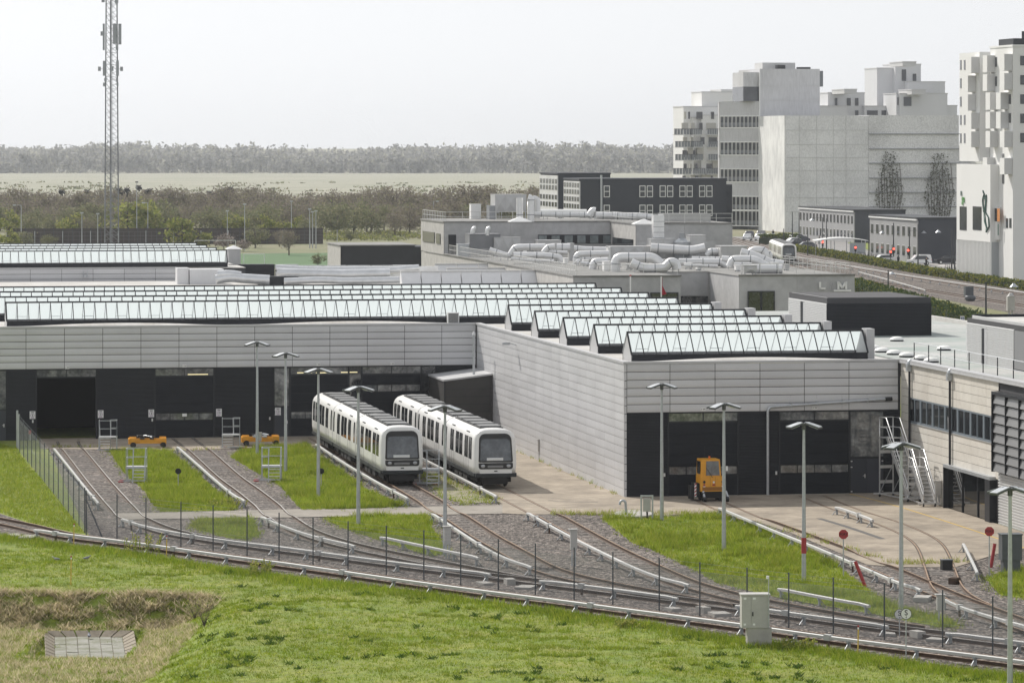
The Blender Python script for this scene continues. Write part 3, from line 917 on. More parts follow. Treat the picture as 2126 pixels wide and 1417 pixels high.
glazed_door(0, 1766, 1834, 2)
glazed_door(VB, -30, 12, 1)
for x0, x1 in ((726, 749), (877, 904)):
    u0, u1 = ONV(x0, 850, VB)[0], ONV(x1, 850, VB)[0]
    mb = MB(); mb.box(u0, u1, VB + .03, VB + .05, 0, 4.93, M_DGLASS); w_ = mb.build('tall_window', hall)
    mb = MB()
    for z in (1.6, 3.2, 4.93): mb.box(u0, u1, VB - .0, VB + .05, z, z + .05, M_FRAME)
    mb.box(u0 - .03, u0 - .001, VB - .002, VB + .05, 0, 4.98, M_FRAME).box(u1 + .001, u1 + .03, VB - .002, VB + .05, 0, 4.98, M_FRAME)
    mb.build('window_frame', hall)
# lit tube lamps behind the transoms
M_TUBE = mat('lit_tube', (.9, .8, .5), emit=(1., .85, .45), estr=.55)
for x0, x1, y in ((390, 432, 777), (617, 648, 773.5), (656, 690, 773.5), (708, 742, 772.5)):
    u0, z = ONV(x0, y, VB); u1, _ = ONV(x1, y, VB)
    mb = MB(); mb.box(u0, u1, VB + .012, VB + .028, z - .03, z + .03, M_TUBE); mb.build('tube_lamp', hall)
# notices and number plates
def notice(px, py, v):
    u, z = ONV(px, py, v)
    mb = MB(); mb.box(u - .2, u + .2, v - .035, v - .008, z - .27, z + .27, M_SIGNW); n = mb.build('warning_notice', hall)
    mb = MB()
    ring = [(u + .13 * cos(a), v - .04, z - .02 + .13 * sin(a)) for a in np.linspace(0, 2 * pi, 17)]
    mb.tube(ring, .014, M_SIGNP, 5, cap=False)
    mb.box(u - .012, u + .03, v - .042, v - .036, z - .09, z + .06, M_BLACK).box(u - .11, u + .11, v - .042, v - .036, z + .17, z + .215, M_BLACK).box(u - .12, u + .12, v - .042, v - .036, z - .235, z - .20, M_SIGNP)
    mb.build('print', n)
for x, y in ((67.5, 861), (209, 859), (314, 857.5), (454.5, 856), (577, 853.5)): notice(x, y, VB)
for x, y, v, s in ((139.5, 762.5, VB, '1 W'), (383, 759.5, VB, '2 W'), (660.5, 756, VB, '3 W'), (814, 754.5, VB, '4 W'), (1459.5, 849, 0, '5 W'), (1691.5, 846, 0, '6 W')):
    u, z = ONV(x, y, v)
    mb = MB(); mb.box(u - .15, u + .15, v - .05, v - .025, z - .1, z + .1, M_SIGNW)
    n = mb.build('number_plate', hall)
    t = inst('print', text_mesh('1 W', .15, M_BLACK), n, (u, v - .056, z), rot=(pi / 2, 0, 0))
# small lights beside doors and floodlight on the side wall
for x, y, v in ((68, 874, VB), (316, 871, VB), (560, 868, VB), (1379, 985, 0), (1611, 981, 0)):
    u, z = ONV(x, y, v)
    mb = MB(); mb.box(u - .05, u + .05, v - .1, v - .01, z - .1, z + .1, M_ALU); mb.build('wall_box', hall)
vv, zz = ONU(1072, 719, 0)
mb = MB(); mb.bar((0, vv, zz + .1), (-.55, vv, zz + .25), .06, .06, M_GALV).box(-.95, -.45, vv - .15, vv + .15, zz + .12, zz + .30, M_GALV); mb.build('wall_floodlight', hall)
# exhaust pipe on the right hall
mb = MB()
pu, pz = ONV(1594, 843, -.22); pe, pze = ONV(1838, 828, -.22)
path = [(pu, -.22, .0), (pu, -.22, pz - .35)] + [(pu + .32 * (1 - cos(a)), -.22, pz - .35 + .32 * sin(a)) for a in np.linspace(.2, pi / 2, 6)] + [(pe, -.22, pze)]
mb.tube(path, .085, M_GALV, 10); mb.build('exhaust_pipe', hall)
mb = MB(); mb.tube([(pe, -.22, pze), (pe + .18, -.22, pze + .005), (pe + .42, -.22, pze + .01)], .12, M_BLACK, 10); mb.build('pipe_end', hall)
for x in (1641, 1695, 1748, 1800):
    u = ONV(x, 830, 0)[0]; zc = pz + (pze - pz) * (u - pu) / (pe - pu)
    mb = MB(); mb.box(u - .02, u + .02, -.30, .0, zc - .12, zc + .12, M_GALV); mb.box(u - .015, u + .015, -.012, -.004, 5.0, 5.95, M_COPING); mb.build('pipe_bracket', hall)

# ---------------------------------------------------------------- skylight ridges
def skylight(parent, u0, u1, va, z0=7.9, panes=True, hw=1.3, curb=.42, rise=1.30, bay=.785, boxed=True, zb=None):
    s = thing('skylight', None, None, (u0, va, z0)); s.parent = parent
    L = u1 - u0; n = max(1, int(round(L / bay))); b = L / n
    mb = MB()
    mb.box(0, L, -hw, -hw + .09, 0, curb, M_RIB).box(0, L, hw - .09, hw, 0, curb, M_RIB)
    mb.box(0, L, -hw - .03, -hw + .0, .12, .2, M_RIB)
    mb.build('curb', s)
    mb = MB()
    mb.box(-.03, L + .03, -.09, .09, curb + rise - .05, curb + rise + .06, M_FRAME)
    mb.box(-.02, L + .02, -hw - .05, -hw + .04, curb, curb + .05, M_FRAME).box(-.02, L + .02, hw - .04, hw + .05, curb, curb + .05, M_FRAME)
    for i in range(n + 1):
        w = .05 if 0 < i < n else .10
        for sg in (-1, 1):
            mb.bar((i * b, sg * hw, curb + .05), (i * b, sg * .06, curb + rise), w if sg < 0 else w * .6, .06 if sg < 0 else .04, M_FRAME if sg < 0 else M_GALV, up=(0, sg, 1))
    for i in range(1, n - 1, 3):
        mb.bar((i * b, hw - .25, curb + .26), (i * b + b, hw - .25, curb + .26), .025, .03, M_GALV)
    mb.build('frame', s)
    for i in (0, 1):
        x = L * i; e = .025 * (1 if i else -1)
        m2 = MB(); m2.prism([(-hw, 0), (hw, 0), (hw, curb), (.03, curb + rise), (-.03, curb + rise), (-hw, curb)], x - e - .015, x - e + .015, M_GABLE, 'x'); m2.build('gable', s, fix=True)
    m2 = MB()
    m2.add([(.06, hw - .03, curb + .06), (L - .06, hw - .03, curb + .06), (L - .06, .07, curb + rise - .02), (.06, .07, curb + rise - .02)], [(0, 1, 2, 3)], M_MILKY); m2.build('rear_glazing', s)
    if panes:
        pm = MB(); pm.add([(.03, -hw + .02, curb + .055), (b - .03, -hw + .02, curb + .055), (b - .03, -.07, curb + rise - .01), (.03, -.07, curb + rise - .01)], [(0, 1, 2, 3)], M_GLASS); pm = pm.mesh('pane')
        for i in range(n): inst('pane', pm, s, (i * b, 0, 0))
    else:
        pm = MB(); pm.add([(.03, -hw + .02, curb + .055), (L - .03, -hw + .02, curb + .055), (L - .03, -.07, curb + rise - .01), (.03, -.07, curb + rise - .01)], [(0, 1, 2, 3)], M_GLASS); pm.build('front_glazing', s)
    if boxed:
        m2 = MB(); m2.box(L + .12, L + .62, -.55, .55, 0, curb + rise + .12, M_COPING); m2.build('end_box', s)
    return s
PITCH = 10.1
URS = ONV(1790, 686, 2.75)[0]
for i in range(9):
    va = 2.75 + PITCH * i
    if i >= 5: va += .9
    u0 = .75 if i < 5 else {5: ONV(12, 630, va)[0], 6: -38.5, 7: -40, 8: -40}[i]
    skylight(hall, u0, URS, va, boxed=(i < 5))
# condensing unit on the roof edge
u, z = ONV(941, 668, VB + .5)
ac = MB(); ac.box(u - .42, u + .42, VB + .42, VB + .8, 7.98, 8.75, M_WHITE); ac = ac.build('air_conditioner', hall)
mb = MB()
for k in range(9): mb.box(u - .36, u + .36, VB + .405, VB + .42, 8.04 + k * .075, 8.085 + k * .075, M_BLACK)
mb.build('grille', ac)
# annexe in the inner corner
va_ = ONU(1023.5, 850, 0)[0]; ua_, za_ = ONV(922, 792, va_)
M_ANX = mat('dark_brown_cladding', (.040, .038, .037), .6, .1, var=.15)
anx = thing('annexe', 'low dark lean-to box in the corner behind the right train', 'annexe', W(ua_, va_), TH)
la_ = -ua_ - .06
mb = MB(); mb.prism([(0, 0), (la_, 0), (la_, za_ + .42), (0, za_ + .02)], 0, VB - va_ - .05, M_ANX); mb.build('wall', anx, fix=True)
mb = MB(); mb.prism([(-.08, za_ + .02), (la_, za_ + .43), (la_, za_ + .55), (-.08, za_ + .14)], -.08, VB - va_ - .06, M_COPING); mb.build('roof', anx, fix=True)
mb = MB()
for k in range(1, 8): mb.box(.0, la_, -.015, -.001, za_ * k / 8, za_ * k / 8 + .03, M_FRAME)
mb.box(-.0, .08, -.05, -.016, 0, za_, M_FRAME); mb.build('trim', anx)
mb = MB(); mb.cyl((la_ - 1.1, 1.2), .09, za_ + .3, za_ + 3.2, M_GALV, 10).cyl((la_ - 1.1, 1.2), .14, za_ + 3.2, za_ + 3.45, M_ALU, 10, .06); mb.build('vent_pipe', anx)

# ================================================================ beige wing on the right
M_BEIGE = mat('beige_concrete_panel', (.60, .57, .52), .85, 0., col2=(.53, .495, .445), c2scale=.4, c2amt=.4, var=.05, vscale=3, rnd=.04)
M_BFRAME = mat('blue_grey_frame', (.20, .235, .27), .45, .3)
M_LOUV = mat('grey_louvre', (.24, .24, .245), .45, .35)
M_RIBW = mat('pale_ribbed_metal', (.60, .60, .60), .4, .3)
wing = thing('office_wing', 'beige panelled two-storey wing with window band beside the right hall', 'building', W(UB, 0), TH)
VF = -46.0                     # front end, outside the picture
WZ = 7.9
mb = MB(); mb.box(.06, .30, VF, -.02, 0, WZ - .1, M_BACK).box(.06, 26, VF, VF + .2, 0, WZ, M_BACK).box(0.0, .3, 0, 96, 7.0, WZ - .05, M_BACK); mb.build('wall', wing)
mb = MB(); mb.box(.3, 17.5, VF, 70, WZ - .1, WZ + .02, M_ROOFG); mb.build('roof', wing)
mb = MB(); mb.box(-.12, .5, VF, -.01, WZ - .02, WZ + .16, M_COPING).box(-.15, -.0, VF, -.012, WZ - .09, WZ - .021, M_ALU); mb.build('coping', wing)
mb = MB(); mb.box(17.3, 17.7, VF, 70, WZ + .021, WZ + .3, M_ROOF); mb.build('roof_edge', wing)
def wv(px, py): return ONU(px, py, UB)      # (v, z) on the wing's wall
wv0 = wv(1887, 850)[0]; wv1 = wv(2071, 880)[0]         # window band
lv0 = wv(2073, 850)[0]                                  # louvre block starts
gd0 = wv(1970, 1000)[0]; gd1 = wv(2067, 1030)[0]       # glass doorway
CWW = 2.9
nrow = 16; rzw = (WZ - .1) / nrow
zlo, zhi = 9 * rzw, 12 * rzw
c = 0; vcur = -.02
cols = []
while vcur > lv0:
    nxt = vcur - CWW
    if nxt < lv0 + .6: nxt = lv0
    cols.append((vcur, nxt)); vcur = nxt
# cut columns at the window band and the doorway
cuts = sorted({v for ab in cols for v in ab} | {wv0, gd0}, reverse=True)
cuts = [cuts[0]] + [b for a_, b in zip(cuts, cuts[1:]) if a_ - b > .25 or b in (wv0, gd0)]
for a_, b_ in zip(cuts[:-1], cuts[1:]):
    for r in range(nrow):
        z = r * rzw
        if zlo - .01 <= z < zhi - .01 and b_ < wv0 - .01 + .02 and a_ <= wv0 + .02: continue
        if z < 5 * rzw - .01 and a_ <= gd0 + .02: continue
        inst('panel', panel_mesh(a_ - b_, rzw, M_BEIGE, .004, e=.011), wing, (.03, a_, z), FACE_U)
# window band
wb = thing('window_band', None, None, (0, wv0, zlo)); wb.parent = wing
Lb = wv0 - wv1; hb = zhi - zlo; nw = 7
mb = MB()
mb.box(-.03, .06, -Lb, 0, 0, .10, M_BFRAME).box(-.03, .06, -Lb, 0, hb - .08, hb, M_BFRAME).box(-.06, .0, -Lb, 0, -.05, -.002, M_ALU)
for i in range(nw + 1):
    v = -Lb * i / nw; w_ = .16
    mb.box(-.028, .06, max(-Lb, v - w_), min(0, v + w_), .1001, hb - .0801, M_BFRAME)
    if i < nw: mb.box(-.026, .06, v - Lb / nw / 2 - .05, v - Lb / nw / 2 + .05, .1002, hb - .0802, M_BFRAME)
mb.build('window_frame', wb)
for i in range(nw):
    for s in (0, 1):
        v = -Lb * (i + .5 * s) / nw
        mb = MB(); mb.box(.02, .03, v - Lb / nw / 2 + .02, v - .02, .08, hb - .06, M_DGLASS); mb.build('pane', wb)
# downpipes with hoppers
for px in (1892, 1976):
    v, zt = wv(px, 770 if px < 1900 else 790); _, z_end = wv(px, 960)
    mb = MB(); mb.box(-.17, -.06, v - .055, v + .055, 0.0 if px < 1900 else 4.0 * rzw + .3, zt, M_FRAME).box(-.30, -.02, v - .16, v + .16, zt, zt + .42, M_GALV)
    mb.tube([(-.16, v, zt + .42)] + [(-.16 + .16 * (1 - cos(q)), v, zt + .42 + .18 * sin(q)) for q in (.5, 1, pi / 2)], .14, M_GALV, 8); mb.build('downpipe', wing)
# glass doorway with projecting frame
dw = thing('glass_doorway', None, None, (0, gd0, 0)); dw.parent = wing
Ld = gd0 - gd1; hd = 5 * rzw - .06
mb = MB(); mb.box(-.35, .05, -Ld, 0, hd, hd + .18, M_GALV).box(-.35, .05, -.12, 0, 0, hd, M_FRAME).box(-.35, .05, -Ld, -Ld + .9, 0.0, hd, M_FRAME)
for k in (.33, .66): mb.box(-.12, .0, -Ld * k - .05, -Ld * k + .05, 0, hd, M_FRAME)
mb.build('door_frame', dw)
M_DOORGL = mat('doorway_glass', (.01, .011, .012), .02, 0., spec=1.)
for k in range(3):
    mb = MB(); mb.box(-.06, -.05, -Ld * (k + 1) / 3 + .06, -Ld * k / 3 - .06, .03, hd, M_DOORGL); mb.build('pane', dw)
# louvre block and ribbed base below
lv = thing('louvre_block', None, None, (0, lv0, 0)); lv.parent = wing
lt = 7.15; lb = 2.9; ll = lv0 - VF
mb = MB(); mb.box(-.42, .0, -ll, 0, lt, lt + .16, M_FRAME).box(-.42, .05, -.10, 0, lb, lt, M_FRAME).box(-.05, .05, -ll, -.1, lb, lt, M_BLACK)
for k in range(1, 9): mb.box(-.40, -.05, -k * 2.45 - .04, -k * 2.45 + .04, lb, lt, M_FRAME)
mb.build('louvre_frame', lv)
sm = MB(); sm.add([(-.36, -2.4, 0), (-.36, -.05, 0), (-.24, -.05, .44), (-.24, -2.4, .44), (-.33, -2.4, -.02), (-.33, -.05, -.02), (-.21, -.05, .42), (-.21, -2.4, .42)], [(0, 1, 2, 3), (7, 6, 5, 4), (0, 4, 5, 1), (2, 6, 7, 3)], M_LOUV); sm = sm.mesh('slat')
for k in range(5):
    for r in range(8): inst('slat', sm, lv, (0, -k * 2.45, lb + .06 + r * .53))
o = ribbed(ll, lb - .05, M_RIBW, .16, .06).build('ribbed_cladding', wing, (0.03, lv0, 0), FACE_U)
# roof rail
mb = MB(); vr = [ONU(x, 740, UB + .9)[0] for x in (1898, 1928, 1953, 1982, 2012, 2041, 2071, 2104, 2138, 2175)]
for v in vr: mb.bar((.9, v, WZ), (.9, v, WZ + 1.1), .05, .05, M_FRAME)
mb.tube([(.9, vr[0], WZ + 1.1), (.9, vr[-1], WZ + 1.1)], .025, M_GALV, 6).tube([(.9, vr[0], WZ + .55), (.9, vr[-1], WZ + .55)], .02, M_GALV, 6)
mb.build('roof_railing', wing)
# roof domes
M_DOME = mat('white_dome', (.80, .80, .78), .35)
dm = MB(); rings = []
for q in np.linspace(0, 1, 6):
    r = .48 * cos(q * pi / 2 * .97); zz = .10 + .22 * sin(q * pi / 2)
    rings.append([(r * cos(a), r * sin(a), zz) for a in np.linspace(0, 2 * pi, 14, endpoint=False)])
dm.loft(rings, M_DOME, cap=False); dm.cyl((0, 0), .44, 0, .11, M_FRAME, 14); dm = dm.mesh('roof_dome')
for x, y in ((1862, 708), (1960, 727), (1813, 726), (1831, 731), (1856, 736), (1882, 741), (1912, 747), (1934, 752)):
    u, v = UV(G(x, y, WZ + .02)); inst('roof_dome', dm, wing, (u - UB, v, WZ + .02))
# plant rooms on the roof
def plant_room(px_fl, py_f, px_fr, length, h, door_v, label):
    p = G(px_fr, py_f, WZ + .02); u1, vf = UV(p); u0 = ONV(px_fl, py_f, vf)[0]
    r = thing('plant_room', None, None, (u0 - UB, vf, WZ + .02)); r.parent = wing
    w = u1 - u0
    mb = MB(); mb.box(.05, w - .05, .05, length - .05, 0, h - .05, M_BACK); mb.build('wall', r)
    ribbed(w, h - .42, M_RIB, .095, .04).build('ribbed_cladding', r, (0, .04, 0))
    ribbed(w - .1, .37, M_RIB, .12, .03).build('parapet', r, (.05, .20, h - .40))
    # left side with a door: pale ribs
    ribbed(door_v - .5, h - .42, M_RIBW, .115, .05).build('ribbed_cladding', r, (.04, door_v - .5, 0), FACE_U)
    ribbed(length - door_v - .5, h - .42, M_RIBW, .115, .05).build('ribbed_cladding', r, (.04, length, 0), FACE_U)
    ribbed(1.0, h - 2.5, M_RIBW, .115, .05).build('ribbed_cladding', r, (.04, door_v + .5, 2.08), FACE_U)
    ribbed(length - .5, .37, M_RIBW, .12, .03).build('parapet', r, (.20, length - .2, h - .40), FACE_U)
    mb = MB(); mb.box(.02, .045, door_v - .45, door_v + .45, 0, 2.05, M_DOOR).box(.01, .05, door_v - .49, door_v - .2, 0, 2.06, M_COPING); mb.build('door', r)
    mb = MB(); mb.box(.22, w - .08, .24, length - .2, h - .12, h - .06, M_ROOF); mb.build('roof', r)
    return r
plant_room(1716, 696, 1934, 10.5, 2.62, 6.6, 'left')
u_, v_ = UV(G(2006, 751, WZ)); 
pr = thing('plant_room', None, None, (u_ - UB, v_, WZ + .02)); pr.parent = wing
L2 = 26.0
mb = MB(); mb.box(.05, 12, -L2, -.05, 0, 2.6, M_BACK); mb.build('wall', pr)
dv = -(v_ - ONU(2043, 720, u_)[0])
ribbed(-dv - .5, 2.35, M_RIBW, .115, .05).build('ribbed_cladding', pr, (.04, 0, 0), FACE_U)
ribbed(5.3, 2.35, M_RIBW, .115, .05).build('ribbed_cladding', pr, (.04, dv - .5, 0), FACE_U)
mb = MB(); mb.box(.02, .03, dv - .5 - 5.3 - 14, dv - .5 - 5.3, .1, 2.3, M_LOUV); mb.build('louvre_panel', pr)
ribbed(1.0, .22, M_RIBW, .11, .05).build('ribbed_cladding', pr, (.04, dv + .5, 2.13), FACE_U)
ribbed(L2 - 1, .42, M_RIBW, .115, .03).build('parapet', pr, (.25, -.5, 2.37), FACE_U)
mb = MB(); mb.box(.02, .05, dv - .45, dv + .45, 0, 2.1, M_DOOR).box(.0, .06, dv - .49, dv - .05, 0, 2.12, M_COPING); mb.build('door', pr)
mb = MB(); mb.box(.27, 12, -L2, -.3, 2.6, 2.66, M_ROOF).box(.3, 12, -.3, -.1, 2.6, 2.82, M_RIB); mb.build('roof', pr)

# ================================================================ metro trains
M_TWHITE = mat('train_white', (.74, .735, .72), .32, 0., var=.05, vscale=.9, streak=.3)
M_TDIRT = mat('train_lower_white', (.66, .66, .60), .4, 0., var=.08, vscale=1.2)
M_TGLASS = mat('train_window', (.018, .021, .024), .07, 0., spec=.8, var=.4, vscale=2.)
M_TSCREEN = mat('train_windscreen', (.035, .042, .050), .05, 0., spec=.9, col2=(.10, .115, .13), c2scale=1.6, c2amt=.40, var=.2, vscale=5)  # lighter blotches stand in for grey-blue reflections, coloured into the glass
M_TSKIRT = mat('train_skirt', (.018, .022, .024), .6, .1, var=.2)
M_TUNDER = mat('train_underframe', (.016, .015, .015), .8, .1, var=.3)
M_TROOF = mat('train_roof_panel', (.20, .20, .20), .5, .3, var=.2, vscale=2.)
M_TBLK = mat('train_black', (.014, .014, .015), .5)
M_TLAMP = mat('train_lamp', (.35, .36, .38), .15, .3)
M_TDEST = mat('train_sign_board', (.68, .69, .69), .4)
TL = 34.6
PROF = [(1.27, .86), (1.325, 1.25), (1.33, 1.8), (1.315, 2.5), (1.285, 2.95), (1.20, 3.17), (1.02, 3.35), (.70, 3.47), (.35, 3.51), (0, 3.52)]
def train_proto(label):
    t = thing('metro_train', label, 'train')
    full = [(x, z) for x, z in PROF] + [(-x, z) for x, z in reversed(PROF[:-1])]
    def ring(y, inset, zin=0):
        r = []
        for x, z in full:
            k = (z - .86) / 2.66
            x2 = x * (1 - inset / 1.33); z2 = min(z, 3.52 - inset * .9) if z > 2.2 else z
            r.append((x2, z2, k))
        return r
    def ends(y, inset, sgn, y0):
        out = []
        for x, z, k in ring(y, inset):
            rake = .34 * k ** 1.8
            out.append((x, y0 + sgn * (y + rake * max(0, 1 - y / .9)), z))
        return out
    rings = []
    for y, ins in ((0., .30), (.03, .19), (.10, .10), (.22, .04), (.42, .0)): rings.append(ends(y, ins, 1, 0.))
    cuts = [TL / 3, TL * 2 / 3]
    body = []
    def ln(y): return [(x, y, z) for x, z in full]
    segs = [(rings, None)]
    front = rings + [ln(1.4)]
    def body_part(rs, name='body_shell', lab=None):
        mb = MB(); mb.loft(rs, M_TWHITE, closed=True, cap=True); o = mb.build(name, t, fix=True); return o
    rear = [ends(y, ins, -1, TL) for y, ins in ((.42, .0), (.22, .04), (.10, .10), (.03, .19), (0., .30))]
    s1 = body_part(front + [ln(cuts[0] - .12)]); s2 = body_part([ln(cuts[0] + .12), ln(cuts[1] - .12)]); s3 = body_part([ln(cuts[1] + .12), ln(TL - 1.4)] + rear)
    for c in cuts:
        mb = MB(); mb.loft([[(x * .965, c - .13, .86 + (z - .86) * .975) for x, z in full], [(x * .965, c + .13, .86 + (z - .86) * .975) for x, z in full]], M_TBLK); mb.build('gangway_bellows', t, fix=True)
    def side_x(z):
        zz = [p[1] for p in PROF]; xx = [p[0] for p in PROF]
        return float(np.interp(z, zz, xx))
    def window(y0, y1, z0=1.66, z1=2.97, name='side_window'):
        for sg in (-1, 1):
            mb = MB(); zs = [z0, (z0 + z1) / 2 + .2, z1]; vs = []
            for z in zs:
                x = side_x(z)
                vs += [(sg * (x + .012), y0, z), (sg * (x + .012), y1, z), (sg * (x - .03), y0, z), (sg * (x - .03), y1, z)]
            f = []
            for i in (0, 4): f += [(i, i+1, i+5, i+4), (i+2, i, i+4, i+6), (i+1, i+3, i+7, i+5)]
            f += [(0, 2, 3, 1), (8, 9, 11, 10)]
            mb.add(vs, f, M_TGLASS); mb.build(name, t, fix=True)
    SEC = TL / 3
    for k in range(3):
        b = k * SEC
        nar = [(.95, 1.45), (1.55, 2.05)] if k == 0 else [(.45, .98)]
        tail = [(SEC - 2.05, SEC - 1.55), (SEC - 1.45, SEC - .95)] if k == 2 else [(SEC - .98, SEC - .45)]
        for a_, c_ in nar + [(2.35, 2.95), (3.05, 3.65), (4.45, 5.65), (5.85, 7.05), (7.85, 8.45), (8.55, 9.15)] + tail:
            window(b + a_, b + c_)
        for ya, yb in ((2.2, 3.8), (7.7, 9.3)):
            for sg in (-1, 1):
                mb = MB(); mb.box(sg * 1.19 - .03, sg * 1.19 + .03, b + ya + .25, b + yb - .25, 3.19, 3.235, M_TBLK); mb.build('door_lamp_slit', t)
                for y in (b + ya, b + yb, b + (ya + yb) / 2):
                    mb = MB(); mb.box(sg * 1.332 - .006, sg * 1.332 + .006, y - .012, y + .012, .95, 1.66, M_TROOF); mb.build('door_seam', t)
        # roof gear
        mb = MB(); mb.box(-.72, .72, b + (1.5 if k == 0 else .5), b + SEC - (1.5 if k == 2 else .5), 3.46, 3.535, M_TBLK); g = mb.build('roof_well', t)
        for q in range(4):
            y0 = b + (1.9 if k == 0 else .8) + q * (2.4 if k == 0 or k == 2 else 2.6)
            mb = MB(); mb.box(-.66, .66, y0, y0 + 1.55, 3.536, 3.60, M_TROOF); mb.box(-.5, .5, y0 + 1.58, y0 + 1.66, 3.536, 3.58, M_ALU); mb.build('roof_hatch', t)
        mb = MB()
        for sg in (-1, 1):
            mb.box(sg * 1.28 - .03, sg * 1.28 + .03, b + .2, b + SEC - .2, .66, .858, M_TSKIRT)
        mb.box(-1.1, 1.1, b + .25, b + SEC - .25, .62, .86, M_TUNDER)
        for y0, y1 in ((3.4, 5.0), (5.4, 6.6), (6.9, 8.2)): mb.box(-1.2, 1.2, b + y0, b + y1, .25, .61, M_TUNDER)
        mb.build('underframe', t)
    for y in (1.9, TL / 3, TL * 2 / 3, TL - 1.9):
        bg = MB(); bg.box(-1.05, -.85, y - 1.2, y + 1.2, .28, .55, M_TUNDER).box(.85, 1.05, y - 1.2, y + 1.2, .28, .55, M_TUNDER).box(-.85, .85, y - .2, y + .2, .3, .5, M_TUNDER)
        bg = bg.build('bogie', t)
        for yy in (y - .9, y + .9):
            mb = MB()
            for sg in (-1, 1): mb.tube([(sg * .66, yy, .36), (sg * .80, yy, .36)], .36, M_TUNDER, 16)
            mb.tube([(-.66, yy, .36), (.66, yy, .36)], .07, M_TUNDER, 6); mb.build('wheelset', bg)
    # cab ends
    def face(sgn, y0):
        def P(x, z, o):
            k = (z - .86) / 2.66
            return (x, y0 + sgn * (.34 * k ** 1.8 - o), z)
        def plate(out, o, m, name, par=t):
            n = len(out); mb = MB()
            vs = [P(x, z, o) for x, z in out] + [P(x, z, -.10) for x, z in out]
            c = sum(x for x, z in out) / n, sum(z for x, z in out) / n
            vs.append(P(c[0], c[1], o + .015))
            mb.add(vs, [(k, (k + 1) % n, 2 * n) for k in range(n)] + [(k, n + k, n + (k + 1) % n, (k + 1) % n) for k in range(n)], m)
            return mb.build(name, par, fix=True)
        def rr(x0, x1, z0, z1, rt, rb, topw=0):
            pts = []
            for cx_, cz_, r, a0 in ((x1 - rb, z0 + rb, rb, -pi/2), (x1 - topw - rt, z1 - rt, rt, 0), (x0 + topw + rt, z1 - rt, rt, pi/2), (x0 + rb, z0 + rb, rb, pi)):
                for q in np.linspace(0, pi / 2, 6): pts.append((cx_ + r * cos(a0 + q), cz_ + r * sin(a0 + q)))
            return pts
        fr = plate(rr(-1.05, 1.05, 1.53, 3.24, .38, .08, .06), .012, M_TBLK, 'windscreen_surround')
        plate(rr(-.95, .95, 1.62, 2.92, .22, .06, .05), .03, M_TSCREEN, 'windscreen')
        plate(rr(-.55, .45, 1.64, 1.80, .02, .02), .05, M_TDEST, 'sign_board')
        lb = plate(rr(-1.05, 1.05, 1.12, 1.49, .05, .16), .012, M_TBLK, 'lamp_band')
        for x in (-.78, .78):
            pts = [(x + .13 * cos(a), 1.31 + .10 * sin(a)) for a in np.linspace(0, 2 * pi, 12, endpoint=False)]
            plate(pts, .05, M_TLAMP, 'headlight')
        plate(rr(-.5, .45, 1.2, 1.34, .04, .04), .035, M_TROOF, 'grille')
        plate(rr(-.10, .10, .97, 1.03, .01, .01), .02, M_TBLK, 'coupler_flap')
        mb = MB(); mb.box(-1.24, 1.24, y0 - sgn * .04 if sgn > 0 else y0 - .6, y0 + .6 if sgn > 0 else y0 + .04, .64, .858, M_TSKIRT); mb.build('bumper', t)
        mb = MB(); mb.box(-.75, .75, min(y0 + sgn * .1, y0 + sgn * 1.), max(y0 + sgn * .1, y0 + sgn * 1.), .2, .62, M_TUNDER); mb.build('coupler', t)
    face(1, 0.); face(-1, TL)
    return t
def place_train(t, front, back):
    d = (back - front); t.location = (front.x, front.y, .17); t.rotation_euler = (0, 0, atan2(d.y, d.x) - pi / 2)
def on_track(key, p):
    C = TRACKS[key]; i = np.argmin(np.linalg.norm(C - np.array([p.x, p.y]), axis=1))
    return Vector((C[i, 0], C[i, 1], 0))
tr1 = train_proto('white driverless metro train parked on the left, nose towards the grass')
f1 = on_track('C', G(838, 1012)); b1 = on_track('C', G(676, 914)); place_train(tr1, f1, b1)
tr2 = copy_tree(tr1); tr2['label'] = 'white driverless metro train parked on the right beside the long metal wall'
f2 = on_track('D', G(1031, 1017)); b2 = on_track('D', G(850, 925)); place_train(tr2, f2, b2)
for o in (tr1, tr2): o['group'] = 'white metro trains'

# ================================================================ yard lamps
M_LAMPH = mat('lamp_head', (.10, .105, .11), .4, .4, var=.2)
lp = thing('yard_lamp', 'x', 'street lamp')
mb = MB(); mb.tube([(0, 0, 0), (0, 0, 7.3)], .09, M_GALV, 10, radii=[.115, .065]); mb.box(-.11, .11, -.11, .11, -.02, .03, M_GALV); mb.build('pole', lp)
mb = MB(); mb.cyl((0, 0), .10, 7.25, 7.52, M_LAMPH, 10); mb.box(-.28, .28, -.12, .12, 7.46, 7.56, M_LAMPH); mb.build('bracket', lp)
for q in range(4):
    a = radians(28) + (q // 2) * pi + (q % 2) * radians(124)
    Mx = Matrix.Rotation(a, 4, 'Z') @ Matrix.Translation((.16, 0, 7.58)) @ Matrix.Rotation(radians(17), 4, 'Y')
    mb = MB(); mb.box(0, .74, -.23, .23, -.05, .02, M_LAMPH, Mx).box(.04, .72, -.21, .21, .0201, .05, M_GALV, Mx).box(.2, .68, -.18, .18, -.075, -.051, M_TDEST, Mx); mb.build('lamp_head', lp)
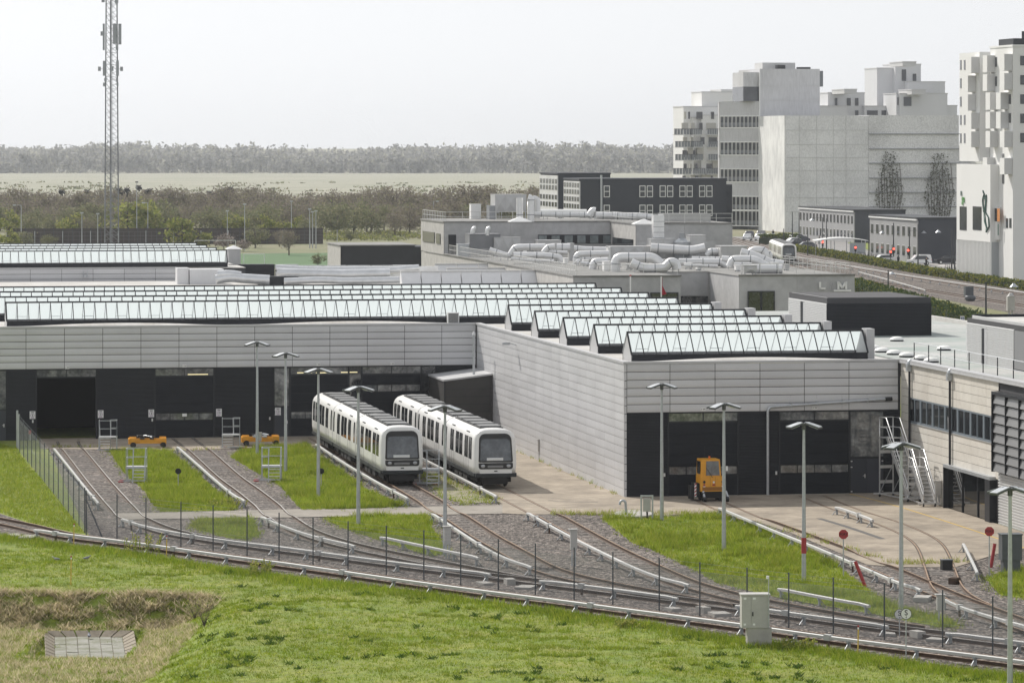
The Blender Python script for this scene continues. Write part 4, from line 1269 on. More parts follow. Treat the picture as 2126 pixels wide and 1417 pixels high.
LAMPS = [((534, 710), 'tall galvanised yard lamp standing by the second yellow trolley'), ((593, 733), 'tall galvanised yard lamp in grass, second from left'), ((661, 766), 'tall galvanised yard lamp left of the left train'),
         ((744, 803), 'tall galvanised yard lamp in front of the left train'), ((924, 843), 'tall galvanised yard lamp in front of the right train'), ((1374, 797), 'tall galvanised yard lamp by the wall corner of the right hall'),
         ((1503, 838), 'tall galvanised yard lamp in front of the yellow machine'), ((1669, 878), 'yard lamp with a red band, before the rightmost roller door'), ((1871, 920), 'tall galvanised yard lamp in front of the mobile stairs'), ((2097, 1012), 'nearest yard lamp at the right frame edge')]
for i, ((x, y), lab) in enumerate(LAMPS):
    o = lp if i == 0 else copy_tree(lp)
    by = YH + 21 * (y - YH) / 13.42
    o.location = G(x, by) + Vector((0, 0, .02)); o.rotation_euler = (0, 0, [.0, .2, .1, .3, -.1, .05, .25, .0, .35, .1][i]); o['label'] = lab; o['group'] = 'yard lamps'
    if i == 7:
        mb = MB(); mb.cyl((0, 0), .125, 1.35, 2.1, M_RED, 10); mb.build('red_band', o)

# ================================================================ fences
M_POST = mat('fence_post', (.075, .085, .095), .5, .3)
M_WIRE = mat('fence_wire', (.30, .32, .33), .45, .6)
def chain_link(mb, a, b, h, pitch=.085, w=.009):
    """diagonal wires between two posts, real strips of wire"""
    a = Vector(a); b = Vector(b); L = (b - a).length; d = (b - a) / L
    nrm = Vector((-d.y, d.x, 0)) * w
    k = int((L + h) / pitch)
    for s in (0, 1):
        for i in range(1, k):
            t0 = i * pitch
            x0, z0 = (t0, 0) if t0 <= L else (L, t0 - L)
            x1, z1 = (t0 - h, h) if t0 - h >= 0 else (0, t0)
            if s: x0, x1 = L - x0, L - x1
            p, q = a + d * x0, a + d * x1
            p = Vector((p.x, p.y, a.z + .04 + z0)); q = Vector((q.x, q.y, a.z + .04 + z1))
            u_ = (q - p).normalized().cross(nrm).normalized() * w * .5
            mb.add([p - u_, p + u_, q + u_, q - u_], [(0, 1, 2, 3)], M_WIRE)
def fence(name, label, base, h=2.4, mesh_h=1.95, wire=.009):
    o = thing(name, label, 'fence', base[0])
    o0 = base[0]; B = [p - o0 for p in base]
    for p in B:
        mb = MB(); mb.cyl((p.x, p.y), .032, -.02, h, M_POST, 7); mb.build('post', o)
    for a_, b_ in zip(B[:-1], B[1:]):
        mb = MB(); chain_link(mb, a_, b_, mesh_h, w=wire); mb.build('wire_mesh', o)
    mb = MB()
    for z in (.06, mesh_h * .5, mesh_h + .03, h - .25, h - .05):
        for a_, b_ in zip(B[:-1], B[1:]): mb.bar(a_ + Vector((0, 0, z)), b_ + Vector((0, 0, z)), .008, .008, M_WIRE)
    mb.build('line_wire', o)
    return o
FP = [(179,1110),(243,1119),(303,1128),(375.7,1137),(442.5,1145),(513,1154),(579.5,1162.5),(650,1173),(722.7,1182.5),(802,1193),(880,1203.6),(956.5,1213.5),(1034.6,1224),(1111.5,1234),(1192,1244),(1272.4,1254.5),(1368.7,1267.5),(1453,1278.5),(1551,1291),(1637.5,1302.5),(1730,1314),(1836,1327),(1957,1343),(2061,1358),(2170,1373)]
ff = fence('chain_link_fence', 'long dark-post chain-link fence between the two nearest tracks', [G(x, y, .02) for x, y in FP])
a_ = G(179, 1110) - G(179, 1110); 
for dx, dy in ((1.0, -1.35), (-.2, 2.2)):
    mb = MB(); mb.bar((dx, dy, 0), (0, 0, 1.9), .05, .05, M_POST); mb.build('brace', ff)
A, B = G(41, 938), G(176, 1106)
n = 15
lf = fence('mesh_fence', 'steep chain-link fence along the left grass up to the hall', [A.lerp(B, (i / (n - 1)) ** .98) + Vector((0, 0, .01)) for i in range(n)], 2.45, 2.1, .014)
# gate post group by the hall
gp = thing('fence_gate', 'galvanised narrow gate at the hall end of the left fence', 'gate', G(36, 930))
for x, y, h, r in ((0, 0, 2.6, .07), (.22, -.9, 2.4, .06), (-.12, .8, 2.5, .06)):
    mb = MB(); mb.cyl((x, y), r, 0, h, M_GALV, 8); mb.build('post', gp)
mb = MB()
for k in range(8): mb.bar((-.1 + .03 * k, .75 - .2 * k, .15), (-.1 + .03 * k, .75 - .2 * k, 2.2), .03, .03, M_GALV)
mb.bar((-.12, .8, 2.2), (.2, -.85, 2.2), .05, .05, M_GALV).bar((-.12, .8, .15), (.2, -.85, .15), .05, .05, M_GALV); mb.build('gate_leaf', gp)
u_, z_ = ONV(62.5, 896, VB); p = W(u_, VB - .15)
hy = thing('hydrant_box', 'small red box on a post at the hall wall', 'red box', (p.x, p.y, .0))
mb = MB(); mb.cyl((0, 0), .04, 0, .45, M_GALV, 6); mb.build('post', hy); mb = MB(); mb.box(-.1, .1, -.08, .08, .45, .72, M_RED); mb.build('box', hy)

# ================================================================ step platforms between the sidings
def platform_proto():
    t = thing('step_platform', 'x', 'platform')
    w, dp, hz = 1.25, .95, .95
    mb = MB(); mb.box(0, w, 0, dp, hz - .06, hz, M_ALU).box(0, w, -.03, 0, hz - .12, hz + .01, M_GALV); mb.build('deck', t)
    for x in (.03, w - .03):
        for y in (.03, dp - .03):
            mb = MB(); mb.bar((x, y, .08), (x, y, hz - .06), .05, .05, M_GALV); mb.build('leg', t)
    for y in (.03, dp - .03):
        mb = MB(); mb.bar((-.35, y, .07), (w + .1, y, .07), .07, .05, M_GALV); mb.build('skid', t)
    def rail(pts):
        mb = MB()
        for x, y in (pts[0], pts[-1]): mb.bar((x, y, hz), (x, y, hz + 1.1), .04, .04, M_GALV)
        for z in (.55, 1.1): mb.bar((*pts[0], hz + z), (*pts[-1], hz + z), .04, .04, M_GALV)
        mb.build('guard_rail', t)
    rail([(.03, dp - .03), (w - .03, dp - .03)]); rail([(.03, .03), (.03, dp - .03)]); rail([(w - .03, .03), (w - .03, dp - .03)]); rail([(.03, .03), (.45, .03)])
    for i in range(4):
        z = hz - .2 * (i + 1); y = -.17 * (i + 1)
        mb = MB(); mb.box(.52, w - .05, y - .10, y + .10, z - .02, z + .02, M_ALU); mb.build('step', t)
    for x in (.5, w - .03):
        mb = MB(); mb.bar((x, .0, hz), (x, -.85, 0), .04, .10, M_GALV).bar((x, .03, hz + 1.1), (x, -.75, .95), .035, .035, M_GALV).bar((x, -.75, .95), (x, -.80, .05), .035, .035, M_GALV); mb.build('stringer', t)
    for x, y in ((-.3, -.02), (w * .8, -.05), (-.3, dp)):
        mb = MB(); mb.cyl((x, y), .17, -.02, .06, M_RED, 12); mb.build('foot_pad', t)
    return t
pp = platform_proto()
for i, (x, y, rz, lab) in enumerate(((261, 1001, 0, 'galvanised step platform in grass right of the first track'), (203, 936, 1, 'galvanised step platform by the open left doorway'), (542, 999, 0, 'galvanised step platform in grass right of the second track'),
                                     (459, 931, 1, 'galvanised step platform left of the second yellow trolley'), (870, 1006, 0, 'galvanised step platform standing between the two trains'))):
    o = pp if i == 0 else copy_tree(pp)
    p = G(x, y); o['label'] = lab; o['group'] = 'step platforms'
    if rz:
        o.rotation_euler = (0, 0, pi + TH * .3); p = p + Vector((1.25, .95, 0))
    o.location = (p.x, p.y, .02)

# ================================================================ orange track trolleys
def trolley(label, px, py, seed):
    R = random.Random(seed)
    t = thing('track_trolley', label, 'trolley', G(px, py) + Vector((0, 0, .045)), TH * .6, 'orange track trolleys')
    mb = MB(); mb.box(0, 2.5, 0, .16, .30, .58, M_YEL).box(0, 2.5, 1.05, 1.2, .30, .58, M_YEL); mb.box(-.05, .35, -.05, 1.25, .26, .62, M_YEL).box(2.15, 2.55, -.05, 1.25, .26, .62, M_YEL); mb.build('frame', t)
    for x in (.1, 2.15):
        for y in (-.12, 1.12):
            mb = MB(); mb.tube([(x + .18, y, .2), (x + .18, y + .2, .2)], .2, M_BLACK, 14); mb.build('wheel', t)
            mb = MB(); mb.box(x - .06, x + .40, y - .02, y + .22, .40, .68, M_YEL); mb.build('wheel_guard', t)
    for k in range(2):
        mb = MB(); x = .75 + k * .65; mb.box(x, x + .3, -.08, 1.28, .60, .70, M_GALV if seed == 2 else M_BLACK); mb.build('cross_beam', t)
    mb = MB()
    for k in range(6):
        p0 = (.5 + R.random() * 1.4, .2 + R.random() * .7, .72); p1 = (.5 + R.random() * 1.4, .2 + R.random() * .7, .80); p2 = (.5 + R.random() * 1.4, .2 + R.random() * .7, .72)
        mb.tube([p0, p1, p2], .05, M_BLACK if k % 2 else M_GALV, 6)
    mb.build('hydraulic_hoses', t)
trolley('orange track trolley near the second roller door', 268, 931, 1)
trolley('orange track trolley at the foot of the leftmost lamp', 503, 927, 2)

# ================================================================ yellow shunting machine
sh = thing('shunting_machine', 'small orange-yellow cab shunting machine before the right hall door', 'rail vehicle', G(1479, 1041) + Vector((0, 0, .045)), TH)
sh.scale = (.80, .85, .93)
M_YDK = mat('orange_panel_gap', (.30, .12, .01), .5)
mb = MB(); mb.prism([(-.92, .95), (.85, .95), (.85, 1.55), (-.92, 1.55)], -.2, 1.3, M_YEL).box(-.92, .85, -.2, 1.3, .62, .951, M_YEL).box(-.8, .75, -.21, -.2, .68, .9, M_YDK)
mb.box(-.22, -.20, -.206, -.198, .72, 1.53, M_YDK).box(.16, .18, -.206, -.198, .72, 1.53, M_YDK); body = mb.build('body', sh, fix=True)
mb = MB(); mb.prism([(-.92, 1.55), (.62, 1.55), (.52, 2.62), (-.86, 2.62)], -.16, 1.2, M_YEL); cab = mb.build('cab', sh, fix=True)
mb = MB(); mb.prism([(-.52, 1.62), (.50, 1.62), (.42, 2.52), (-.50, 2.52)], -.185, -.165, mat('cab_screen', (.16, .17, .18), .1, 0, spec=.8, var=.3, vscale=5)); mb.build('windscreen', sh)
mb = MB(); mb.box(-.935, -.9, .0, .9, 1.7, 2.5, M_TGLASS); mb.build('side_window', sh)
mb = MB(); mb.bar((-.50, -.21, 2.1), (-.05, -.21, 1.5), .05, .03, M_BLACK); mb.build('wiper', sh)
mb = MB(); mb.cyl((-.15, .3), .07, 2.62, 2.80, mat('beacon_orange', (.75, .16, .02), .3), 10); mb.build('beacon', sh)
mb = MB(); mb.bar((-.35, .9, 2.6), (-.35, .9, 3.4), .015, .015, M_BLACK); mb.build('aerial', sh)
for x in (-.66, .72):
    mb = MB(); mb.tube([(x, -.26, 1.22), (x, -.2, 1.22)], .09, M_BLACK, 10).tube([(x, -.24, 1.03), (x, -.2, 1.03)], .07, M_RED, 10).box(x - .07, x + .07, -.23, -.2, .9, .95, M_WHITE); mb.build('headlight', sh)
mb = MB(); mb.tube([(.05, -.25, 1.2), (.05, -.2, 1.2)], .07, M_WHITE, 10).box(-.05, .15, -.22, -.2, .98, 1.08, M_RED); mb.build('centre_lamp', sh)
for x in (-.62, .62):
    for y in (.0, 1.1):
        mb = MB(); mb.tube([(x - .12, y, .32), (x + .12, y, .32)], .32, M_BLACK, 16); mb.build('wheel', sh)
for x in (-.72, .95):
    mb = MB(); mb.bar((x, -.15, .62), (x + (.1 if x > 0 else 0), -.55, .18), .14, .14, M_GALV).tube([(x - .08, -.6, .16), (x + .12, -.6, .16)], .16, M_BLACK, 12); mb.build('rail_guide_wheel', sh)
mb = MB(); mb.box(-.7, .8, -.3, .2, .2, .6, M_TUNDER).box(-.85, .8, -.35, -.2, .42, .55, M_TUNDER); mb.build('underframe', sh)
mb = MB(); mb.box(-1.30, -.93, .1, 1.2, .25, 1.12, M_TSKIRT); tb = mb.build('side_tank', sh)
mb = MB(); mb.box(-1.32, -1.18, .07, .10, .28, 1.12, M_WHITE); bd = mb.build('warning_board', sh)
mb = MB()
for k in range(4): mb.add([(-1.32, .062, .30 + k * .22), (-1.18, .062, .40 + k * .22), (-1.18, .062, .50 + k * .22), (-1.32, .062, .40 + k * .22)], [(0, 1, 2, 3)], M_RED)
mb.build('red_stripe', bd)
mb = MB(); mb.box(-1.55, -1.30, .3, 1.1, .1, .95, M_BLACK); mb.build('rear_tyre', sh)
for sx in (-1.02, .98):
    mb = MB(); mb.bar((sx * .9, -.1, 1.95), (sx * 1.05, -.2, 2.05), .03, .03, M_BLACK).box(sx * 1.05 - .07, sx * 1.05 + .07, -.24, -.2, 1.9, 2.2, M_BLACK if sx < 0 else M_WHITE); mb.build('mirror', sh)

# ================================================================ mobile stairs
def mobile_stairs(label, p, hz, w, run, nst, rz, guard=1.15):
    t = thing('mobile_stairs', label, 'stairs', p, rz, 'mobile stairs')
    dp = 1.0
    mb = MB(); mb.box(0, w, 0, dp, hz - .05, hz, M_ALU); mb.build('deck', t)
    for x in (0.03, w - .03):
        mb = MB(); mb.bar((x, dp - .03, .2), (x, dp - .03, hz), .06, .06, M_ALU); mb.build('leg', t)
        mb = MB(); mb.bar((x, 0, hz), (x, -run, .15), .07, .20, M_ALU); mb.build('stringer', t)
        mb = MB(); mb.tube([(x, dp - .03, hz), (x, dp - .03, hz + guard), (x, 0.1, hz + guard), (x, -run + .05, 1.05), (x, -run - .05, .55), (x, -run + .1, .35)], .036, M_ALU, 6); mb.tube([(x, dp - .03, hz + guard * .5), (x, 0.05, hz + guard * .5), (x, -run + .1, .7)], .03, M_ALU, 6); mb.build('handrail', t)
        mb = MB(); mb.bar((x, dp - .03, .2), (x, -run * .9, .15), .06, .07, M_ALU).bar((x, dp - .03, .25), (x, -run * .35, hz * .62), .04, .04, M_GALV); mb.build('brace', t)
        for y in (dp - .05, -run):
            mb = MB(); mb.tube([(x - .03, y, .09), (x + .03, y, .09)], .09, M_BLACK, 10); mb.build('castor', t)
    for a_, b_, ww, hh in [((-.35, dp, .2), (w + .35, dp, .2), .07, .1), ((-.3, -run, .17), (w + .3, -run, .17), .07, .1)] + [((0, dp - .03, hz * k / 4), (w, dp - .03, hz * k / 4), .04, .18) for k in (1, 2, 3)] + [((0.03, dp - .03, hz + guard * k), (w - .03, dp - .03, hz + guard * k), .05, .05) for k in (.5, 1)]:
        mb = MB(); mb.bar(a_, b_, ww, hh, M_ALU); mb.build('cross_bar', t)
    for i in range(nst):
        k = (i + 1) / (nst + 1); z = hz * (1 - k); y = -run * k
        mb = MB(); mb.box(.03, w - .03, y - .14, y + .12, z - .025, z + .025, M_ALU); mb.build('step', t)
    return t
mobile_stairs('tall aluminium mobile stairs with railed top beside the right hall', G(1841, 1035) + Vector((0, 0, .045)), 3.55, .95, 2.6, 13, radians(22))
ms = mobile_stairs('lower aluminium mobile stairs against the beige wall', W(UB - 1.3, ONU(1922, 969, UB - .5)[0]) + Vector((0, 0, .045)), 2.1, .75, 2.2, 9, TH, 1.0)
# ================================================================ signs in the yard
def octagon_sign(label, px, py, base_y, r=.24, front=True, text='PORT'):
    p = G(px, base_y); s = S(base_y); z = (base_y - py) / s
    t = thing('stop_sign' if front else 'round_sign', label, 'sign', (p.x, p.y, .02))
    mb = MB(); mb.cyl((0, 0), .03, 0, z + r * .6, M_GALV, 8); mb.build('post', t)
    mb = MB(); k = 8
    out = [(r * cos(a), r * sin(a)) for a in np.linspace(pi / 8, 2 * pi + pi / 8, k, endpoint=False)]
    mb.prism([(x, z + q) for x, q in out], -.055, -.035, M_RED if front else M_BLACK); bd = mb.build('plate', t, fix=True)
    if front: inst('lettering', text_mesh(text, .15, M_BLACK, bold=True), t, (0, -.06, z), rot=(pi / 2, 0, 0))
    return t
octagon_sign('red octagonal sign in grass right of the red-banded lamp', 1751, 1109, 1200)
octagon_sign('red octagonal sign at the right by the dark cabinet', 2054, 1103, 1196)
octagon_sign('black back of a round sign in grass beside the second track', 370, 978, 1013, .19, False)
octagon_sign('black back of a round sign behind the third lamp', 667, 978, 1012, .19, False)
for px, py, by, lab in ((1867.5, 1274, 1322, 'round white S sign left of its twin by the fence'), (1881, 1273, 1370, 'round white S sign right of its twin by the fence')):
    p = G(px, by); z = (by - py) / S(by)
    t = thing('letter_sign', lab, 'sign', (p.x, p.y, .0), 0, 'round S signs')
    mb = MB(); mb.cyl((0, 0), .025, 0, z, M_GALV, 8); mb.build('post', t)
    mb = MB(); mb.prism([(.225 * cos(a), z + .225 * sin(a)) for a in np.linspace(0, 2 * pi, 20, endpoint=False)], -.05, -.03, M_BLACK); mb.prism([(.205 * cos(a), z + .205 * sin(a)) for a in np.linspace(0, 2 * pi, 20, endpoint=False)], -.056, -.051, M_SIGNW); mb.build('disc', t, fix=True)
    inst('lettering', text_mesh('S', .30, M_BLACK, bold=True), t, (0, -.06, z + .04), rot=(pi / 2, 0, 0))
    inst('lettering', text_mesh('4', .12, M_BLACK), t, (0, -.06, z - .14), rot=(pi / 2, 0, 0))

# ================================================================ cabinets and small yard equipment
M_CAB = mat('cabinet_grey', (.44, .43, .41), .55, 0., var=.08, vscale=3)
M_CABD = mat('cabinet_dark', (.085, .095, .105), .5, .1, var=.1)
M_CONCP = mat('plinth_concrete', (.38, .365, .34), .9, 0., var=.12, vscale=3)
c1 = thing('equipment_cabinet', 'grey two-door equipment cabinet on a concrete plinth by the nearest track', 'cabinet', G(1573, 1338), radians(4))
mb = MB(); mb.box(-.46, .56, -.25, .35, -.1, .74, M_CONCP); mb.build('plinth', c1)
mb = MB(); mb.box(-.70, .46, -.28, .38, .742, 2.10, M_CAB); mb.build('body', c1)
mb = MB(); mb.box(-.74, .50, -.32, .42, 2.10, 2.16, M_CAB); mb.build('lid', c1)
for x0, x1 in ((-.69, -.32), (-.30, .18)):
    mb = MB(); mb.box(x0, x1, -.30, -.281, .77, 2.07, M_CAB).box(x0 + .06, x0 + .18, -.306, -.3005, 1.94, 2.02, M_WHITE).box(x0 + .06, x0 + .16, -.306, -.3005, .86, .94, M_WHITE); d = mb.build('door', c1)
    if x0 > -.4:
        mb = MB(); mb.box(x0 + .03, x0 + .08, -.325, -.301, 1.25, 1.42, M_BLACK); mb.build('handle', d)
mb = MB(); mb.bar((.42, -.32, .75), (.42, -.32, 2.85), .035, .035, M_GALV).cyl((.38, -.32), .06, 2.80, 2.92, M_WHITE, 10); mb.build('aerial_post', c1)
c2 = thing('equipment_cabinet', 'dark grey equipment cabinet on a plinth at the right edge', 'cabinet', G(2098, 1188), radians(8))
mb = MB(); mb.box(-.42, .42, -.25, .3, 0, .62, M_CABD); mb.build('plinth', c2)
mb = MB(); mb.box(-.5, .5, -.32, .38, .622, 1.86, M_CABD).box(-.54, .54, -.36, .42, 1.86, 1.91, M_CABD); mb.build('body', c2)
mb = MB(); mb.box(-.45, .45, -.335, -.321, .68, 1.82, M_CABD); mb.build('door', c2)
def post_box(label, px, top, by, w=.34, dark=False):
    p = G(px, by); z = (by - top) / S(by)
    t = thing('point_heater_box', label, 'control box', (p.x, p.y, .0), TH * .5, 'narrow control boxes on posts')
    mb = MB(); mb.bar((-.08, 0, 0), (-.08, 0, z * .5), .07, .07, M_GALV).bar((.08, 0, 0), (.08, 0, z * .5), .07, .07, M_GALV); mb.build('post', t)
    mb = MB(); mb.box(-w / 2, w / 2, -.12, .14, z * .45, z - .04, M_CAB); mb.build('box', t)
    mb = MB(); mb.box(-w / 2 - .08, w / 2 + .02, -.16, .18, z - .04, z, M_CAB); mb.build('lid', t)
for a_ in (('narrow grey control box on a post ahead of the right train', 1191, 1097, 1175), ('narrow grey control box at the foot of the lamp before the right train', 929, 1091, 1160), ('narrow grey control box by the fence at the right', 1953, 1232, 1292),
           ('narrow grey control box against the side wall of the right hall', 1122, 911, 957), ('narrow grey control box against the beige wing wall', 1947, 997, 1050), ('short grey control box at the foot of the leftmost lamp', 538, 897, 928)):
    post_box(*a_)
fr = thing('panel_frame', 'grey cabinet hung in a galvanised goal-shaped frame by the paving', 'cabinet', G(1343, 1078), 0)
mb = MB(); mb.box(-.36, -.27, -.05, .05, 0, 1.28, M_GALV).box(.27, .36, -.05, .05, 0, 1.28, M_GALV).box(-.36, .36, -.06, .06, 1.28, 1.36, M_GALV); mb.build('frame', fr)
mb = MB(); mb.box(-.21, .21, -.10, .06, .46, 1.18, M_CAB); mb.build('box', fr)
mb = MB(); mb.tube([(-.05, 0, 0), (0, .0, .2), (-.02, 0, .46)], .03, M_BLACK, 6).tube([(.06, 0, 0), (.03, .0, .2), (.05, 0, .46)], .03, M_BLACK, 6); mb.build('cable', fr)
wl = thing('well_cover', 'round concrete well cover with a hooked vent pipe', 'well cover', G(1316, 1071), 0)
mb = MB(); mb.loft([[(1.12 * r * cos(a), 1.9 * r * sin(a), z) for a in np.linspace(0, 2 * pi, 24, endpoint=False)] for r, z in ((1, -.05), (1, .16), (.97, .19))], M_CONCP, smooth=False); mb.build('cover', wl, fix=True)
mb = MB(); mb.tube([(-.45, -.6, .15), (-.48, -.6, .75)] + [(-.64 + .16 * cos(a), -.6, .78 + .16 * sin(a)) for a in np.linspace(.2, pi, 7)] + [(-.80, -.6, .70)], .07, M_GALV, 8); mb.build('vent_pipe', wl)
M_STAKE = mat('yellow_stake', (.62, .43, .08), .6)
for px, top, by, lab in ((153, 1085, 1133, 'yellow stake with red tip right of the left fence corner'), (147, 1152, 1213, 'yellow stake with red tip alone on the lower left grass'), (345.5, 1110, 1156, 'yellow stake with red tip beside the tall yellow weed'), (1781, 1296, 1356, 'yellow stake with red tip right of the grey cabinet')):
    p = G(px, by); h = (by - top) / S(by)
    t = thing('marker_stake', lab, 'stake', (p.x, p.y, -.02), 0, 'yellow marker stakes')
    mb = MB(); mb.bar((0, 0, 0), (0.02, 0, h - .16), .05, .05, M_STAKE); mb.build('stake', t)
    mb = MB(); mb.bar((.02, 0, h - .16), (.02, 0, h - .08), .06, .06, M_WHITE).bar((.02, 0, h - .08), (.02, 0, h), .06, .06, M_RED); mb.build('tip', t)
for (x0, y0), (x1, y1), lab in (((1776, 1165), (1797, 1218), 'leaning red post beside the pale conductor rail'), ((2066, 1128), (2057, 1178), 'leaning red post beside the right octagonal sign')):
    p = G(x1, y1); s = S(y1)
    mb = MB(); mb.tube([(0, 0, 0), ((x0 - x1) / s, .1, (y1 - y0) / s)], .085, M_RED, 10); mb.build('red_post', None, p, label=lab, cat='post', group='leaning red posts')
sw = thing('switch_box', 'black box beside the switch track at the right', 'switch box', G(1965, 1183), TH)
mb = MB(); mb.box(-.26, .26, -.2, .2, 0, .5, M_BLACK); mb.build('box', sw); mb = MB(); mb.box(-.28, .28, -.22, .22, .5, .54, M_CABD); mb.build('lid', sw)
sw = thing('switch_machine', 'rusty finned switch machine between the switch rails', 'switch machine', G(1982, 1212), radians(-30))
for k in range(6):
    mb = MB(); mb.box(-.2, .2, -.3 + k * .1, -.25 + k * .1, .0, .32, M_RAIL); mb.build('fin', sw)
mb = MB(); mb.box(-.18, .18, -.3, .26, .0, .2, M_RAIL); mb.build('body', sw)
LIDS = ['flat trough lid, leftmost of the three below the right train', 'upright trough block between two flat lids below the right train', 'wide trough lid right of the upright block below the right train', 'flat trough lid left of the grey cabinet, first of three', 'upright trough block left of the grey cabinet', 'wide trough lid just left of the grey cabinet', 'upright trough block right of the round S signs', 'wide trough lid right of the round S signs', 'flat trough lid left of the round S signs', 'small trough lid at the left frame edge', 'large trough lid near the left frame edge', 'thick trough lid stack behind the fence at the right']
for i, (x, y, w, d, h) in enumerate(((1006, 1213, .5, .9, .1), (1058, 1213, .42, .7, .28), (1092, 1221, .8, 1.1, .1), (1397, 1267, .5, .8, .12), (1460, 1272, .38, .7, .28), (1494, 1277, .8, 1.0, .12), (1905, 1323, .40, .7, .28), (1945, 1330, .7, 1., .12), (1846, 1318, .5, .9, .1), (30, 1114, .5, 1.2, .12), (60, 1118, .8, 1.3, .14), (1915, 1247, .7, 1.2, .2))):
    mb = MB(); mb.box(-w / 2, w / 2, -d / 2, d / 2, -.02, h, M_CONCP); mb.build('cable_trough_lid', None, G(x, y) + Vector((0, 0, .02)), radians(rng.uniform(-30, 30)), label=LIDS[i], cat='trough lid', group='concrete trough lids on ballast')
# painted yellow line, embedded steel strips
M_LINE = mat('yellow_road_paint', (.55, .36, .06), .7, var=.25, vscale=4)
def strip(name, px, w, m, z=.052):
    P = catmull([G(x, y) for x, y in px], 1.0); d, n = normals(P); mb = MB()
    vs = [(*(P[i] + n[i] * w / 2), z) for i in range(len(P))] + [(*(P[i] - n[i] * w / 2), z) for i in range(len(P))]; m_ = len(P)
    mb.add(vs, [(i, i + 1, m_ + i + 1, m_ + i) for i in range(m_ - 1)], m)
    return mb.build(name, kind='structure')
strip('painted_line', [(1764, 1026), (1850, 1048), (1960, 1082), (2060, 1115), (2160, 1150)], .12, M_LINE)
M_SEAM = mat('asphalt_patch', (.10, .095, .09), .9)
strip('asphalt_patch', [(1138, 1040), (1160, 1045), (1242, 1043)], .16, M_SEAM, .05)
strip('asphalt_patch', [(1700, 1077), (1760, 1095), (1833, 1120)], .35, M_SEAM, .05)

# ================================================================ sunken concrete basin, birds
M_TILE = mat('basin_slab', (.29, .285, .255), .85, 0., col2=(.16, .165, .11), c2scale=1.1, c2amt=.5, var=.15, vscale=8)
M_TILEW = mat('basin_side_slab', (.25, .215, .165), .9, 0., var=.2, vscale=4)
BZ = -1.49
def BG(x, y, z): return G(x, y, z)
bs_ = thing('concrete_basin', 'sunken rectangular concrete basin in the grass pit', 'basin', BG(192, 1335, BZ))
o0 = bs_.location.copy()
tl, trr, bl, br = BG(93, 1308, BZ), BG(277, 1307, BZ), BG(96, 1364, BZ), BG(288, 1362, BZ)
fz = BZ - .25
ftl, ftr, fbl, fbr = BG(113, 1321, fz), BG(254, 1321, fz), BG(114, 1370, fz), BG(262, 1368, fz)
def quadpart(name, a, b, c, d, m, off=(0, 0, 0), th=.06):
    mb = MB(); q = [Vector(p) - o0 + Vector(off) for p in (a, b, c, d)]
    n = (q[1] - q[0]).cross(q[3] - q[0]).normalized() * th
    if n.z < 0: n = -n
    vs = q + [p - n for p in q]
    mb.add(vs, [(0, 1, 2, 3), (7, 6, 5, 4), (0, 4, 5, 1), (1, 5, 6, 2), (2, 6, 7, 3), (3, 7, 4, 0)], m); return mb.build(name, bs_, fix=True)
def bil(a, b, c, d, s, t): return a.lerp(b, s).lerp(d.lerp(c, s), t)
quadpart('floor_bed', ftl, ftr, fbr, fbl, M_TILEW, (0, 0, -.035), .04)
for i in range(6):
    for j in range(3):
        e = .005
        quadpart('slab', *[bil(ftl, ftr, fbr, fbl, s, t) for s, t in ((i / 6 + e, j / 3 + e), ((i + 1) / 6 - e, j / 3 + e), ((i + 1) / 6 - e, (j + 1) / 3 - e), (i / 6 + e, (j + 1) / 3 - e))], M_TILE, (0, 0, rng.uniform(-.015, .015)))
for i in range(6):
    e = .01
    quadpart('side_slab', *[bil(tl, trr, ftr, ftl, s, t) for s, t in ((i / 6 + e, 0), ((i + 1) / 6 - e, 0), ((i + 1) / 6 - e, 1), (i / 6 + e, 1))], M_TILEW)
for i in range(8):
    quadpart('side_slab', *[bil(trr, br, fbr, ftr, s, t) for s, t in ((i / 8 + e, 0), ((i + 1) / 8 - e, 0), ((i + 1) / 8 - e, 1), (i / 8 + e, 1))], M_TILEW)
    quadpart('side_slab', *[bil(tl, bl, fbl, ftl, s, t) for s, t in ((i / 8 + e, 0), ((i + 1) / 8 - e, 0), ((i + 1) / 8 - e, 1), (i / 8 + e, 1))], M_TILEW)
M_BIRD = mat('pigeon_grey', (.17, .18, .21), .7, var=.2, vscale=20); M_BIRDL = mat('pigeon_pale', (.40, .40, .43), .7)
def bird(label, p, rz, m):
    t = thing('pigeon', label, 'bird', p, rz, 'pigeons')
    mb = MB(); rr_ = [(-.20, .012, .13), (-.10, .05, .13), (0, .075, .13), (.09, .06, .155), (.14, .035, .20), (.165, .034, .235), (.19, .025, .245), (.225, .004, .235)]
    mb.loft([[(x, r * cos(a), z + r * .95 * sin(a)) for a in np.linspace(0, 2 * pi, 10, endpoint=False)] for x, r, z in rr_], m); mb.build('body', t, fix=True)
    for y in (-.03, .03):
        mb = MB(); mb.bar((0.02, y, .07), (.03, y, 0), .012, .012, M_RED); mb.build('leg', t)
    for sg in (-1, 1):
        mb = MB(); mb.prism([(-.2, .12), (-.05, .10), (.08, .13), (.05, .18), (-.08, .17)], sg * .062, sg * .078, M_BIRD); mb.build('wing', t, fix=True)
bird('small grey pigeon standing in the concrete basin', BG(185, 1325, fz) + Vector((0, 0, .02)), radians(100), M_BIRD)
pb = G(117, 1166); bird('pale pigeon standing on the lower left grass', Vector((pb.x, pb.y, float(hgt(pb.x, pb.y)))), radians(200), M_BIRDL)
pb = G(180, 1163); bird('dark pigeon on the lower left grass', Vector((pb.x, pb.y, float(hgt(pb.x, pb.y)))), radians(20), M_BIRD)

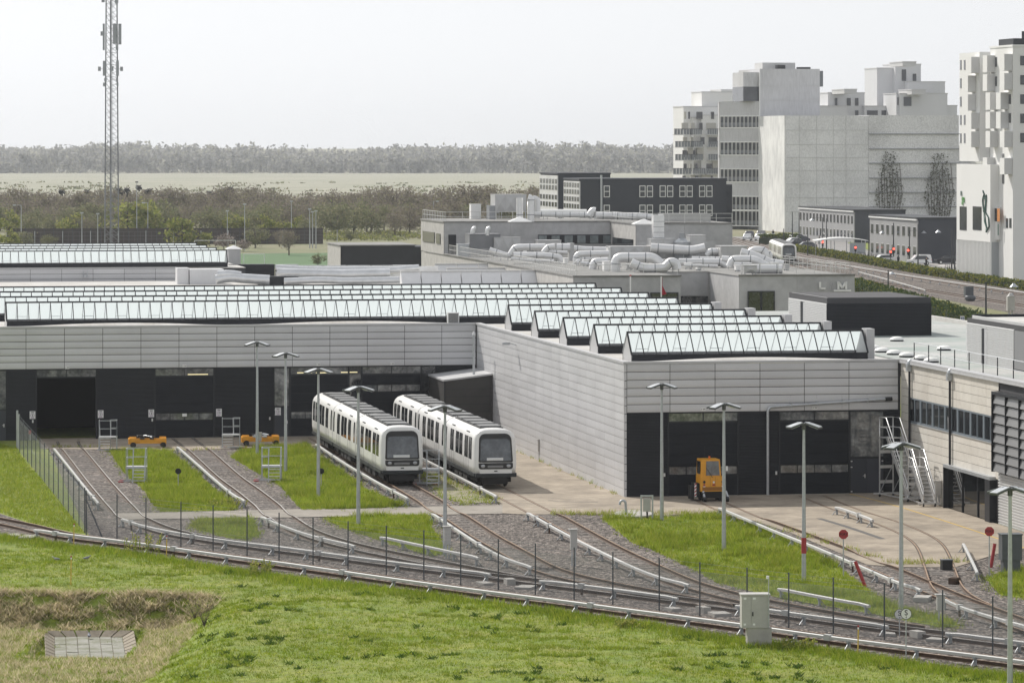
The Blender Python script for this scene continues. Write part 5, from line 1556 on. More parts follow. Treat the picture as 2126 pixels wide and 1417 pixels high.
# ================================================================ concrete workshop building with rooftop ducts
M_CGREY = mat('grey_concrete_slab', (.46, .46, .465), .85, 0., col2=(.36, .36, .365), c2scale=.25, c2amt=.4, var=.10, vscale=1.5, rnd=.05)
M_CROOF = mat('dark_roof_felt', (.19, .19, .185), .9, 0., col2=(.27, .265, .255), c2scale=.3, var=.12, vscale=1)
M_DUCT = mat('galvanised_duct', (.72, .72, .72), .38, .35, var=.08, vscale=1.5)
M_DUCTD = mat('dull_duct_section', (.30, .31, .325), .45, .45, var=.08)
M_FOIL = mat('silver_foil', (.66, .67, .68), .25, .7, var=.12, vscale=1.2, bump=.5, bscale=1.6)
M_AHU = mat('air_handler_metal', (.45, .45, .45), .45, .35, var=.07, vscale=1.0)
M_RAILW = mat('pale_railing', (.58, .58, .57), .45, .4)
UW = 25.7; LZ = 8.0; UZ = 11.75
ws = thing('workshop_building', 'grey concrete workshop building crowded with silver rooftop ducts', 'building', W(UW, 147), TH)
def wloc(u, v, z): return (u - UW, v - 147, z)
def wpt(p):
    u, v = UV(p); return Vector((u - UW, v - 147, p.z))
u_a = ONV(1414, 575, 147)[0]; u_b = ONV(1534, 573, 147)[0]; u_c = ONV(1775, 577, 147)[0]
v_up = 225.0; V_BK = ONU(873, 454, UW)[0]; u_up1 = ONV(1267, 460, v_up)[0]; v_up2 = 211.0; u_up2 = ONV(1320, 466, v_up2)[0]; u_end = ONV(1521, 468, v_up2)[0]
def wbox(mb, u0, u1, v0, v1, z0, z1, m): mb.box(u0 - UW, u1 - UW, v0 - 147, v1 - 147, z0, z1, m)
mb = MB()
wbox(mb, UW + .1, u_a - .1, 147.1, V_BK, 0, LZ - .05, M_CONC); wbox(mb, u_a - .1, u_b + .1, 160.1, V_BK, 0, LZ - .05, M_CONC); wbox(mb, u_b + .1, u_c - .1, 147.1, V_BK, 0, LZ - .05, M_CONC)
mb.build('wall_core', ws)
mb = MB()
wbox(mb, UW + .02, u_a, 147.02, 240, LZ - .045, LZ + .02, M_CROOF); wbox(mb, u_a, u_b, 160.02, 240, LZ - .045, LZ + .02, M_CROOF); wbox(mb, u_b, u_c, 147.02, 240, LZ - .045, LZ + .02, M_CROOF)
mb.build('roof', ws)
mb = MB()
wbox(mb, UW - .05, u_a + .05, 146.9, 147.2, LZ + .021, LZ + .14, M_CROOF); wbox(mb, u_b - .05, u_c + .05, 146.9, 147.2, LZ + .021, LZ + .14, M_CROOF); wbox(mb, UW - .05, UW + .25, 147.2, 225, LZ + .021, LZ + .14, M_CROOF)
mb.build('roof_edge', ws)
# concrete slabs of the walls
def slabs(parent, org, length, z0, z1, w, h, rz, m=M_CGREY, skip=None):
    n = max(1, int(round(length / w))); k = max(1, int(round((z1 - z0) / h))); w_ = length / n; h_ = (z1 - z0) / k
    me = panel_mesh(w_, h_, m, .002, 'slab')
    for i in range(n):
        for j in range(k):
            if skip and skip((i + .5) * w_, z0 + (j + .5) * h_): continue
            dx = i * w_
            inst('slab', me, parent, (org[0] + dx * cos(rz), org[1] + dx * sin(rz), z0 + j * h_), rz)
slabs(ws, (0, .1), u_a - UW, 4.6, LZ, 5.4, 3.4, 0)
slabs(ws, (u_a - UW, 13.1), u_b - u_a, 5.6, LZ, 3.5, 2.4, 0)
slabs(ws, (u_b - UW, .1), u_c - u_b, 3.4, LZ, 6.8, 4.6, 0, skip=None)
slabs(ws, (u_b - UW + .1, 13.1), 13., 3.0, LZ, 6.5, 5., FACE_U)
slabs(ws, (.1, 78), 78, 4.6, LZ, 8., 3.4, FACE_U, M_CONC)
# glazing of the recessed front and the lettered block
def window_row(parent, u0, u1, v, z0, z1, n, name='window_band', mull=.10):
    wb_ = thing(name, None, None, wloc(u0, v, z0)); wb_.parent = parent
    L = u1 - u0; h = z1 - z0; mb = MB()
    mb.box(0, L, -.05, .08, 0, .1, M_FRAME).box(0, L, -.05, .08, h - .1, h, M_FRAME)
    for i in range(n + 1): mb.box(max(0, L * i / n - mull), min(L, L * i / n + mull), -.048, .08, .1001, h - .1001, M_FRAME)
    mb.build('window_frame', wb_)
    for i in range(n):
        m2 = MB(); m2.box(L * i / n + .02, L * (i + 1) / n - .02, .0, .02, .06, h - .06, M_DGLASS); m2.build('pane', wb_)
    return wb_
window_row(ws, u_a + .1, u_b - .1, 159.95, 3.0, 5.55, 4, mull=.18)
_, zq = ONV(1552, 604, 147); window_row(ws, ONV(1552, 604, 147)[0], ONV(1608, 604, 147)[0], 146.9, 4.2, zq, 2)
_, zq = ONV(1355, 607, 147); window_row(ws, ONV(1350, 605, 147)[0], ONV(1408, 605, 147)[0], 146.9, 4.6, zq, 1)
# white letters, drawn as heavy strokes
def lp_(x, y): u, z = ONV(x, y, 147); return Vector((u - UW, -.10, z))
def stroke(mb, pts, w):
    for a_, b_ in zip(pts[:-1], pts[1:]): mb.bar(lp_(*a_), lp_(*b_), .12, w, M_WHITE, up=(0, 1, 0)) if False else mb.bar(lp_(*a_), lp_(*b_), w, .12, M_WHITE, up=(0, 1, 0))
mb = MB(); stroke(mb, [(1702, 585), (1702, 600)], .2); stroke(mb, [(1700.2, 598.5), (1713, 598.5)], .16); mb.build('letter_l', ws)
mb = MB(); stroke(mb, [(1740, 600), (1740, 584)], .2); stroke(mb, [(1740, 585), (1748, 597)], .2); stroke(mb, [(1748, 597), (1756, 585)], .2); stroke(mb, [(1756, 584), (1756, 600)], .2); mb.build('letter_m', ws)
mb = MB(); u0, z0 = ONV(1730, 603, 147); u1, _ = ONV(1766, 603, 147); mb.box(u0 - UW, u1 - UW, -.2, -.03, z0 - .08, z0 + .08, M_WHITE); mb.build('letter_bar', ws)
mb = MB()
for xa, xb in ((1722, 1727), (1727, 1730)):
    ua, za = ONV(xa, 604, 147); ub_, zb_ = ONV(xb, 585, 147); mb.bar((ua - UW, -.06, za), (ub_ - UW, -.06, zb_), .07, .04, M_COPING)
mb.build('letter_stroke', ws)
# upper storey
up = thing('upper_storey', None, None, wloc(UW, v_up, LZ)); up.parent = ws
def ub_(mb, u0, u1, v0, v1, z0, z1, m): mb.box(u0 - UW, u1 - UW, v0 - v_up, v1 - v_up, z0 - LZ, z1 - LZ, m)
mb = MB(); ub_(mb, UW + .1, u_up1 + .1, v_up + .1, V_BK, LZ, UZ - .05, M_CONC); ub_(mb, u_up1 + .1, u_end, v_up2 + .1, V_BK, LZ, UZ - .05, M_CONC); mb.build('wall', up)
mb = MB(); ub_(mb, UW - .05, u_up1, v_up - .05, V_BK, UZ - .049, UZ + .10, M_CROOF); ub_(mb, u_up1 - .05, u_end + .05, v_up2 - .05, V_BK, UZ - .049, UZ + .101, M_CROOF); mb.build('roof', up)
def upslabs(u0, v0, length, w, h, rz, m=M_CGREY, skip=None):
    n = max(1, int(round(length / w))); k = 2; me = panel_mesh(length / n, (UZ - LZ - .05) / k, m, .002, 'slab')
    for i in range(n):
        for j in range(k):
            if skip and skip(i, j): continue
            inst('slab', me, up, (u0 - UW + i * length / n * cos(rz), v0 - v_up + i * length / n * sin(rz), j * (UZ - LZ - .05) / k), rz)
upslabs(UW, v_up + .08, u_up1 - UW, 3.8, 1.8, 0)
upslabs(u_up1 + .08, v_up, v_up - v_up2, 3.5, 1.8, FACE_U, M_CONC)
upslabs(u_up1 + .1, v_up2 + .08, u_end - u_up1 - .1, 5, 1.8, 0)
upslabs(UW + .08, V_BK, V_BK - v_up, 4, 1.8, FACE_U, M_CONC)
M_UGL = mat('upper_window_glass', (.16, .19, .20), .08, 0., spec=.7, var=.3, vscale=2)
u0, z1 = ONV(1117, 487, v_up); u1, z0 = ONV(1268, 507, v_up)
mb = MB(); mb.box(u0 - UW, u1 - UW, -.02, .075, z0 - LZ, z1 - LZ, M_RIB); mb.build('window_band', up)
for x in (1118, 1145, 1172, 1198.5, 1225, 1252):
    ua, _ = ONV(x, 490, v_up); ub2, _ = ONV(x + 17, 490, v_up)
    mb = MB(); mb.box(ua - UW, ub2 - UW, -.05, -.021, z0 - LZ + .15, z1 - LZ - .12, M_UGL); mb.build('pane', up)
for x0, x1, y0, y1 in ((878, 902, 479, 500), (906, 914, 484, 505)):
    va, z1 = ONU(x0, y0, UW); vb, _ = ONU(x1, y0, UW); _, z0 = ONU(x0, y1, UW)
    mb = MB(); mb.box(-.05, .075, vb - v_up, va - v_up, z0 - LZ, z1 - LZ, M_DGLASS); mb.build('window', up)
va, z1 = ONU(1272, 487, u_up1); vb, _ = ONU(1314, 487, u_up1); _, z0 = ONU(1290, 509, u_up1)
mb = MB(); mb.box(u_up1 - UW - .03, u_up1 - UW + .075, vb - v_up, va - v_up, z0 - LZ, z1 - LZ - .3, M_DGLASS); mb.build('window', up)
u0, z1 = ONV(931, 487, v_up); u1, _ = ONV(947, 487, v_up); mb = MB(); mb.box(u0 - UW, u1 - UW, -.02, .075, .02, z1 - LZ, M_FRAME); mb.build('door', up)

def railing(name, parent, pts, h=1.05, step=1.6, m=M_RAILW, bar=.05):
    """pts local; posts and two rails"""
    mb = MB()
    for a_, b_ in zip(pts[:-1], pts[1:]):
        a_ = Vector(a_); b_ = Vector(b_); L = (b_ - a_).length; n = max(1, int(round(L / step)))
        for i in range(n + 1):
            p = a_.lerp(b_, i / n); mb.bar(p, p + Vector((0, 0, h)), bar, bar, m)
        for z in (h * .5, h): mb.bar(a_ + Vector((0, 0, z)), b_ + Vector((0, 0, z)), bar, bar, m)
    return mb.build(name, parent)
railing('railing', ws, [(.35, .35, LZ + .1), (u_a - UW - .3, .35, LZ + .1)], step=2.9)
railing('railing', ws, [(.35, 38, LZ + .1), (.35, 76, LZ + .1)], step=.9)
railing('railing', ws, [(.35, .5, LZ + .1), (.35, 34, LZ + .1)], step=.9)
railing('railing', ws, [(u_a - UW + .4, 13.4, LZ + .1), (u_b - UW - .4, 13.4, LZ + .1)], step=2.6)
railing('railing', ws, [(u_b - UW + .4, .35, LZ + .1), (u_c - UW - .4, .35, LZ + .1), (u_c - UW - .4, 30, LZ + .1)], step=1.9)
railing('railing', ws, [(.3, v_up + .3 - 147, UZ + .1), (u_up1 - UW + .3, v_up + .3 - 147, UZ + .1), (u_up1 - UW + .3, v_up2 + .3 - 147, UZ + .1), (u_end - UW, v_up2 + .3 - 147, UZ + .1)], step=1.9)
railing('railing', ws, [(.3, v_up + .3 - 147, UZ + .1), (.3, V_BK - 147, UZ + .1)], step=1.2)
railing('railing', ws, [(8, v_up - 1.2 - 147, LZ + .1), (u_up1 - UW, v_up - 1.2 - 147, LZ + .1)], step=3.5)

def arc_path(pts, r=.9):
    """round the corners of a polyline"""
    P = [Vector(p) for p in pts]; out = [P[0]]
    for i in range(1, len(P) - 1):
        a_, b_, c_ = P[i - 1], P[i], P[i + 1]
        d1 = (a_ - b_); d2 = (c_ - b_); k = min(r, d1.length * .45, d2.length * .45)
        p, q = b_ + d1.normalized() * k, b_ + d2.normalized() * k
        for t in (0, .25, .5, .75, 1): out.append(p.lerp(b_, t).lerp(b_.lerp(q, t), t))
    return out + [P[-1]]
def duct(px, yb, r, m=M_DUCT, zr=LZ, bands=True, parent=ws, name='duct', r_corner=1.0, tilt=0.):
    """a pipe drawn through pixels, standing at the distance where pixel row yb meets the roof"""
    if zr == LZ: yb = max(yb, 534 if px[0][0] < 1300 else 541)
    Y = G(1000, yb, zr).y
    P = arc_path([wpt(AT(x, y, Y + tilt * i)) for i, (x, y) in enumerate(px)], r_corner)
    mb = MB(); mb.tube(P, r, m, 12)
    if bands:
        L = [0]
        for a_, b_ in zip(P[:-1], P[1:]): L.append(L[-1] + (b_ - a_).length)
        q = .8
        while q < L[-1] - .3:
            i = max(k for k in range(len(L)) if L[k] <= q); i = min(i, len(P) - 2)
            p = P[i].lerp(P[i + 1], (q - L[i]) / max(1e-6, L[i + 1] - L[i])); d = (P[i + 1] - P[i]).normalized()
            mb.tube([p - d * .05, p + d * .05], r * 1.06, M_DUCTD, 12); q += 1.7
    o = mb.build(name, parent)
    # feet down to the roof
    low = [p for p in P[1:-1:3] if p.z - r > zr + .1]
    if low:
        mb = MB()
        for p in low[::2] + [low[-1]]:
            mb.bar((p.x - r * .7, p.y, zr + .02), (p.x - r * .7, p.y, p.z), .06, .06, M_GALV).bar((p.x + r * .7, p.y, zr + .02), (p.x + r * .7, p.y, p.z), .06, .06, M_GALV)
        mb.build('duct_support', parent)
    return o
duct([(1016, 518), (1048, 529), (1060, 530)], 541, .30)
duct([(1060, 528), (1069, 513), (1132, 512)], 541, .36)
duct([(1066, 529.5), (1129, 529.5), (1163, 534), (1164.5, 546)], 547, .34)
duct([(1128, 524), (1137, 512), (1152, 511)], 545, .30)
duct([(1152, 514), (1184, 514)], 541, .48)
duct([(1184, 515), (1215, 518), (1268, 519)], 538, .36)
duct([(1195.5, 550), (1196, 527), (1264, 526)], 550, .34)
duct([(1198.5, 537.5), (1226, 537.5), (1240, 533), (1262, 534)], 548, .36)
duct([(1230, 559), (1233, 543), (1262, 542)], 559, .40)
duct([(1278, 564), (1278, 534), (1356, 534), (1372, 548)], 564, .50)
duct([(1310, 545), (1335, 557), (1380, 556.5), (1392, 543), (1402, 545), (1406, 558)], 566, .46)
duct([(1409, 544), (1498, 544), (1509, 553)], 556, .40)
duct([(1515, 553), (1521, 538), (1566, 538), (1592, 553)], 560, .42)
duct([(1560, 558), (1624, 558)], 568, .52)
duct([(1557, 548), (1557, 519.5), (1590, 519.5), (1590, 548)], 552, .46)
duct([(1538, 523), (1566, 530), (1600, 545)], 556, .42)
duct([(1351, 514), (1438, 520), (1464, 514)], 530, .52)
duct([(1466, 530), (1474, 522), (1500, 522)], 536, .40)
duct([(1498, 538), (1540, 541), (1560, 548)], 556, .40)
duct([(1590, 545), (1626, 550)], 556, .50)
duct([(1196, 541), (1200, 545)], 552, .36)
duct([(1062, 536), (1110, 541), (1150, 541)], 549, .16); duct([(1205, 545), (1228, 549)], 556, .18); duct([(1140, 522), (1178, 524)], 545, .18); duct([(1240, 550), (1290, 552)], 562, .16); duct([(1330, 541), (1372, 541), (1380, 549)], 560, .2)
duct([(1420, 551), (1490, 552)], 562, .16); duct([(1436, 536), (1495, 537)], 548, .22); duct([(1524, 548), (1560, 549)], 562, .2); duct([(1286, 541), (1330, 542)], 556, .2); duct([(1600, 540), (1600, 524), (1580, 523)], 552, .22); duct([(1090, 520), (1090, 541)], 545, .22); duct([(1246, 553), (1246, 541)], 556, .2)
def roof_unit(name, x0, x1, y0, yb, depth, m=M_AHU, zr=LZ, parent=ws, quilt=0, top=None, lo=0.):
    """box that stands on the roof at pixel row yb; x0..x1 across, y0 its top"""
    if zr == LZ: yb = max(yb, 533 if x1 < 1300 else 540)
    p0 = wpt(G(x0, yb, zr)); p1 = wpt(G(x1, yb, zr)); s = S(yb, zr); h = (yb - y0) / s
    t = thing(name, None, None, (p0.x, p0.y, zr + .02)); t.parent = parent
    w = (p1 - p0).length
    mb = MB(); mb.box(0, w, 0, depth, lo, h, m); mb.box(-.04, w + .04, -.04, depth + .04, h, h + .06, m); mb.build('casing', t)
    if lo > 0:
        for x in (.1, w - .1):
            for y in (.1, depth - .1):
                mb = MB(); mb.bar((x, y, 0), (x, y, lo), .1, .1, M_GALV); mb.build('support', t)
    if quilt:
        for i in range(quilt):
            a_ = w * i / quilt; b = w * (i + 1) / quilt
            mb = MB(); mb.add([(a_ + .03, -.005, lo + .05), (b - .03, -.005, lo + .05), (b - .03, -.005, h - .05), (a_ + .03, -.005, h - .05), ((a_ + b) / 2, -.13, (h + lo) / 2)], [(0, 1, 4), (1, 2, 4), (2, 3, 4), (3, 0, 4)], m); mb.build('casing_panel', t)
    return t
roof_unit('air_handler', 1268, 1368, 513, 541, 2.6, quilt=4, lo=.3)
roof_unit('air_handler', 1497, 1553, 512, 542, 3.0, lo=.2)
roof_unit('air_handler', 1182, 1192, 506, 541, 1.0)
roof_unit('air_handler', 1132, 1139, 508, 541, 1.0)
roof_unit('air_handler', 1148, 1156, 507, 543, 1.0)
roof_unit('air_handler', 1117, 1166, 500, 522, 2.4, lo=.2)
roof_unit('air_handler', 975, 1040, 487, 516, 3., mat('dull_air_handler', (.20, .205, .215), .5, .3, var=.1), lo=.9)
roof_unit('air_handler', 1026, 1082, 494, 520, 1.2, quilt=3)
roof_unit('air_handler', 1351, 1402, 497, 519, 2.2, quilt=2)
roof_unit('air_handler', 1433, 1466, 489, 512, 2.2)
roof_unit('air_handler', 1416, 1470, 506, 522, 2.0, lo=.5)
roof_unit('air_handler', 1262, 1268, 515, 541, .8, M_WHITE)
roof_unit('air_handler', 1545, 1572, 552, 572, 1.5, quilt=1, lo=.2)
roof_unit('condenser', 1254, 1268, 544, 563, .9, M_WHITE)
roof_unit('condenser', 951, 975, 508, 524, 1.2, M_GALV)
roof_unit('air_handler', 1362, 1388, 540, 560, 1.5)
for x_, w_, y_ in ((1072, 12, 541), (1108, 9, 545), (1172, 8, 549), (1212, 11, 553), (1302, 12, 562), (1320, 8, 557), (1424, 14, 559), (1448, 9, 562), (1478, 12, 556), (1528, 10, 564), (1604, 14, 558), (1630, 9, 562)):
    roof_unit('roof_fan', x_, x_ + w_, y_ - 12, y_, .8, M_AHU if x_ % 4 else M_WHITE, lo=.15)
# cone hood
p = wpt(G(1416, 540, LZ)); mb = MB(); mb.cyl((p.x, p.y), .95, LZ, LZ + 2.0, M_DUCTD, 14).cyl((p.x, p.y), .95, LZ + 2.0, LZ + 2.4, M_GALV, 14, .36).cyl((p.x, p.y), .36, LZ + 2.4, LZ + 3.0, M_DUCTD, 12); mb.build('vent_hood', ws)
for x in (983, 1013):
    p = wpt(G(x, 533, LZ)); z = LZ + 2.4
    mb = MB(); mb.tube([(p.x, p.y + .5, z)] + [(p.x + .35 - .35 * cos(a), p.y + .5, z + .5 + .35 * sin(a)) for a in np.linspace(0, pi / 2, 5)], .26, M_ALU, 10); mb.build('vent_elbow', ws)
mb = MB(); p = wpt(G(1085, 548, LZ)); mb.box(p.x - 1.3, p.x + 1.3, p.y, p.y + .8, LZ + .4, LZ + .6, M_RAILW); mb.build('roof_walkway', ws)
# glazed roof lights
for k in range(3):
    p = wpt(G(1372 + 8 * k, 527 + 6 * k, LZ)); mb = MB(); mb.box(p.x, p.x + 6.5, p.y, p.y + 2.2, LZ + .02, LZ + .35, M_MILKY)
    for q in range(7): mb.box(p.x + q * 1.08 - .05, p.x + q * 1.08 + .05, p.y - .02, p.y + 2.22, LZ + .34, LZ + .40, M_FRAME)
    mb.build('roof_light', ws)
# gear on the upper roof
roof_unit('air_handler', 1028, 1094, 405, 457, 3.2, zr=UZ, lo=1.0, quilt=3)
roof_unit('air_handler', 1016, 1030, 428, 457, 2.0, M_DUCTD, zr=UZ)
roof_unit('condenser', 978, 999, 425, 456, 1.2, M_WHITE, zr=UZ)
duct([(1079, 460), (1079, 411)], 461, .40, zr=UZ, bands=True)
duct([(1102, 460), (1102, 412), (1096, 410)], 461, .42, zr=UZ)
duct([(1116, 452), (1116, 414), (1106, 411)], 455, .36, zr=UZ)
duct([(1030, 442), (1032, 415), (1050, 413)], 455, .40, M_DUCTD, zr=UZ)
duct([(1110, 444), (1150, 445), (1222, 446)], 457, .34, zr=UZ)
duct([(1222, 448), (1231, 437), (1236, 438)], 457, .44, zr=UZ)
duct([(1238, 447), (1330, 449), (1354, 451)], 459, .42, zr=UZ)
mb = MB(); Pq = [wpt(AT(x, 441, G(0, 450, UZ).y)) for x in (1120, 1218)]
mb.tube([Pq[0], Pq[1]], .42, M_WHITE, 10); mb.build('barrel_rooflight', ws)
for x in (1079, 1337):
    p = wpt(G(x, 461 if x < 1200 else 466, UZ + .1)); mb = MB(); b_ = [(p.x - 1.25, p.y - .8), (p.x + 1.25, p.y - .8), (p.x + 1.25, p.y + .8), (p.x - 1.25, p.y + .8)]
    mb.add([(x_, y_, UZ + .1) for x_, y_ in b_] + [(x_, y_, UZ + .2) for x_, y_ in b_] + [(p.x, p.y, UZ + .75)], [(0, 1, 5, 4), (1, 2, 6, 5), (2, 3, 7, 6), (3, 0, 4, 7), (4, 5, 8), (5, 6, 8), (6, 7, 8), (7, 4, 8)], M_WHITE); mb.build('roof_pyramid', ws)
roof_unit('air_handler', 1378, 1478, 445, 464, 3.0, M_AHU, zr=UZ, lo=.2)
mb = MB(); p = wpt(G(1356, 539, LZ)); q = wpt(G(1379, 539, LZ)); mb.box(p.x, q.x, p.y - .2, p.y + .8, LZ, UZ + 1.2, M_DUCT)
for k in range(8): mb.box(p.x - .02, q.x + .02, p.y - .22, p.y - .2, LZ + k * .6, LZ + k * .6 + .05, M_DUCTD)
mb.build('duct_riser', ws)
# red pennant on a pole
pw = W(*[ONV(1373, 612, 140)[0], 140]); s_ = F / pw.y
fl = thing('flagpole', 'dark red pennant hanging from a white pole before the workshop', 'flag', (pw.x, pw.y, 6.))
z1 = HC - (574 - YH) / s_ - 6
mb = MB(); mb.cyl((0, 0), .06, -6, z1, M_WHITE, 8); mb.build('pole', fl)
mb = MB(); h = 38 / s_
mb.add([(.03, .02, z1 - .1), (.10, -.05, z1 - .1), (.12, .08, z1 - h * .5), (.50, -.08, z1 - h * .95), (.25, .06, z1 - h), (.04, -.02, z1 - h)], [(0, 1, 2), (0, 2, 5), (2, 3, 4), (2, 4, 5)], mat('pennant_red', (.33, .01, .03), .8)); mb.build('pennant', fl)
pw = W(ONV(1309, 600, 140)[0], 140); s_ = F / pw.y; z1 = HC - (573 - YH) / s_ - 6
fl = thing('flagpole', 'bare white pole left of the red pennant', 'flagpole', (pw.x, pw.y, 6.)); mb = MB(); mb.cyl((0, 0), .06, -6, z1, M_WHITE, 8); mb.build('pole', fl); mb = MB(); mb.cyl((0, 0), .1, z1, z1 + .12, M_RED, 8); mb.build('finial', fl)

# ================================================================ hall and roofs behind the long skylights
VH2 = 181.5
h2 = thing('rear_hall', 'second grey metal-clad hall with skylights behind the long one', 'building', W(-18, VH2), TH)
uA = ONV(-40, 557, VH2)[0] + 18; uE = ONV(366, 557, VH2)[0] + 18; uR = ONV(470, 540, VH2)[0] + 18
mb = MB(); mb.box(uA - 30, uR + 2, .1, 50, 0, 7.95, M_BACK); mb.build('wall', h2)
mb = MB(); mb.box(uA - 30, uR + 2, .0, 50, 7.96, 8.02, M_ROOF).box(uA - 30, uE, -.06, .3, 7.96, 8.09, M_COPING); mb.build('roof', h2)
pw_ = ONV(210, 570, VH2)[0] - ONV(145, 570, VH2)[0]; phs = ONV(63, 570, VH2)[0] + 18
for i in range(-2, 6):
    for j in range(5):
        a_ = phs + i * pw_
        if a_ < uE - .5: inst('panel', panel_mesh(min(pw_, uE - a_), .53, M_PANEL), h2, (a_, .06, 5.3 + j * .53))
for i in range(4):
    va = 2.3 + i * 10.1; ur = [ONV(470, 527, VH2 + 2.3)[0], ONV(449, 522, VH2 + 12.4)[0], ONV(429, 517, VH2 + 22.5)[0], ONV(408, 513, VH2 + 32.6)[0]][i] + 18
    skylight(h2, uA - 1, ur, va, 8.02, panes=(i == 0), boxed=False, bay=.82)
mb = MB(); u, z = ONV(177, 573, VH2 - .3); u += 18; mb.cyl((u, -.45), .22, z - .1, z + .15, M_GALV, 10).bar((u - .2, -.3, z + .1), (u - .2, -.3, z + .6), .06, .06, M_GALV).bar((u + .2, -.3, z + .1), (u + .2, -.3, z + .6), .06, .06, M_GALV); mb.build('roof_fan', h2)
# lower link roof between the halls with its pale rooflights and plant
lk = thing('link_roof_building', 'low link building carrying pale rooflights and silver ducts', 'building', W(-18, 97), TH)
mb = MB(); mb.box(-70, 43, .1, 84, 0, 6.6, M_CONC); mb.build('wall', lk); mb = MB(); mb.box(-70, 43, .1, 84, 6.61, 6.7, M_ROOF); mb.build('roof', lk)
def lkp(px, py, z): u, v = UV(G(px, py, z)); return Vector((u + 18, v - 97, z))
M_POLY = mat('pale_rooflight', (.70, .70, .71), .4, 0., var=.04)
for x0, x1, y0, y1 in ((834, 1178, 562, 590), (930, 1108, 556, 577), (905, 1046, 547, 570)):
    a_ = lkp(x0, y1, 6.7); b = lkp(x1, y1, 6.7); s = S(y1, 6.7); h = (y1 - y0) / s * .9; L = b.x - a_.x; n = max(2, int(L / 2.0))
    rl = thing('rooflight', None, None, (a_.x, a_.y, 6.7)); rl.parent = lk
    for i in range(n):
        mb = MB(); e = .05; mb.prism([(0, 0), (2.0, 0), (1.1, h), (.9, h)], L * i / n + e, L * (i + 1) / n - e, M_POLY, 'x'); mb.build('panel', rl, fix=True)
    mb = MB(); mb.box(0, L, .8, 1.2, h, h + .1, M_RAILW); mb.build('ridge', rl)
def lkbox(name, x0, x1, y0, yb, d, m, z=6.7):
    a_ = lkp(x0, yb, z); b = lkp(x1, yb, z); h = (yb - y0) / S(yb, z); mb = MB(); mb.box(a_.x, b.x, a_.y, a_.y + d, z, z + h, m); return mb.build(name, lk)
lkbox('vent_housing', 368, 392, 556, 590, 2, M_POLY); lkbox('vent_housing', 394, 466, 559, 590, 2.5, M_POLY)
lkbox('dark_unit', 536, 622, 574, 591, 1.5, M_RIB); lkbox('dark_unit', 476, 572, 549, 576, 2., M_RIB)
o = lkbox('vent_tower', 474, 500, 517, 570, 1.4, M_COPING)
a_ = lkp(470, 570, 6.7); b = lkp(504, 570, 6.7); zt = 6.7 + 53 / S(570, 6.7); mb = MB(); c_ = (a_ + b) / 2
mb.add([(a_.x, a_.y - .2, zt), (b.x, a_.y - .2, zt), (b.x, a_.y + 1.6, zt), (a_.x, a_.y + 1.6, zt), (c_.x, a_.y + .7, zt + .4)], [(0, 1, 4), (1, 2, 4), (2, 3, 4), (3, 0, 4), (3, 2, 1, 0)], M_POLY); mb.build('vent_cap', lk)
def lktube(px, yb, r, m, name='duct'):
    Y = G(0, yb, 6.7).y; P = []
    for x, y in px:
        p = AT(x, y, Y); u, v = UV(p); P.append(Vector((u + 18, v - 97, p.z)))
    mb = MB(); mb.tube(arc_path(P, .8), r, m, 12); mb.build(name, lk)
lktube([(448, 580), (480, 575), (505, 578), (560, 581)], 592, .5, M_FOIL)
lktube([(452, 570), (475, 568), (500, 572)], 592, .42, M_FOIL)
lktube([(572, 556), (640, 561), (760, 560), (812, 561), (870, 556)], 580, .38, M_FOIL)
lktube([(575, 566), (700, 569), (810, 567)], 584, .5, M_FOIL)
lktube([(590, 584), (660, 581), (720, 583), (830, 581)], 594, .35, M_FOIL)
for i, (x, y0) in enumerate(((590, 548), (640, 550), (690, 550), (740, 550), (790, 550), (835, 549), (880, 552))):
    o = lkbox('quilted_duct', x - 18, x + 31, y0 + 1, 577, .6, M_FOIL)
# dark flat-roofed shed behind
shd = thing('dark_shed', 'dark flat-roofed shed beside the sports pitch', 'building', W(*UV(G(708, 600))), TH)
q0 = G(708, 590); s = S(590); 
mb = MB(); wS = (858 - 708) / s; hS = (590 - 502) / s; mb.box(0, wS, 0, 14, 0, hS - .1, M_RIB); mb.build('wall', shd)
mb = MB(); mb.box(-.2, wS + .2, -.2, 14.2, hS - .1, hS + .06, M_CROOF); mb.build('roof', shd)
slabs(shd, (-.05, 14), 14, 0, hS - .15, 3.5, hS / 2, FACE_U, M_CONC)
mb = MB(); mb.box(wS * .52, wS * .60, -.05, -.001, 0, 2.3, M_CABD); mb.build('door', shd)
mb = MB(); mb.box(wS, wS + 3.2, 2, 12, 0, hS - .3, M_RIB); mb.build('side_block', shd)

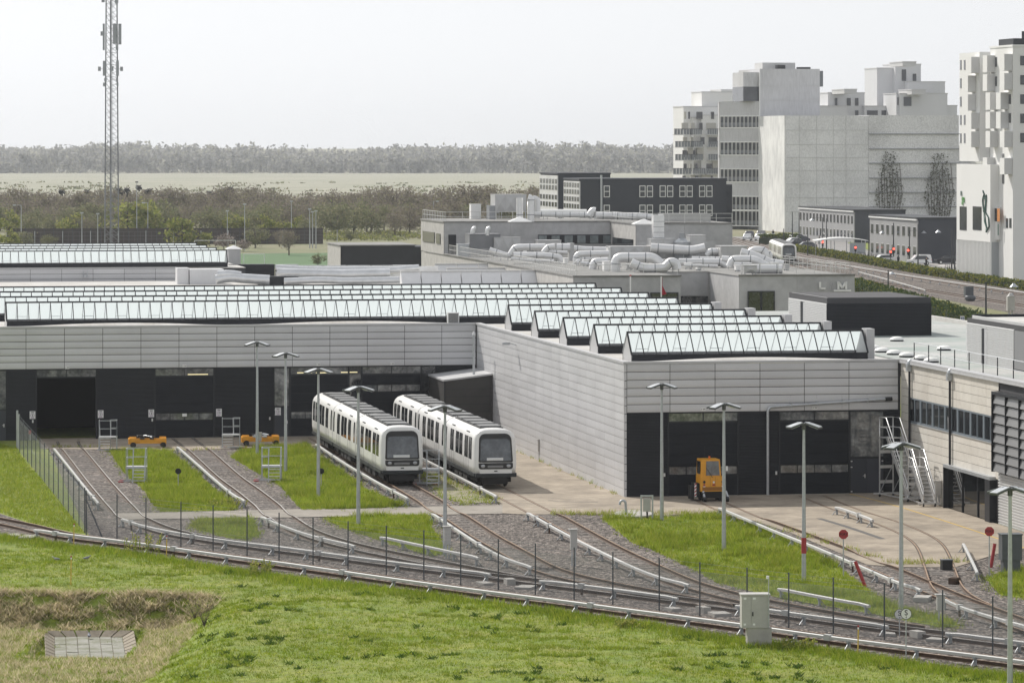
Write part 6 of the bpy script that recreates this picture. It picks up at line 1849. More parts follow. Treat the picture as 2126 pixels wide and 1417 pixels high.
# ================================================================ town behind the depot
M_DKB = mat('dark_blue_render', (.040, .045, .058), .7, 0., var=.12, vscale=.2)
M_LTC = mat('pale_grey_concrete', (.56, .56, .56), .85, 0., var=.08, vscale=.3)
M_TERR = mat('mid_grey_render', (.30, .30, .305), .85, 0., var=.08, vscale=.3)
M_WHT = mat('white_render', (.74, .74, .73), .8, 0., var=.03, vscale=.2)
M_WIN = mat('far_window', (.05, .055, .065), .1, 0., spec=.7, var=.5, vscale=.4)
M_WINL = mat('far_window_pale', (.38, .40, .42), .3, 0.)
M_BALC = mat('balcony_glass', (.17, .185, .20), .3, .2)
def mesh_skin(name, base, dark, sx, sz):
    """expanded-metal facade: fine regular grain with big soft panel tone"""
    m = bpy.data.materials.new(name); m.use_nodes = True; N = m.node_tree.nodes; L = m.node_tree.links; bs = N['Principled BSDF']
    geo = N.new('ShaderNodeNewGeometry'); mp = N.new('ShaderNodeMapping'); mp.inputs['Scale'].default_value = (sx, sx, sz)
    L.new(geo.outputs['Position'], mp.inputs['Vector'])
    n1 = N.new('ShaderNodeTexNoise'); n1.inputs['Scale'].default_value = 1.; n1.inputs['Detail'].default_value = 3; L.new(mp.outputs[0], n1.inputs['Vector'])
    n2 = N.new('ShaderNodeTexNoise'); n2.inputs['Scale'].default_value = .12; n2.inputs['Detail'].default_value = 4; L.new(geo.outputs['Position'], n2.inputs['Vector'])
    ad = N.new('ShaderNodeMath'); ad.operation = 'MULTIPLY_ADD'; ad.inputs[1].default_value = .45; L.new(n2.outputs['Fac'], ad.inputs[0])
    ml = N.new('ShaderNodeMath'); ml.operation = 'MULTIPLY'; ml.inputs[1].default_value = .55; L.new(n1.outputs['Fac'], ml.inputs[0]); L.new(ml.outputs[0], ad.inputs[2])
    r = N.new('ShaderNodeValToRGB'); r.color_ramp.elements[0].position = .36; r.color_ramp.elements[1].position = .62
    r.color_ramp.elements[0].color = (*dark, 1); r.color_ramp.elements[1].color = (*base, 1); L.new(ad.outputs[0], r.inputs['Fac'])
    L.new(r.outputs[0], bs.inputs['Base Color']); bs.inputs['Roughness'].default_value = .7; bs.inputs['Metallic'].default_value = .1
    return m
M_MESH = mesh_skin('perforated_skin', (.82, .82, .825), (.60, .60, .605), 3.2, 2.0)
M_MESHD = mesh_skin('perforated_skin_dark', (.60, .60, .615), (.48, .48, .49), 3.4, .5)
M_MESHF = mesh_skin('perforated_skin_fine', (.82, .82, .825), (.48, .48, .485), 4.0, 3.6)
M_MESHW = mesh_skin('perforated_white_skin', (.80, .80, .79), (.58, .58, .58), .55, .30)

def tb(name, label, px, py, cat='building', group=None):
    """a building whose front left lower corner shows at px, py on the ground"""
    p = G(px, py); return thing(name, label, cat, (p.x, p.y, 0), TH, group), S(py), p
def far_box(parent, name, x0, x1, y0, y1, z0, z1, m):
    mb = MB(); mb.box(x0, x1, y0, y1, z0, z1, m); return mb.build(name, parent)
def local_u(p, px):            # metres along u from p to the vertical at px, on the plane through p facing the camera
    _, v = UV(p); return ONV(px, 400, v)[0] - UV(p)[0]
def local_v(p, px):            # metres along v (away, to the left) from p to the vertical at px
    u, v = UV(p); return ONU(px, 400, u)[0] - v
def zat(p, py): return HC - (py - YH) * p.y / F
def windows(parent, cells, m=M_WIN, frame=M_WHITE, axis='u', proud=.04, fw=.12):
    """cells: (a0, a1, z0, z1) on the wall; axis u: faces the camera, axis v: faces left"""
    for a0, a1, z0, z1 in cells:
        mb = MB()
        if axis == 'u': mb.box(a0 - fw, a1 + fw, -proud, .05, z0 - fw, z1 + fw, frame)
        else: mb.box(-proud, .05, a0 - fw, a1 + fw, z0 - fw, z1 + fw, frame)
        w_ = mb.build('window', parent)
        mb = MB()
        if axis == 'u': mb.box(a0, a1, -proud - .03, -proud - .001, z0, z1, m).box(a0, a1, -proud - .05, -proud - .031, (z0 + z1) / 2 - .05, (z0 + z1) / 2 + .05, frame)
        else: mb.box(-proud - .03, -proud - .001, a0, a1, z0, z1, m)
        mb.build('pane', w_)

# --- dark three-storey blocks
b, s, p = tb('dark_housing_block', 'long dark blue block with paired white-framed windows behind the workshop', 1205, 576)
w = local_u(p, 1508); dv = local_v(p, 1172); zt = zat(p, 374)
far_box(b, 'wall', 0, w, 0, dv, 0, zt, M_DKB); far_box(b, 'end_wall', -.15, -.001, 0, dv, 0, zt - .2, M_LTC); far_box(b, 'roof', -.2, w + .1, -.1, dv + .1, zt, zt + .25, M_DKB)
far_box(b, 'downpipe', local_u(p, 1246), local_u(p, 1250), -.25, -.001, 0, zt + .8, M_GALV)
cells = []
for x in (1255, 1329, 1344.5, 1371, 1386.5, 1412, 1427, 1453, 1468):
    for yy in (387, 427): cells.append((local_u(p, x), local_u(p, x + 9.5), zat(p, yy + 21), zat(p, yy)))
windows(b, cells)
cells = []
for k in range(6):
    for yy in (380, 394, 409, 424): cells.append((dv * (k + .15) / 6, dv * (k + .75) / 6, zat(p, yy + 9), zat(p, yy)))
windows(b, [(a_, c_, z0, z1) for a_, c_, z0, z1 in cells], axis='v', frame=M_WINL, proud=.2, fw=.03)
far_box(b, 'side_wing', w, w + (1530 - 1508) / s, 3, dv, 0, zat(p, 384), M_DKB)
b, s, p = tb('dark_housing_block', 'short dark blue block standing behind the left end of the longer one', 1159, 560)
w = local_u(p, 1267); dv = local_v(p, 1122); zt = zat(p, 362)
far_box(b, 'wall', 0, w, 0, dv, 0, zt, M_DKB); far_box(b, 'end_wall', -.15, -.001, 0, dv, 0, zt - .2, M_LTC); far_box(b, 'roof', -.2, w + .1, -.1, dv + .1, zt, zt + .25, M_DKB)
cells = []
for k in range(6):
    for yy in (372, 385, 405, 420): cells.append((dv * (k + .15) / 6, dv * (k + .75) / 6, zat(p, yy + 9), zat(p, yy)))
windows(b, cells, axis='v', frame=M_WINL, proud=.2, fw=.03)
# --- two-storey terraces at the street
def terrace(label, px, py, px_l, px_r, py_t, nwin, rows, base_z):
    b, s, p = tb('terrace_house', label, px, py)
    w = local_u(p, px_r); dv = local_v(p, px_l); zt = zat(p, py_t)
    far_box(b, 'wall', 0, w, 0, dv, 0, zt, M_DKB); far_box(b, 'street_wall', -.2, -.001, 0, dv, 0, zt - .25, M_TERR); far_box(b, 'roof', -.35, w + .1, -.15, dv + .2, zt, zt + .3, M_FRAME)
    far_box(b, 'eaves', -.45, -.21, 0, dv, zt - .25, zt - .01, M_WHITE)
    cells = []
    for k in range(nwin):
        for z0, z1 in rows: cells.append((dv * (k + .25) / nwin, dv * (k + .72) / nwin, z0, z1))
    windows(b, cells, axis='v', proud=.24, fw=.05)
    return b
terrace('grey and dark two-storey terrace farther along the street', 1775, 505, 1661, 1880, 438, 16, ((4.0, 5.7), (.9, 2.6)), 0)
terrace('grey and dark two-storey terrace nearer along the street', 1907, 547, 1808, 1992, 455, 9, ((4.6, 6.3), (1.2, 2.9)), 0)

# --- the big building wrapped in metal mesh
b, s, p = tb('car_park_building', 'huge mesh-wrapped grey building with a taller block at left', 1632, 482)
wR = local_u(p, 1990); zt = zat(p, 240); dv = local_v(p, 1578)
wM = local_u(p, 1803)
far_box(b, 'mesh_facade', 0, wM, 0, dv, 0, zt, M_MESH); far_box(b, 'mesh_facade', wM + .01, wR, -.25, dv, 0, zt + .1, M_MESHF)
far_box(b, 'white_mesh_wall', -.4, -.001, -.1, dv, 0, zt, M_MESHW)
for y in (278, 309, 339, 370, 400, 430, 452): far_box(b, 'facade_ledge', wM, wR + .1, -.6, -.251, zat(p, y) - .12, zat(p, y) + .12, M_DUCTD)
for y in (270, 300, 327, 354, 382, 410, 440): far_box(b, 'facade_joint', 0, wM, -.08, -.001, zat(p, y) - .06, zat(p, y) + .06, M_LTC)
for x in (1660, 1695, 1730, 1756): far_box(b, 'facade_joint', local_u(p, x), local_u(p, x + .7), -.07, -.002, 0, zt, M_LTC)
u_t0 = local_u(p, 1578); v0 = dv + .2
pt = W(UV(p)[0], UV(p)[1] + v0); x0t = 0.0; wT = ONV(1702, 300, UV(p)[1] + v0)[0] - UV(p)[0]; ztt = HC - (143 - YH) * pt.y / F; zmid = HC - (238 - YH) * pt.y / F
x0t = ONV(1578, 300, UV(p)[1] + v0)[0] - UV(p)[0]
far_box(b, 'tower_block', x0t, wT, v0, v0 + 22, 0, ztt, M_MESHD)
for y in (178, 208): far_box(b, 'facade_joint', x0t, wT, v0 - .08, v0 - .001, HC - (y - YH) * pt.y / F - .05, HC - (y - YH) * pt.y / F + .05, M_LTC)
far_box(b, 'lift_house', ONV(1583, 130, UV(p)[1] + v0 + 6)[0] - UV(p)[0], ONV(1651, 130, UV(p)[1] + v0 + 6)[0] - UV(p)[0], v0 + 6, v0 + 14, ztt, ztt + 1.6, M_LTC)
far_box(b, 'roof_plant', x0t + 5, x0t + 7, v0 + 3, v0 + 5, ztt, ztt + 1.0, M_FRAME); far_box(b, 'roof_plant', wT - 4.5, wT - 1.5, v0 + 3, v0 + 5, ztt, ztt + .5, M_FRAME)
far_box(b, 'screen', wT, wT + 1.6, v0 + 3, v0 + 3.2, ztt - 4.2, ztt - .4, M_BALC)
# left wing with alternating galleries
vw = v0 - .1; Yw = pt.y
def gz(y): return HC - (y - YH) * Yw / F
ul0 = ONV(1497, 300, UV(p)[1] + vw + 8)[0] - UV(p)[0]
ul1 = x0t
bands = [(226, 262, 1), (262, 293, 0), (293, 322, 1), (322, 350, 0), (350, 378, 1), (378, 408, 0), (408, 440, 1), (440, 462, 0)]
for ya, yb_, glazed in [(210, 240, 0), (240, 266, 1), (266, 294, 0), (294, 323, 1), (323, 350, 0), (350, 379, 1), (379, 407, 0), (407, 437, 1), (437, 470, 1)]:
    z1, z0 = gz(ya), gz(yb_)
    if not glazed:
        mb = MB(); mb.add([(ul0, vw + 9, z0), (ul1, vw, z0), (ul1, vw, z1), (ul0, vw + 9, z1)], [(0, 1, 2, 3)], M_MESHD); mb.add([(ul0, vw + 9, z1), (ul1, vw, z1), (ul1, vw + 12, z1), (ul0, vw + 12, z1)], [(0, 1, 2, 3)], M_LTC); mb.build('gallery_band', b)
    else:
        mb = MB(); mb.add([(ul0, vw + 10, z0), (ul1, vw + 1, z0), (ul1, vw + 1, z1), (ul0, vw + 10, z1)], [(0, 1, 2, 3)], M_WIN)
        g_ = mb.build('gallery_glazing', b)
        mb = MB()
        for k in range(11):
            t_ = k / 10; x_ = ul0 + (ul1 - ul0) * t_; y_ = vw + 9 * (1 - t_)
            mb.bar((x_, y_, z0), (x_, y_, z1), .22, .22, M_LTC)
        mb.bar((ul0, vw + 9, z0 + .1), (ul1, vw, z0 + .1), .25, .25, M_WHITE).bar((ul0, vw + 9, z1 - .1), (ul1, vw, z1 - .1), .25, .25, M_WHITE).bar((ul0, vw + 9.2, z0 + .9), (ul1, vw + .2, z0 + .9), .1, .9, M_BALC)
        mb.build('gallery_frame', g_)
for (xa, xb, ya, yb_, gl) in ((1537, 1578, 150, 180, 0), (1537, 1578, 180, 210, 1)):
    z1, z0 = gz(ya), gz(yb_); ua = ONV(xa, 300, UV(p)[1] + vw + 4)[0] - UV(p)[0]
    mb = MB(); mb.box(ua, ul1 - .01, vw + 1, vw + 12, z0, z1, M_WIN if gl else M_MESHD); mb.build('upper_gallery', b)
far_box(b, 'core', ul0 + .3, ul1 - .05, vw + 11, vw + 12.5, 0, gz(212), M_MESHD)
far_box(b, 'edge_post', ul1 - .25, ul1, vw - .15, vw + .1, 0, gz(150), M_WHITE)

# --- white penthouses and stepped apartment houses behind
def stack(name, label, base_px, base_py, boxes, m=M_WHT, wins=()):
    b, s, p = tb(name, label, base_px, base_py)
    for i, (x0, x1, y0, y1, off) in enumerate(boxes):
        u0, u1 = [ONV(q_, 400, UV(p)[1] + off)[0] - UV(p)[0] for q_ in (x0, x1)]
        bx = far_box(b, 'block', u0, u1, off, off + 12, zat(p, y1), zat(p, y0), m)
        far_box(b, 'roof_edge', u0 - .1, u1 + .1, off - .1, off + 12.1, zat(p, y0), zat(p, y0) + .25, M_LTC)
    for x0, x1, y0, y1, off in wins:
        u0, u1 = [ONV(q_, 400, UV(p)[1] + off)[0] - UV(p)[0] for q_ in (x0, x1)]
        mb = MB(); mb.box(u0, u1, off - .15, off + .05, zat(p, y1), zat(p, y0), M_WIN); mb.build('window', b)
    return b
BASE = 470
M_WHG = mat('light_grey_render', (.62, .625, .64), .8, 0., var=.06, vscale=.15, streak=.3)
stack('penthouse_block', 'pale penthouse with three tall windows behind the mesh facade', 1719, BASE, [(1719, 1795, 193, 470, 6), (1700, 1760, 221, 470, 3), (1795, 1862, 221, 470, 4)], M_WHG, [(1733, 1738, 203, 219, 6), (1758, 1766, 203, 219, 6), (1775, 1782, 203, 219, 6), (1800, 1822, 229, 240, 4), (1830, 1843, 229, 240, 4), (1775, 1782, 229, 240, 6)])
stack('penthouse_tower', 'tallest pale tower block rising behind the mesh facade', 1821, BASE - 1, [(1821, 1860, 141, 470, 10), (1859, 1912, 133, 470, 8), (1885, 1962, 170, 470, 5), (1913, 1930, 193, 470, 4)], M_WHG, [(1837, 1844, 203, 219, 10), (1872, 1881, 143, 167, 8), (1895, 1902, 152, 170, 8)])
far_ = [(1874, 1902, 127, 133, 9), (1893, 1922, 187, 195, 3), (1753, 1779, 186, 193, 7)]
stack('penthouse_block', 'wide pale penthouse with a square vent at the right', 1865, BASE + 1, [(1868, 1967, 195, 470, 2), (1967, 1987, 220, 470, 3), (1861, 1872, 195, 470, 3)], M_WHG, [(1876, 1892, 201, 220, 2), (1863, 1865, 202, 218, 3)])
stack('rooftop_plant', 'slatted pale plant boxes on top of the penthouses', 1874, BASE + 2, [(1874, 1902, 128, 136, 9), (1893, 1922, 187, 196, 3), (1753, 1779, 186, 194, 8)], M_LTC)
ap = stack('apartment_house', 'stepped white apartment house with many balconies at the left of the town', 1419, 467, [(1419, 1500, 222, 467, 6), (1457, 1520, 191, 467, 9), (1497, 1530, 186, 467, 12), (1440, 1470, 245, 467, 3), (1456, 1500, 240, 467, 2)], M_WHT)
pA = G(1419, 467)
M_BEI = mat('beige_infill', (.45, .44, .40), .8)
for yy, cells in ((255, ((1419, 1432), (1437, 1446), (1456, 1462), (1470, 1490))), (285, ((1422, 1430), (1437, 1443), (1459, 1466), (1475, 1492))), (312, ((1421, 1430), (1441, 1447))), (340, ((1423, 1429), (1436, 1440), (1447, 1452), (1470, 1482))), (232, ((1424, 1428), (1432, 1436), (1480, 1486), (1450, 1462))), (365, ((1421, 1427), (1446, 1453), (1476, 1483)))):
    for x0, x1 in cells:
        mb = MB(); mb.box(local_u(pA, x0), local_u(pA, x1), 1.8, 2.6, zat(pA, yy + 15), zat(pA, yy), M_WIN if (x0 + yy) % 3 else M_BEI); mb.build('window', ap)
for yy in (268, 294, 321, 350):
    for x0, x1 in ((1402, 1440), (1436, 1462), (1468, 1497)):
        xo = (yy * 7 + x0) % 9 - 4
        mb = MB(); a_, c_ = local_u(pA, x0 + xo), local_u(pA, x1 + xo); z0, z1 = zat(pA, yy + 11), zat(pA, yy)
        mb.box(a_, c_, .2, 2.2, z0 - .2, z0, M_LTC); q = 6
        for k in range(q): mb.box(a_ + (c_ - a_) * k / q + .05, a_ + (c_ - a_) * (k + 1) / q - .05, .2, .26, z0, z1, M_BALC)
        mb.box(a_, c_, .18, .28, z1, z1 + .1, M_FRAME)
        mb.build('balcony', ap)
for x0, x1, yy in ((1431, 1441, 304), (1450, 1463, 304), (1482, 1497, 332), (1437, 1445, 363), (1459, 1478, 363)):
    mb = MB(); mb.box(local_u(pA, x0), local_u(pA, x1), 1.2, 2.4, zat(pA, yy + 26), zat(pA, yy), M_BEI); mb.build('infill_panel', ap)

# --- tall white building at the right edge
b, s, p = tb('tower_house', 'tall white apartment tower with grey boxed bays at the right edge', 2103, 592)
uu, vv = UV(p)
w = 18.; dvF = local_v(p, 2056); zt = zat(p, 97)
far_box(b, 'wall', 0, w, 0, dvF, 0, zt, M_WHT); far_box(b, 'roof_edge', -.1, w, -.1, dvF + .1, zt, zt + .3, M_WHT)
dvB = local_v(p, 1992); u2 = -.0
vb0 = dvF + 2.5; p2 = W(uu - 1.0, vv + vb0); wB = 12
vback = ONU(1992, 300, uu - 1.0)[0] - vv; vfront = ONU(2034, 300, uu - 1.0)[0] - vv
zb = HC - (108 - YH) * p2.y / F; zl = HC - (335 - YH) * p2.y / F
far_box(b, 'rear_block', -1.0, 9, vfront, vback, zl, zb, M_WHT)
far_box(b, 'recess_wall', .5, 9, dvF, vfront, 0, zb - .5, M_LTC)
vlow = ONU(1990, 400, uu - 1.0)[0] - vv; vlo1 = ONU(2056, 400, uu - 1.3)[0] - vv
zlow = HC - (341 - YH) * p2.y / F
far_box(b, 'podium', -1.3, 9, vlo1, vlow, zat(p2, 500), zlow, M_WHT); far_box(b, 'podium_glazing', -1.1, 9, vlo1, vlow - .2, 0, zat(p2, 500), M_WINL)
far_box(b, 'roof_plant', 1, 14, 3, dvF - 1, zt + .3, zt + 1.3, M_FRAME); far_box(b, 'roof_plant', 3, 3.3, 5, 5.3, zt + 1.3, zt + 2.4, M_FRAME)
mb = MB()
for k in range(26):
    v = vlow - (vlow - vlo1) * k / 25; mb.box(-1.35, -1.12, v - .07, v + .07, 0, zat(p2, 500), M_WHITE)
mb.build('podium_mullions', b)
def bays(uw, cells, m=M_LTC, mw=M_WHT):
    for px0, px1, y0, y1 in cells:
        va = ONU(px1, 300, uu + uw)[0] - vv; pz = W(uu + uw, vv + va); dz = pz.y
        z1, z0 = HC - (y0 - YH) * dz / F, HC - (y1 - YH) * dz / F; L = 2.2
        mb = MB(); mb.box(uw - 1.25, uw - .001, va - .02, va + L, z0, z1, mw); mb.box(uw - 1.2, uw - .05, va - .08, va - .021, z0 + .05, z1 - .05, m); mb.build('bay', b)
bays(0, [(2046, 2066, 115, 150), (2046, 2066, 154, 189), (2052, 2072, 192, 228), (2052, 2072, 232, 267), (2052, 2072, 272, 306), (2084, 2102, 112, 147), (2084, 2102, 152, 187), (2074, 2094, 192, 227), (2074, 2094, 232, 267), (2084, 2102, 272, 306), (2056, 2066, 327, 360), (2092, 2102, 328, 362), (2056, 2066, 370, 403)])
bays(-1., [(2014, 2033, 118, 152), (2008, 2026, 157, 191), (2008, 2026, 196, 230), (2014, 2033, 234, 268), (2014, 2033, 273, 306)])
cells = []
for px in (1995, 2003):
    for y in (125, 163, 201, 239, 277):
        va = ONU(px, 300, uu - 1.)[0] - vv; d_ = W(uu, vv + va).y
        mb = MB(); mb.box(-1.06, -.99, va - .35, va + .35, HC - (y + 20 - YH) * d_ / F, HC - (y - YH) * d_ / F, M_WIN); mb.build('window', b)
for px, ys_ in ((2068, (119, 159)), (2097, (196, 235)), (2083, (319, 361)), (2091, (453,)), (2098, (453,)), (2063, (451,)), (2075, (235,)), (2060, (236, 275))):
    for y in ys_:
        va = ONU(px, 300, uu)[0] - vv; d_ = W(uu, vv + va).y
        mb = MB(); mb.box(-.06, .01, va - .5, va + .5, HC - (y + 20 - YH) * d_ / F, HC - (y - YH) * d_ / F, M_WIN); mb.build('window', b)
for y in (116, 156, 196, 236, 276):
    mb = MB(); mb.box(local_u(p, 2118), local_u(p, 2140), -.06, .01, zat(p, y + 20), zat(p, y), M_WIN); mb.build('window', b)
for px0, px1 in ((1993, 2007), (2020, 2038)):
    va, vb_ = ONU(px1, 450, uu - 1.3)[0] - vv, ONU(px0, 450, uu - 1.3)[0] - vv; d_ = W(uu, vv + va).y
    mb = MB(); mb.box(-1.36, -1.29, va, vb_, HC - (478 - YH) * d_ / F, HC - (429 - YH) * d_ / F, M_WIN); mb.build('tall_window', b)
# wall sign pieces: green lettering, a line-drawn figure and a vertical board
M_GRN = mat('sign_green', (.10, .30, .08), .6); M_DGN = mat('sign_dark_green', (.03, .09, .07), .6); M_ORG = mat('sign_orange', (.55, .22, .06), .6)
def on_pod(px, py):
    v, z = ONU(px, py, uu - 1.36); return Vector((-1.40, v - vv, z))
for txt, x, y, h, mm in (('n', 1996, 400, 1.5, M_DGN), ('ge', 2000, 413, 1.7, M_GRN)):
    q = on_pod(x, y); o = inst('sign_lettering', text_mesh(txt, h, mm, .03, True), b, q, rot=(pi / 2, 0, -pi / 2))
mb = MB(); mb.tube([on_pod(*q) for q in ((2041, 396), (2044, 403), (2041, 412), (2048, 405), (2046, 430), (2043, 440), (2041, 420), (2041, 412), (2048, 412), (2046, 440), (2053, 452), (2054, 470), (2050, 478), (2046, 460), (2044, 440), (2045, 460), (2049, 473), (2048, 482))], .13, M_DGN, 5); mb.build('line_figure', b)
q0, q1 = on_pod(2064, 431), on_pod(2080, 502)
mb = MB(); mb.box(-.6, -.02, ONU(2078, 450, uu)[0] - vv, ONU(2063, 450, uu)[0] - vv, zat(p, 500), zat(p, 431), M_SIGNW); bd = mb.build('sign_board', b)
va, vb_ = ONU(2076, 450, uu - .6)[0] - vv, ONU(2065, 450, uu - .6)[0] - vv
mb = MB(); mb.box(-.63, -.601, va, (va + vb_) / 2, zat(p, 461), zat(p, 434), M_ORG).box(-.63, -.601, (va + vb_) / 2 + .02, vb_, zat(p, 461), zat(p, 434), M_FRAME); mb.build('sign_print', bd)
mb = MB(); mb.box(-.63, -.601, va + .6, va + 1.0, zat(p, 490), zat(p, 467), M_DGN); mb.build('sign_print', bd)

# ================================================================ street, second railway line, hedges
M_ASPH = mat('asphalt', (.20, .195, .19), .9, 0., col2=(.27, .26, .25), c2scale=.1, var=.1, vscale=.5)
M_PVG = mat('pale_pavement', (.40, .38, .36), .9, 0., var=.1, vscale=.3)
sheet('street', [(1500, 492), (1700, 488), (1830, 520), (1990, 548), (2126, 565), (2400, 585), (2400, 630), (2126, 592), (1900, 556), (1660, 520), (1500, 505)], .05, M_ASPH)
sheet('pavement', [(1830, 505), (1905, 545), (2060, 575), (2400, 600), (2400, 560), (2126, 540), (1990, 520), (1900, 500)], .09, M_PVG)
sheet('verge', [(1780, 497), (1910, 547), (1890, 551), (1760, 505)], .13, M_LAWN)
sheet('ballast_bed', [(1480, 502), (1560, 505), (1660, 524), (1900, 562), (2126, 600), (2400, 640), (2400, 720), (2126, 655), (1900, 610), (1740, 580), (1620, 550), (1480, 520)], .03, M_BALLAST)
sheet('embankment', [(1760, 585), (1900, 612), (2126, 658), (2400, 725), (2400, 760), (2126, 690), (1900, 640), (1760, 606)], .055, mat('dry_bank', (.19, .17, .08), .95, col2=(.13, .15, .05), c2scale=.3, var=.25, vscale=1.5))
def far_track(label, px):
    C = catmull([G(x, y) for x, y in px], 3.)
    o = thing('railway_track', label, 'railway track', (C[0, 0], C[0, 1], 0), 0, 'tracks of the line beyond the depot')
    d, n = normals(C)
    for sg in (1, -1):
        mb = MB(); sweep(mb, C + n * .7175 * sg - C[0], np.full(len(C), .08), RAIL_PROF, [M_RAILTOP] + [M_RAIL] * 9); mb.build('rail', o, fix=True)
    mb = MB(); sweep(mb, C - C[0], np.full(len(C), .05), [(-1.3, .03), (1.3, .03), (1.3, -.05), (-1.3, -.05)], [M_SLEEP] * 4); mb.build('track_slab', o, fix=True)
    return C
FT = far_track('railway track of the line passing behind the depot, with the far train', [(1500, 496), (1560, 514), (1638, 548), (1760, 578), (1900, 601), (2126, 637), (2300, 668)])
FT2 = far_track('second railway track of the line behind the depot, nearer the hedge', [(1500, 491), (1590, 512), (1680, 535), (1790, 560), (1900, 578), (2126, 614), (2300, 643)])
tr3 = copy_tree(tr1); tr3['label'] = 'distant white metro train on the line behind the rooftop ducts'
fp, bp = G(1638, 551), G(1538, 505); place_train(tr3, fp, bp)
conductor('long pale conductor rail of the line below the clipped hedge', [(1680, 541), (1760, 551), (1900, 574), (2126, 607), (2250, 626)], z=.7, step=6)
conductor('pale conductor rail branching beyond the workshop corner', [(1782, 564), (1850, 582), (1921, 602)], z=.5, step=6)
# hedges: leafy volumes
M_HEDGE = [mat_leaf('hedge_leaf_a', (.045, .075, .025), .4), mat_leaf('hedge_leaf_b', (.075, .105, .03), .4), mat_leaf('hedge_leaf_c', (.20, .20, .035), .4)]
M_HCORE = mat('hedge_core', (.02, .03, .012), .95)
def leaf_cloud(n, fn, size):
    """n leaf quads at points given by fn(n) -> N x 3"""
    P = fn(n); a = rng.standard_normal((len(P), 3)); a /= np.linalg.norm(a, axis=1)[:, None]
    b = rng.standard_normal((len(P), 3)); b -= a * (a * b).sum(1)[:, None]; b /= np.linalg.norm(b, axis=1)[:, None]
    sz = size * (.6 + .8 * rng.random(len(P)))[:, None]
    v = np.empty((len(P), 4, 3)); v[:, 0] = P - a * sz; v[:, 1] = P + b * sz * .6; v[:, 2] = P + a * sz; v[:, 3] = P - b * sz * .6
    return v.reshape(-1, 3)
def hedge(label, px, h, w, n, mats, probs, size=.12, lump=.12):
    C = catmull([G(x, y) for x, y in px], 1.5); d, nn = normals(C)
    o = thing('hedge', label, 'hedge', (C[0, 0], C[0, 1], 0)); c0 = C[0]
    mb = MB(); sweep(mb, C - c0, np.zeros(len(C)), [(-w / 2 * .85, 0), (-w / 2 * .8, h * .9), (w / 2 * .8, h * .9), (w / 2 * .85, 0)], [M_HCORE] * 4); mb.build('core', o, fix=True)
    def fn(n):
        t = rng.random(n) * (len(C) - 1); i = t.astype(int); f = (t - i)[:, None]; j = np.minimum(i + 1, len(C) - 1)
        c = C[i] * (1 - f) + C[j] * f - c0; q = nn[i]
        k = rng.random(n); x = np.where(k < .55, w / 2, (rng.random(n) - .5) * w); z = np.where(k < .55, rng.random(n) * h, h)
        bl = lump * (np.sin(t * 2.1) + np.sin(t * 5.3 + 1)) + .06 * rng.standard_normal(n)
        x = x + np.where(k < .55, bl, 0); z = z + np.where(k < .55, 0, bl)
        return np.column_stack([c + q * x[:, None], np.maximum(.02, z)])
    v = leaf_cloud(n, fn, size); f = np.arange(len(v)).reshape(-1, 4)
    me = quick_mesh('foliage', v, f, mats, rng.choice(len(mats), size=len(f), p=probs)); oo = inst('foliage', me, o); oo['kind'] = 'stuff'
    return o
hedge('clipped yellow-green hedge between the street and the railway line', [(1655, 522), (1760, 540), (1900, 566), (2000, 582), (2126, 602), (2260, 622)], 1.1, 1.2, 9000, M_HEDGE, [.15, .3, .55], .22)
hedge('tall dark green hedge climbing behind the plant rooms', [(1775, 617), (1850, 640), (1950, 672), (2060, 710), (2126, 735), (2240, 775)], 2.3, 1.6, 16000, M_HEDGE, [.55, .35, .10], .16, .2)
hedge('green bush beside the parked cars', [(1592, 508), (1640, 507)], 1.6, 6, 2500, M_HEDGE, [.2, .6, .2], .25, .3)

